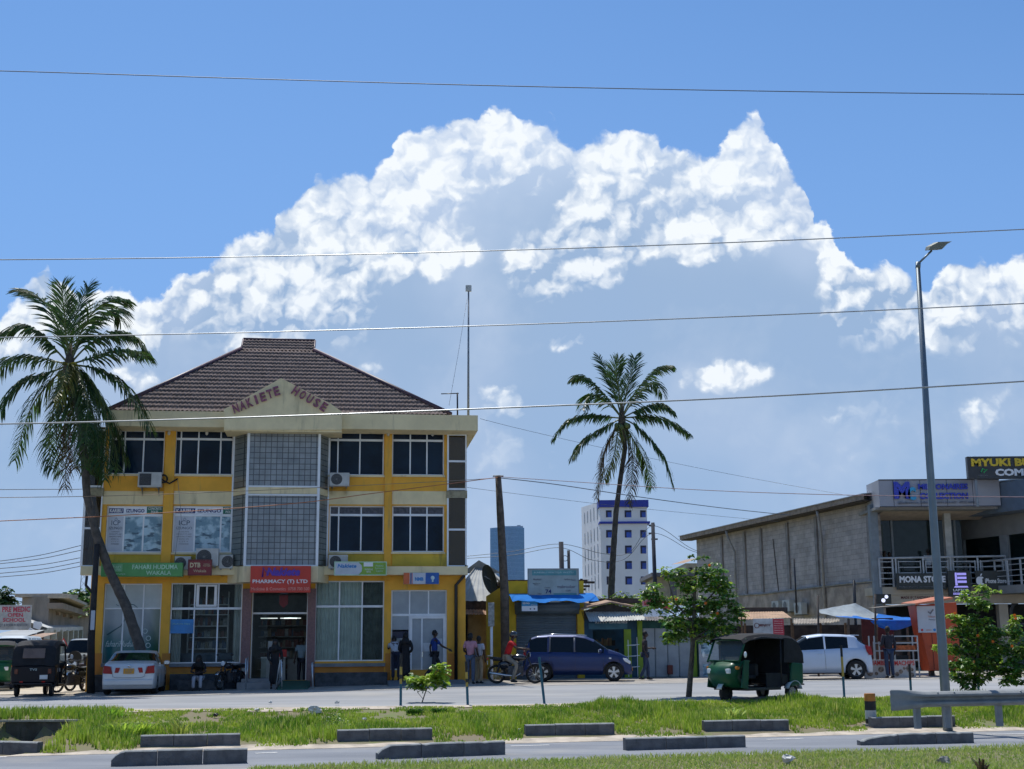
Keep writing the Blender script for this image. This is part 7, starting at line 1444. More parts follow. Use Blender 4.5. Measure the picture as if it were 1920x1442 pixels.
# glass tower
FT = Fr((P(951,1000,1100).x, 1100.), 0.); tm = brick_mat('tower_glass', (.16,.30,.50), (.17,.31,.52), (.20,.35,.56), 30., 3.6, .25, 0., .05, .25)
t = FT.root('glass_tower', 'distant plain blue glass tower behind the leaning utility pole', 'tower'); a, b, z = FT.x(919), FT.x(983), FT.z(990,0,950); n = 12; q = MB()
arc = [(a+(b-a)*i/n, -9*math.sin(PI*i/n)) for i in range(n+1)]; pts = arc+[(b, 25), (a, 25)]; q.prism(pts, 'xy', 0, z); q.m(1).box(a+12, b-1, 2, 20, z, z+1.8); q.box(b-6, b-3, 5, 12, z+1.8, z+2.8); q.build('body', [tm, M('tower_top', (.3,.36,.42), .6)], t)
# houses beyond the hedge
t = thing('far_house', 'pale house with dark beam behind the crown of the green tree', 'house', (0,0,0)); 
def pbox(q, a, b, t_, d, Y, dep): p, r = P(a, d, Y), P(b, t_, Y); q.box(p.x, r.x, Y, Y+dep, p.z, r.z)
q = MB(); pbox(q, 1232, 1312, 1080, 1130, 95, 8); q.build('wall', M('cream_house', (.42,.39,.32), .8), t); q = MB(); pbox(q, 1222, 1316, 1073, 1081, 94, 9); q.build('roof', M('roof_slate', (.14,.14,.16), .8), t); q = MB(); pbox(q, 1258, 1268, 1080, 1130, 93.8, .3); q.build('post', M('roof_slate'), t)
t = thing('far_house', 'small cream gable house just left of the block warehouse', 'house', (0,0,0)); q = MB(); pbox(q, 1286, 1312, 1056, 1075, 110, 8); q.build('wall', M('cream_house'), t); q = MB(); p = P(1282, 1056, 109.5); r = P(1312, 1046, 109.5); q.add([(p.x,109.5,p.z),(r.x,109.5,r.z),(r.x,118,r.z+.4),(p.x,118,p.z+.4)], [(0,1,2,3)]); q.build('roof', M('roof_tan'), t)
q = MB(); pbox(q, 1292, 1298, 1064, 1070, 109.8, .2); q.build('window', DK, t)
# ---------------------------------------------------------------- left side street
t = thing('concrete_building', 'unfinished grey concrete two storey building along the side street', 'building', (0,0,0)); CB = M('raw_concrete', (.24,.205,.17), .95, var=.25, sc=.5, bump=.4, stain=((.10,.09,.08), .35, .5))
A0, A1, A2 = P(42,1118,72), P(93,1118,70), P(176,1140,104); zt, g0 = A1.z, .7
def wallseg(q, a, b, z0, za, zb_, off=0.):
    d = Vector((b.x-a.x, b.y-a.y, 0)).normalized(); n = Vector((d.y, -d.x, 0))*off; q.quad((a.x+n.x,a.y+n.y,z0),(b.x+n.x,b.y+n.y,z0),(b.x+n.x,b.y+n.y,zb_),(a.x+n.x,a.y+n.y,za))
q = MB(); wallseg(q, A0, A1, g0, zt, zt); wallseg(q, A1, A2, g0, zt, zt); wallseg(q, Vector((A0.x-6,120,0)), A0, g0, zt, zt); q.quad((A0.x,A0.y,zt),(A1.x,A1.y,zt),(A2.x,A2.y,zt),(A0.x-6,120,zt)); q.build('wall', CB, t)
for k in range(7): f = .12+.13*k; p = Vector(A1).lerp(A2, f); each('pilaster', [(p.x-.05, p.x+.22, p.y-.1, p.y+.1, 3.9, zt-.9)], M('pilaster_tan', (.33,.26,.20), .9, var=.2), t)
q = MB(); d = Vector((A2.x-A1.x, A2.y-A1.y, 0)).normalized(); n = Vector((d.y, -d.x, 0)); 
for z0, z1, o, m_ in ((zt-.65, zt-.35, .8, 0), (zt-.1, zt+.05, 1.1, 1)):
    a, b = Vector(A1)-n*.1, Vector(A2)-n*.1; q.m(m_).prism([(a.x,a.y),(b.x,b.y),(b.x+n.x*o,b.y+n.y*o),(a.x+n.x*o,a.y+n.y*o)], 'xy', z0, z1)
q.m(1).box(A0.x-.2, A1.x+.2, A0.y-.6, A0.y+2, zt+.02, zt+.2); q.build('roof_edge', [CB, M('coping_pale2', (.42,.38,.32), .9)], t)
t = thing('veranda', 'long veranda with pale awning and white posts along the concrete building', 'veranda', (0,0,0)); q = MB(); v0, v1 = P(88,1177,66), P(170,1180,96); 
q.add([(v0.x,v0.y,v0.z),(v1.x,v1.y,v1.z+.2),(v1.x-1.6,v1.y,v1.z+.7),(v0.x-1.6,v0.y,v0.z+.5)], [(0,1,2,3)]); q.add([(v0.x,v0.y,v0.z-.25),(v1.x,v1.y,v1.z),(v1.x,v1.y,v1.z+.2),(v0.x,v0.y,v0.z)], [(0,1,2,3)]); q.build('awning', M('awning_pale', (.5,.5,.47), .7, var=.2, sc=2), t)
for k in range(9): f = k/8.5; p = v0.lerp(v1, f); q = MB(); q.box(p.x-.12, p.x+.12, p.y, p.y+.15, .7, p.z-.1); q.build('post', M('post_pale', (.42,.46,.42), .7), t)
q = MB(); wallseg(q, Vector((v0.x-1.4,v0.y,0)), Vector((v1.x-1.4,v1.y,0)), .7, v0.z, v1.z); q.build('wall', M('veranda_green', (.05,.09,.075), .8, var=.5, sc=.8), t)
FP_ = Fr((P(28,1160,58).x, 58.), .08); t, w, h = sign('school_sign', 'white school sign board with red serif letters at the left edge', (-60,57,1135,1181), 0, .06, M('panel_white'), frame=FP_)
text('PRE MEDIC', t, M('ink_rose', (.50,.05,.10), .5), w*.54, w*.975, h*.72, h*.94, -.003, bold=.03); text('OPEN', t, M('ink_rose'), w*.63, w*.87, h*.52, h*.68, -.003, bold=.03); text('SCHOOL', t, M('ink_rose'), w*.56, w*.915, h*.32, h*.48, -.003, bold=.03); text('QT & FORM IV RESITTERS', t, IG, w*.51, w*.965, h*.12, h*.25, -.003, bold=.03)
q = MB(); q.box(w*.4, w*.43, .07, .15, -2.2, h); q.box(w*.85, w*.88, .07, .15, -2.2, h); q.build('posts', M('grey_steel'), t)
def simple_shed(label, px0, px1, pyr, pye, Y, dep, roofm, wallm, name='street_stall', cat='stall'):
    a, b, e = P(px0, pye, Y), P(px1, pye, Y), P(px0, pyr, Y); t = thing(name, label, cat, (a.x, Y, .6)); W_, z = b.x-a.x, a.z-.6; q = MB(); dz = P(px0, pyr, Y+dep).z-a.z; q.add([(-.2,-.3,z),(W_+.2,-.3,z),(W_+.0,dep,z+dz),(0,dep,z+dz),(-.2,-.3,z-.08),(W_+.2,-.3,z-.08)], [(0,1,2,3),(4,5,1,0)]); q.build('roof', roofm, t)
    q = MB(); q.box(0, .1, 0, dep, 0, z-.02); q.box(W_-.1, W_, 0, dep, 0, z-.02); q.box(.1, W_-.1, dep*.6, dep*.6+.1, 0, z); q.build('wall', wallm, t)
    q = MB(); q.box(.1, W_-.1, -.05, .0, .0, z*.45); q.build('counter', M('wood'), t); return t
simple_shed('shed with pale tin roof below the white school sign', -30, 34, 1182, 1197, 54, 3., TIN, M('brick_brown', (.22,.12,.08), .9, var=.3))
simple_shed('small tan board stall right of the tin roofed shed', 40, 66, 1187, 1198, 62, 3., M('roof_tan'), M('tan_sheet'))
def umbrella(label, px, py, rpx, Y, col):
    c = P(px, py, Y); b = Vector((c.x, Y, G(c.x, Y))); r = rpx*Y/FPX; t = thing('market_umbrella', label, 'umbrella', b, group='market umbrellas on the side street'); h = c.z-b.z; q = MB(); q.lathe([(.001,h+r*.35),(r*.5,h+r*.25),(r,h),(r*.98,h-.02)], (0,0,0), 'z', 10); q.build('canopy', col, t, True); q = MB(); q.cyl((0,0,0),(0,0,h+.2), .03, n=6); q.build('pole', M('grey_steel'), t)
umbrella('white market umbrella above the black auto rickshaw', 77, 1208, 10, 60, M('tarp_white')); umbrella('yellow green market umbrella above the black auto rickshaw', 99, 1206, 10, 60, M('umb_lime', (.42,.48,.12), .6)); 
t = thing('warning_sign', 'white triangular road sign with red rim on the side street', 'road sign', onY(119, 62)); c = P(119, 1204, 62)-t.location; q = MB(); q.prism([(c.x-.22,c.z-.18),(c.x+.22,c.z-.18),(c.x,c.z+.2)], 'xz', -.02, 0); q.m(1).prism([(c.x-.15,c.z-.14),(c.x+.15,c.z-.14),(c.x,c.z+.12)], 'xz', -.025, -.021); q.build('plate', [IR, IW], t); MB().cyl((c.x,.03,0),(c.x,.03,c.z), .025, n=6).build('post', M('grey_steel'), t)
# loose white sheets on the signpost
for i, pts in enumerate((((63,1165),(77,1166),(79,1172),(74,1181),(62,1177)), ((56,1177),(70,1184),(68,1190),(50,1184)))):
    q = MB(); p3 = [P(a, b, 57.5) for a, b in pts]; n = len(p3); q.add([tuple(v) for v in p3]+[tuple(v+Vector((0,.05,0))) for v in p3], [tuple(range(n)), tuple(reversed(range(n, 2*n)))]+[(k, n+k, n+(k+1) % n, (k+1) % n) for k in range(n)]); tag(q.build('white_sheet', M('poster_white')), ('upper','lower')[i]+' loose white sheet hanging right of the school sign', 'sheet')
bush('large round dark green tree crown behind the concrete building', 142, 1150, 40, 34, 1500, .7, [M('far_leaf', (.04,.09,.03), .6, var=.4, sc=.3, trans=.2, island=.4), LEAFG], 'far_tree', 60, 130., None, 'tree', sink=0)
bush('dark tree crown at the far left edge of the photo', -4, 1140, 18, 28, 600, .6, [M('far_leaf'), LEAFD], 'far_tree', 61, 120., None, 'tree')
bush('dark leaves beside the black utility pole at the building corner', 165, 1150, 8, 10, 60, .2, [LEAFD, LEAFG], 'creeper', 62, 50., None, 'plant')
# lattice mast
t = thing('lattice_mast', 'thin distant lattice radio mast left of the yellow building', 'mast', onY(150, 160)); q = MB(); hh = P(150, 900, 160).z-.9
for sx, sy in ((-.45,-.4),(.45,-.4),(0,.4)): q.tube([(sx,sy,0),(sx*.6,sy*.6,hh)], .045, 4)
for k in range(26): z = hh*k/26; f = 1-.4*k/26; f2 = 1-.4*(k+1)/26; q.tube([(-.45*f,-.4*f,z),(.45*f2,-.4*f2,z+hh/26)], .025, 3); q.tube([(.45*f,-.4*f,z),(-.45*f2,-.4*f2,z+hh/26)], .025, 3)
q.build('lattice', M('mast_grey', (.25,.3,.36), .6), t)
# ---------------------------------------------------------------- poles and wires
def upole(label, pts, Y, r, mat, name='utility_pole', extras=None, group=None):
    P_ = [P(a, b, Y) for a, b in pts]; P_[0].z = G(P_[0].x, Y)-.05; b = P_[0].copy(); t = thing(name, label, 'pole', b, group=group); q = MB(); q.tube([p-b for p in P_], r, 10); q.build('shaft', mat, t, True); return t, b
WP = M('pole_wood', (.11,.09,.075), .9, var=.35, sc=5., bump=.4)
t, b = upole('wooden utility pole leaning beside the yellow shop', [(948,1272),(946,1110),(938,960),(934,892)], 48.6, [.17,.16,.14,.11], WP); tp = P(934, 890, 48.6)-b; q = MB(); q.tube([tp+Vector((-.2,0,-.05)), tp+Vector((.2,0,-.05))], .03, 6); q.tube([tp+Vector((0,0,-.3)), tp+Vector((.0,-.05,-.9))], .05, 6); q.build('fittings', M('goods_blue'), t)
t, b = upole('black wooden pole with small white plate at the left corner of the yellow building', [(170,1300),(171,1200),(176,1120),(182,1020)], 43.8, [.13,.12,.1,.09], M('pole_black', (.03,.028,.028), .9, var=.3, sc=5., bump=.4)); q = MB(); c = P(173.5, 1163, 43.6)-b; q.box(c.x-.07, c.x+.07, -.2, -.16, c.z-.32, c.z+.32); q.build('plate', M('panel_adv'), t, bev=.02)
q = MB(); s0, s1 = P(176,1115,43.8)-b, P(163,1080,43.8)-b; q.tube([s0, (s0+s1)/2+Vector((-.15,0,.0)), s1], .05, 6); q.build('branch', M('pole_black'), t, True)
t, b = upole('white sign post with long narrow plate in the alley', [(922,1240),(921,1132)], 47.6, [.05,.05], M('poster_white'), 'sign_post'); q = MB(); c = P(921,1152,47.5)-b; q.box(c.x-.11, c.x+.11, -.12, -.06, c.z-.42, c.z+.42); q.build('plate', M('goods_white'), t, bev=.01)
t, b = upole('thicker dark pole behind the hoarding, left one of the pair', [(1056,1120),(1052,1016)], 70, [.14,.13], M('pole_dark', (.05,.055,.07), .9)); t2, b2 = upole('thinner shorter pole behind the hoarding with a hanging wire ring', [(1068,1120),(1066,1032)], 70, [.08,.08], M('pole_dark')); q = MB(); c = P(1059.5,1047,70)-b2; q.lathe([(.13,-.02),(.16,0),(.13,.02)], tuple(c), 'y', 16); q.build('wire_ring', M('pole_dark'), t2)
t, b = upole('dark pole between the white block and the block warehouse', [(1230,1120),(1224,980)], 70, [.13,.1], M('pole_dark'), group=None); q = MB(); 
for y in (985, 1000, 1011): c = P(1225+ (3 if y > 1005 else -2), y, 70)-b; q.box(c.x-.2, c.x+.15, c.y-.03, c.y+.03, c.z-.04, c.z+.04)
q.build('cross_arm', M('pole_dark'), t)
WI = M('wire_grey', (.10,.12,.15), .5); WA = M('wire_alu', (.38,.40,.42), .35, .7); WO = M('wire_orange', (.45,.16,.06), .5)
def wire(label, pts, r, mat, group='overhead wires'):
    P3 = [P(a, b, c) for a, b, c in pts]; L = []
    for i in range(len(P3)-1):
        p = [P3[max(0, min(len(P3)-1, i+k))] for k in (-1, 0, 1, 2)]
        for k in range(8): f = k/8; L.append(.5*((2*p[1])+(-p[0]+p[2])*f+(2*p[0]-5*p[1]+4*p[2]-p[3])*f*f+(-p[0]+3*p[1]-3*p[2]+p[3])*f**3))
    L.append(P3[-1]); q = MB(); q.tube(L, r, 6); tag(q.build('overhead_wire', mat, None, True), label, 'wire', group)
wire('highest wire, crossing clear blue sky above the cloud', [(-400,125,22),(0,133,22),(480,148,22),(960,161.5,22),(1440,171,22),(1920,177,22),(2350,180,22)], .0085, WI, 'long wires across the whole view')
wire('second highest wire, crossing the middle of the big cloud', [(-400,487,22),(0,487,22),(480,481,22),(960,469,22),(1440,452,22),(1920,430,22),(2350,408,22)], .0095, WA, 'long wires across the whole view')
wire('third wire, passing just over the ridge of the tiled roof', [(-400,638,22),(0,633,22),(480,623,22),(960,609,22),(1440,591,22),(1920,569,22),(2350,546,22)], .0095, WA, 'long wires across the whole view')
wire('lowest long wire, crossing the cornice of the yellow building', [(-400,796,20),(0,795,20),(480,782,20),(960,764,20),(1440,743,20),(1920,715,20),(2350,688,20)], .012, WA, 'long wires across the whole view')
YP = 48.5
wire('orange drop wire sagging across the yellow facade to the left', [(934,895,YP),(850,906,46),(700,925,45),(540,945,43),(250,965,41),(0,977,39),(-100,982,38)], .014, WO, 'wires from the leaning wooden pole')
wire('faint upper wire from the leaning pole to the left edge', [(934,896,YP),(840,902,46),(640,912,45),(430,922,44),(200,930,42),(0,933,40),(-100,935,39)], .010, M('wire_tan', (.35,.24,.15), .5), 'wires from the leaning wooden pole')
wire('upper wire from the leaning pole to the right edge', [(936,894,YP),(1100,905,46),(1300,918,44),(1500,926,42),(1700,930,40),(1920,932,38),(2020,933,37)], .011, M('wire_red', (.22,.12,.14), .5), 'wires from the leaning wooden pole')
wire('lower wire from the leaning pole to the block warehouse roof', [(936,896,YP),(1040,908,50),(1200,932,55),(1350,952,60),(1480,966,63)], .016, WI, 'wires from the leaning wooden pole')
wire('thin faint wire from the roof corner to the warehouse', [(900,785,47),(1000,810,52),(1200,855,60),(1400,895,64),(1640,938,60)], .008, WI, 'wires from the leaning wooden pole')
wire('thin faint wire right of the building at second floor height', [(876,914,47),(1000,930,55),(1150,948,60),(1350,968,66),(1460,978,66)], .008, WI, 'wires from the leaning wooden pole')
for i, (a, b, c, l) in enumerate(((1052,1055,1162,'topmost of the left street wires'),(1057,1062,1170,'second of the left street wires'),(1066,1058,1178,'third of the left street wires'),(1075,1065,1190,'fourth of the left street wires'),(1082,1072,1190,'lowest of the left street wires'),(918,918,918,'lone level wire left of the palm crown'))):
    y0 = a; y1 = (1022, 1031, 1045, 1053, 1061, 917)[i]
    wire(l, [(-60,y0+5*(i < 5),60),(0,y0,60),(80,(y0+y1)/2+(3 if i < 5 else 0),60),(155,y1,60),(190,y1-6,60)], .016, WI, 'wires over the side street')
for i, pts in enumerate((((876,1043,70),(960,1034,70),(1050,1020,70),(1130,1038,70),(1180,1036,70),(1224,986,70),(1290,1025,75),(1312,1035,80)), ((876,1047,70),(960,1041,70),(1050,1027,70),(1110,1050,70),(1170,1049,70),(1224,1000,70),(1290,1030,75),(1312,1037,80)))): wire(('upper','lower')[i]+' thin wire sagging between the far dark poles', pts, .014, WI, 'wires between the far poles')
# ---------------------------------------------------------------- street lamp, rail, bollard, striped posts
t, b = upole('tall tapered grey street lamp post with flat lamp head', [(1775,1336),(1766,1200),(1742,850),(1720.5,492)], 30., [.11,.105,.085,.052], M('lamp_pole_grey', (.16,.20,.23), .4, .4, var=.1, sc=2.), 'street_lamp'); t['category'] = 'street lamp'
a0 = P(1722,494,30)-b; a1 = P(1747,470,30)-b; q = MB(); q.tube([a0, a1], .025, 8); q.tube([a0+Vector((-.02,0,-.12)), a0+Vector((0,0,.03))], .06, 10); q.build('arm', M('lamp_pole_grey'), t, True)
hd = [P(*p, 30)-b for p in ((1738,470),(1740,463),(1755,455),(1781,454),(1772,459),(1762,469))]; q = MB(); q.add([h_+Vector((0,-.16,-.03)) for h_ in hd]+[h_+Vector((0,.16,.05)) for h_ in hd], [tuple(range(6)), tuple(reversed(range(6,12)))]+[(k,6+k,6+(k+1)%6,(k+1)%6) for k in range(6)]); q.build('lamp_head', M('lamp_head', (.20,.20,.15), .5, .2), t, bev=.01)
GR = M('guard_rail_steel', (.22,.235,.235), .75, .0, var=.15, sc=3., stain=((.18,.19,.2), .25, 2.)); A_, B_ = hit(1700, 1350), hit(2060, 1342); A_.y -= .0
g0, g1 = P(1664,1311,27.8), P(2080,1300,29.4); t = thing('guard_rail', 'grey steel guard rail with flared fish tail end beside the lamp post', 'guard rail', (g0.x, g0.y, 0)); L_ = (g1-g0); Lx = L_.length; an = math.atan2(L_.y, L_.x); t.rotation_euler = (0,0,an)
zc = P(1750,1311,28.1).z; prof = [(.0,.16),(-.04,.145),(-.08,.10),(-.08,.065),(-.02,.02),(-.02,-.02),(-.08,-.065),(-.08,-.10),(-.04,-.145),(.0,-.16)]
q = MB(); xs = [0,.03,.1,.25,.45,.7,.9,1.1]+list(np.linspace(1.4, Lx, 12)); vs = []
for x in xs:
    fl = max(0, 1-x/.9); s_ = 1.0+.32*min(1, fl*1.5) if x > .02 else 1.15; dep = 1-.85*min(1, fl*1.3)
    for y, z in prof: vs.append((x, y*dep*1.6-.10*fl, zc+z*s_+.012*x*0))
n = len(prof); q.add(vs, [(i*n+k, (i+1)*n+k, (i+1)*n+k+1, i*n+k+1) for i in range(len(xs)-1) for k in range(n-1)]); bm_ = q.build('beam', GR, t, 'auto'); s_ = bm_.modifiers.new('s','SOLIDIFY'); s_.thickness = .008
for px in (1716, 1777, 1887, 2010):
    x = (P(px,1311,28.2).x-g0.x)/math.cos(an); q = MB(); q.box(x-.06, x+.06, .02, .12, .2, zc-.08 if px != 1716 else zc-.05); q.build('post', GR, t)
q = MB(); 
for x in (.55+.6, .55+1.0, 3.2, 3.7): q.ball((x,-.1,zc+.135), (.02,.02,.012), 8, 5)
q.build('bolts', M('grey_steel'), t)
bl = BOL; t = thing('bollard', 'short round bollard striped orange, black and white beside the guard rail', 'bollard', bl); k = bl.y/FPX; R_ = 10*k; H_ = 56*k
for (a, b, m_) in ((0,.20,M('boll_black', (.02,.02,.022), .7)), (.20,.47,M('boll_white', (.5,.5,.48), .7, var=.1)), (.47,.76,M('boll_black')), (.76,1.0,M('boll_orange', (.45,.17,.02), .6, var=.15, sc=6.))):
    q = MB(); q.lathe([(R_,a*H_),(R_,b*H_)] if b < 1 else [(R_,a*H_),(R_,b*H_-.02),(R_*.93,b*H_),(.001,b*H_)], (0,0,0), 'z', 24); q.build('stripe', m_, t, 'auto')
q = MB(); q.box(-R_*1.5, R_*1.2, -R_*1.3, R_, -.03, .03); q.build('foot', M('coping_pale'), t)
SB, SY, SK = M('post_teal', (.01,.10,.16), .5), M('post_yellow', (.42,.30,.06), .6), M('boll_black')
for i, (px, yt, yb_, lean, st_) in enumerate(((752,1226,1311,0,3),(877,1240,1308,-3,3),(1020,1232,1307,-9,0),(1580,1210,1297,-3,2),(1705,1245,1292,0,1),(1832,1265,1291,0,0))):
    Yp = 33.3+.2*P(px,1250,33).x*1.; b = onY(px, Yp); tp = P(px+lean, yt, Yp)-b; t = thing('marker_post', ('striped teal and yellow post left of the sapling','striped post in front of the woman in the pink shirt','leaning plain teal post before the motorcycle rider','tall striped post in front of the silver hatchback','short dark topped teal post before the food boards','short teal post half hidden behind the flowering tree')[i], 'post', b, group='thin marker posts along the far road')
    seg = [(0,.42,SB),(.42,.52,SY),(.52,.60,SK),(.60,.75,SY),(.75,1,SK)] if st_ == 3 else ([(0,.4,SB),(.4,.78,SY),(.78,1,SK)] if st_ == 2 else ([(0,.5,SB),(.5,1,SK)] if st_ == 1 else [(0,1,SB)]))
    for a, c, m_ in seg: q = MB(); q.tube([tp*a, tp*c], .032, 8); q.build('section', m_, t)
# litter
for i, (px, py, s_, l) in enumerate(((590,1342,.3,'crumpled pale plastic sheet by the round bush'),(482,1338,.12,'small white scrap on the mown patch'),(683,1355,.1,'white scrap of litter right of the round bush'),(225,1398,.09,'pale stone at the road edge by the culvert'),(975,1376,.1,'white scrap left of the middle kerb'),(507,1322,.1,'white scrap near the far road edge'),(632,1323,.12,'crumpled white paper near the far road'),(1225,1401,.16,'dark plastic scrap on the near kerb'),(1478,1436,.22,'bundle of pale plastic at the bottom edge'),(1770,1434,.2,'pale stone slab on the near verge'),(404,1348,.12,'black triangular plastic scrap on the mown patch'))):
    p = hit(px, py); mb = MB(); r_ = random.Random(px); mb.ball((0,0,s_*.2), (s_*.5,s_*.4,s_*.28), 9, 6); mb.V = [(x+r_.uniform(-.12,.12)*s_, y+r_.uniform(-.12,.12)*s_, z+r_.uniform(-.1,.14)*s_) for x, y, z in mb.V]; dk = 'dark' in l or 'black' in l; sn = 'stone' in l
    o = mb.build('stone' if sn else 'litter', M('litter_dark', (.02,.02,.025), .5) if dk else (M('coping_pale') if sn else M('litter_white', (.55,.55,.52), .6, var=.2)), None); o.location = p+Vector((0,0,.05 if not sn else .01)); tag(o, l, 'stone' if sn else 'litter', None if sn else 'litter on the grass')
# ---------------------------------------------------------------- people
def at(px, Y, dz=.015): return onY(px, Y, dz)
seat = dict(pel=(0,0,.44), wst=(0,-.02,.58), cst=(0,-.10,.78), nck=(0,-.16,.95), hed=(0,-.22,1.08), shL=(.17,-.12,.90), shR=(-.17,-.12,.90), elL=(.25,-.22,.64), elR=(-.25,-.22,.64), wrL=(.08,-.42,.62), wrR=(-.08,-.42,.62),
            hiL=(.1,-.04,.42), hiR=(-.1,-.04,.42), knL=(.12,-.44,.46), knR=(-.12,-.44,.46), anL=(.12,-.46,.08), anR=(-.12,-.46,.08))
bx = at(374, 44.4); BK_ = (.012,.012,.015); SK1 = (.06,.032,.02)
t = thing('stone_step', 'low dark step the seated woman sits on before the shop window', 'step', bx+Vector((0,.12,0)), FA.a); q = MB(); q.box(-.7, .8, -.2, .35, 0, .33); q.build('block', STN, t, bev=.02)
person('woman in black headscarf seated before the shop window looking at her hands', bx, .08, seat, 1.62, top=(BK_, 'short'), bottom=(.42,.42,.46), hair='hijab')
person('woman in long black dress standing on the ramp before the pharmacy door', at(515, 43.9), .15, dict(wrR=(-.16,-.16,.95), elR=(-.24,.0,1.12), hed=(.0,-.04,1.6), anL=(.07,-.1,.08), knL=(.08,-.12,.5)), 1.60, top=(BK_, 'robe'), bottom=None, hair='hijab')
bend = dict(cst=(.0,-.26,1.18), wst=(0,-.08,1.05), nck=(0,-.36,1.30), hed=(0,-.46,1.40), shL=(.17,-.3,1.28), shR=(-.17,-.3,1.28), elL=(.2,-.5,1.08), elR=(-.2,-.5,1.08), wrL=(.1,-.66,1.18), wrR=(-.1,-.66,1.18))
person('person in white shirt bending at the cash machine', FA.w(fx(742,-.3,1250), -.45, .78), PI+.25, bend, 1.68, top=((.5,.52,.56), 'short'), bottom=(.02,.025,.05))
person('person in long black clothes standing behind the left striped post', FA.w(fx(760,-1.2,1270), -1.2, .76), PI, dict(wrL=(.12,-.25,1.0), wrR=(-.12,-.25,1.0)), 1.62, top=(BK_, 'robe'), bottom=None, hair='hijab')
person('man in blue shirt walking past the white door', FA.w(fx(815,-.8,1250), -.75, .80), PI/2+.25, dict(WALK, elR=(-.26,-.22,1.16), wrR=(-.3,-.45,1.05)), 1.66, top=((.015,.05,.25), 'short'), bottom=(.02,.022,.03))
person('woman in pink shirt and grey jeans seen from behind beside the alley', at(882, 44.9), PI-.3, dict(wrL=(.16,-.22,1.0), wrR=(-.2,-.2,1.02), elR=(-.25,.03,1.14)), 1.66, top=((.50,.24,.29), 'short'), bottom=(.09,.12,.18), hair='bob')
person('young person in white top and khaki trousers with a green bag strap', at(898, 45.2), PI-.6, dict(anL=(.13,-.05,.08), wrL=(.18,-.2,1.05)), 1.56, top=((.52,.53,.58), 'short'), bottom=(.42,.32,.20), hair='short')
ride = dict(pel=(0,0,.84), wst=(0,-.03,.98), cst=(0,-.12,1.20), nck=(0,-.18,1.37), hed=(0,-.22,1.52), shL=(.19,-.14,1.33), shR=(-.19,-.14,1.33), elL=(.3,-.34,1.12), elR=(-.3,-.34,1.12), wrL=(.27,-.60,1.10), wrR=(-.27,-.60,1.10),
            hiL=(.11,-.02,.82), hiR=(-.11,-.02,.82), knL=(.25,-.36,.60), knR=(-.25,-.36,.60), anL=(.27,-.16,.12), anR=(-.27,-.20,.12))
mp = at(966, 44.2); ma = -.10
motorcycle('black motorcycle carrying the rider in the red shirt', mp, ma, scale=1.)
rp = Vector((mp.x, mp.y, mp.z))+Matrix.Rotation(ma, 3, 'Z') @ Vector((-.28,0,0)); person('rider in red shirt and dark helmet sitting on the black motorcycle', rp, PI/2+ma, ride, 1.74, top=((.50,.012,.015), 'short'), bottom=(.26,.22,.17), hair='helmet')
person('man in dark shirt and blue jeans walking with a phone past the metal doors', at(1210, 46.6), PI/2, dict(WALK, elL=(.24,-.02,1.12), wrL=(.18,-.28,1.12), elR=(-.24,.1,1.14), wrR=(-.25,-.02,.9), cst=(0,.02,1.27), hed=(0,-.03,1.6), knL=(.09,-.1,.5), anL=(.09,-.1,.09), knR=(-.09,.0,.49), anR=(-.09,.2,.1)), 1.66, top=((.025,.02,.025), 'short'), bottom=(.03,.05,.10))
person('dark clothed vendor standing between the painted food boards', at(1668, 45.7), PI+.2, dict(wrL=(.12,-.3,1.1)), 1.72, top=((.02,.02,.03), 'long'), bottom=(.03,.05,.10))
person('shop attendant in pale blue shirt inside the pharmacy entrance', FA.w(fx(566,.7,1230), .75, .6), .0, dict(), 1.66, top=((.22,.30,.34), 'short'), bottom=(.02,.02,.03))
person('person in the dark alley beside the yellow building', FS.w(FS.x(852,.6), .3, .70), .2, dict(), 1.68, top=((.05,.06,.06), 'long'), bottom=(.03,.03,.03))
zf = F2
person('shopkeeper in white shirt behind the balcony rail', FR.w(rx(1735,1.2), 1.0, zf), PI, dict(), 1.72, top=((.55,.57,.58), 'short'), bottom=(.03,.03,.04))
for i, px in enumerate((1655, 1665)): person(('left','right')[i]+' of two dark clothed figures at the left end of the balcony', FR.w(rx(px,1.1), 1.0+.1*i, zf), .2*i, dict(), 1.65-.06*i, top=((.015,.015,.018), 'long'), bottom=(.02,.02,.02))
person('person in grey shirt leaning at the right end of the balcony', FR.w(rx(1878,.9), .9, zf), .7, dict(), 1.7, top=((.22,.22,.26), 'short'), bottom=(.04,.04,.06))
person('person in dark clothes sitting on a motorbike by the black pole', at(158, 47.), .5, seat, 1.7, top=((.05,.04,.05), 'long'), bottom=(.12,.08,.08))
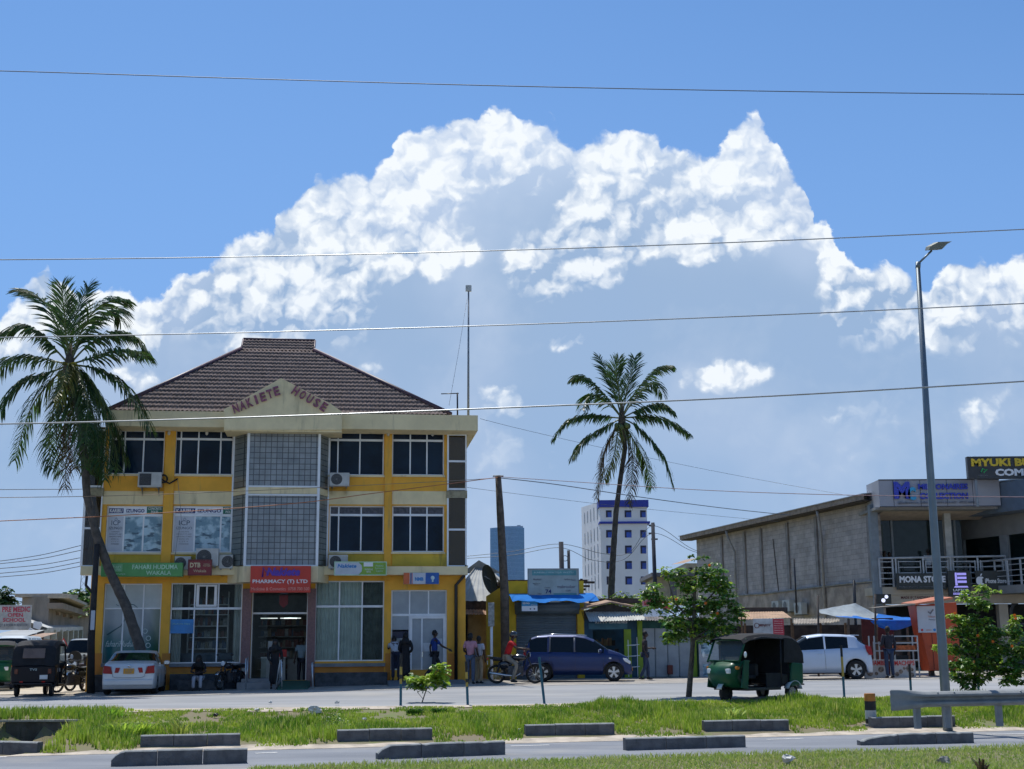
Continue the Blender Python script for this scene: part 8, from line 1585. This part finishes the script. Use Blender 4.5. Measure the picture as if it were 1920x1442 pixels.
# bag straps and phone held
# ---------------------------------------------------------------- vehicles
motorcycle('parked dark motorcycle seen from the front beside the pharmacy steps', at(432, 44.9), -PI/2-.35, (.02,.02,.02), scale=.93)
motorcycle('motorcycle right behind the black auto rickshaw', at(137, 45.5), -PI/2-.5, (.02,.02,.02)); motorcycle('motorcycle under the person by the black pole', at(158, 47.1), -PI/2-.4, (.1,.02,.02))
mpv = car('dark blue people carrier with tinted windows parked before the yellow shop', at(1084, 46.3), -.10, (.008,.026,.115),
    [(-1.98,.70),(-1.95,1.0),(-1.86,1.28),(-1.70,1.56),(-1.45,1.645),(-.9,1.67),(0,1.66),(.3,1.61),(.62,1.48),(1.12,1.14),(1.5,1.01),(1.78,.86),(1.92,.66),(1.96,.5)],
    [(-1.98,.68),(-1.9,1.03),(-1.2,1.03),(.4,1.0),(1.12,.98),(1.5,.93),(1.78,.80),(1.96,.48)], [(-1.98,.70),(-1.85,.80),(-1.4,.85),(1.2,.85),(1.6,.80),(1.85,.68),(1.96,.55)], -1.98, 1.96, (-1.24, 1.32), .325, .24,
    ((-1.72,-1.06),(-.98,-.12),(-.04,.98)), (.62,1.14), (-1.9,-1.66), metal=.35, wt_k=.22, kind='car')
LC, LR_, PO = lens('lens_clear', (.75,.78,.8)), lens('lens_redcar', (.30,.006,.012)), M('plate_orange', (.62,.30,.02), .5, var=.05)
for s in (1, -1):
    q = MB(); q.prism([(1.60,.84),(1.80,.80),(1.93,.66),(1.90,.60),(1.72,.70)], 'xz', s*.60, s*.76); q.build('headlight', LC, mpv, bev=.02); lamp(mpv, 'taillight', (-1.88,s*.74,1.02), (.10,.1,.36), LR_)
q = MB(); q.ball((1.2,.862,.82), (.05,.012,.03), 8, 6); q.ball((1.2,-.862,.82), (.05,.012,.03), 8, 6); q.build('indicator', LC, mpv)
for s in (1,-1):
    for pp_ in ([(-.98,s*.845,1.07),(-.96,s*.71,1.55)], [(-.08,s*.855,1.05),(-.08,s*.71,1.58)]): MB().tube(pp_, .03, 6).build('door_pillar', M('pillar_grey', (.12,.13,.15), .4, .3), mpv, True)
q = MB(); q.tube([(-1.5,.70,1.63),(-.8,.72,1.69),(.3,.70,1.64)], .018, 6); q.build('roof_bar', M('chrome'), mpv, True); MB().tube([(-1.5,-.70,1.63),(-.8,-.72,1.69),(.3,-.70,1.64)], .018, 6).build('roof_bar', M('chrome'), mpv, True); lamp(mpv, 'number_plate', (1.97,0,.42), (.02,.5,.12), PO, bev=.005)
hb = car('silver blue hatchback parked behind the green auto rickshaw', at(1525, 45.7), PI-.03, (.50,.58,.70),
    [(-1.86,.62),(-1.85,.92),(-1.72,1.10),(-1.40,1.37),(-1.30,1.46),(-.9,1.50),(-.2,1.515),(.25,1.46),(1.05,1.02),(1.6,.88),(1.86,.68),(1.92,.5)],
    [(-1.86,.60),(-1.8,1.0),(-1.2,1.02),(.4,.955),(1.05,.92),(1.6,.82),(1.92,.48)], [(-1.86,.68),(-1.7,.80),(-1.3,.845),(1.2,.845),(1.6,.78),(1.92,.6)], -1.86, 1.92, (-1.28, 1.2), .315, .22,
    ((-1.05,-.30),(-.24,.86)), (.30,1.06), (-1.75,-1.38), metal=.25, wt_k=.26)
for s in (1, -1): q = MB(); q.prism([(-1.86,.80),(-1.80,1.08),(-1.62,1.12),(-1.66,.92),(-1.74,.80)], 'xz', s*.66, s*.845); q.build('taillight', LR_, hb, bev=.02)
q = MB(); q.box(-1.36, -1.22, -.55, .55, 1.44, 1.475); q.box(-1.5, -1.34, -.5, .5, 1.445, 1.47); q.build('roof_spoiler', M('paint_49_57_69') if 'paint_49_57_69' in _mc else M('paint_white'), hb, bev=.01)
sd_ = car('silver saloon seen from behind with orange number plate beside the palm trunk', at(256, 43.4), PI/2+.17, (.60,.61,.61),
    [(-2.22,.50),(-2.20,.86),(-2.12,1.0),(-1.95,1.05),(-1.45,1.08),(-.85,1.36),(-.4,1.43),(.1,1.43),(.45,1.38),(1.15,1.0),(2.0,.80),(2.2,.62),(2.25,.45)],
    [(-2.22,.48),(-2.15,.93),(-1.45,.97),(.3,.93),(1.15,.90),(2.0,.76),(2.25,.42)], [(-2.22,.78),(-2.1,.84),(-1.7,.87),(1.5,.87),(2.0,.78),(2.25,.6)], -2.22, 2.25, (-1.36, 1.36), .315, .2,
    ((-1.1,-.45),(-.38,.92)), (.48,1.16), (-1.42,-.86), metal=.25, wt_k=.28)
for s in (1, -1):
    q = MB(); q.prism([(s*.52,.68),(s*.58,.92),(s*.80,.95),(s*.815,.70)], 'yz', -2.235, -2.0); q.build('taillight', LR_, sd_, bev=.015); q = MB(); q.prism([(s*.33,.72),(s*.28,.88),(s*.42,.88),(s*.45,.72)], 'yz', -2.238, -2.2); q.build('boot_light', LR_, sd_, bev=.006)
q = MB(); q.tube([(-2.232,-.5,.60),(-2.232,-.40,.56),(-2.232,.40,.56),(-2.232,.5,.60)], .006, 4); q.tube([(-2.232,-.5,.60),(-2.22,-.56,.92)], .006, 4); q.tube([(-2.232,.5,.60),(-2.22,.56,.92)], .006, 4); q.build('boot_gap', M('black_paint'), sd_)
pl = lamp(sd_, 'number_plate', (-2.242,0,.77), (.02,.34,.17), PO, bev=.005)
def backtext(s_, par, x, y0, y1, z0, z1, mat):
    e = text(s_, None, mat, y0, y1, z0, z1, 0.); e.parent = par; e.matrix_local = Matrix.Translation((x, 0, 0)) @ Matrix.Rotation(-PI/2, 4, 'Z'); return e
backtext('T 418', sd_, -2.256, -.13, .13, .78, .835, IG); backtext('DCR', sd_, -2.256, -.10, .10, .71, .765, IG)
q = MB(); q.ball((-2.21,0,.935), (.02,.05,.04), 10, 6); q.build('badge', M('chrome'), sd_, True)
q = MB(); q.box(-2.27, -2.1, -.80, .80, .30, .52); q.build('rear_bumper', M('paint_59_60_60') if 'paint_59_60_60' in _mc else M('paint_white'), sd_, bev=.05)
g_ = at(1406, 34.7, -.04); tuktuk('green auto rickshaw with black hood standing at the median edge', g_, PI+.62, (.005,.075,.038), rear_win=False).scale = (.98,.98,.98)
bt = tuktuk('black auto rickshaw seen from behind at the mouth of the side street', at(78, 43.), PI/2+.16, (.004,.005,.010), stripe=True, logo=True); backtext('TVS', bt, -1.385, -.10, .12, .80, .87, M('ink_pale'))
tuktuk('green and white auto rickshaw cut off by the left edge', at(-6, 48.), -PI/2+.35, (.01,.11,.05), hood=(.3,.3,.3))
vn = car('white van with orange plate behind the left auto rickshaw', at(30, 52.), -PI/2+.2, (.42,.47,.52), [(-2.2,.9),(-2.15,1.8),(-1.9,1.95),(1.2,1.95),(1.5,1.85),(1.95,1.2),(2.15,1.0),(2.2,.5)], [(-2.2,.88),(-2.1,1.15),(1.9,1.12),(2.2,.48)], [(-2.2,.78),(-2,.84),(1.8,.84),(2.2,.72)], -2.2, 2.2, (-1.3,1.4), .31, .25, ((-1.8,-.6),(-.5,.6),(.7,1.5)), (1.5,1.98), (-2.16,-1.9), metal=.1)
lamp(vn, 'number_plate', (2.22,0,.5), (.02,.5,.14), PO, bev=.005); lamp(vn, 'headlight', (2.2,.6,.75), (.06,.24,.16), LC); lamp(vn, 'headlight', (2.2,-.6,.75), (.06,.24,.16), LC)
tr = car('grey off road vehicle far down the side street', at(162, 62.), -PI/2, (.22,.24,.24), [(-2,.9),(-1.95,1.75),(-1.8,1.85),(.6,1.85),(.75,1.8),(1.0,1.2),(1.9,1.12),(2.05,.9),(2.1,.5)], [(-2,.88),(-1.9,1.15),(1.9,1.1),(2.1,.48)], [(-2,.78),(1.8,.82),(2.1,.74)], -2., 2.1, (-1.2,1.3), .36, .3, ((-1.7,-.5),(-.4,.6)), (.76,1.02), (-1.96,-1.8), metal=.1)
q = MB(); q.cyl((2.12,.15,1.0),(2.2,.15,1.0), .3, n=18); q.build('spare_wheel', M('tyre'), tr)

mpv.scale = (.95,.97,.95); sd_.scale = (.95,.95,.95)
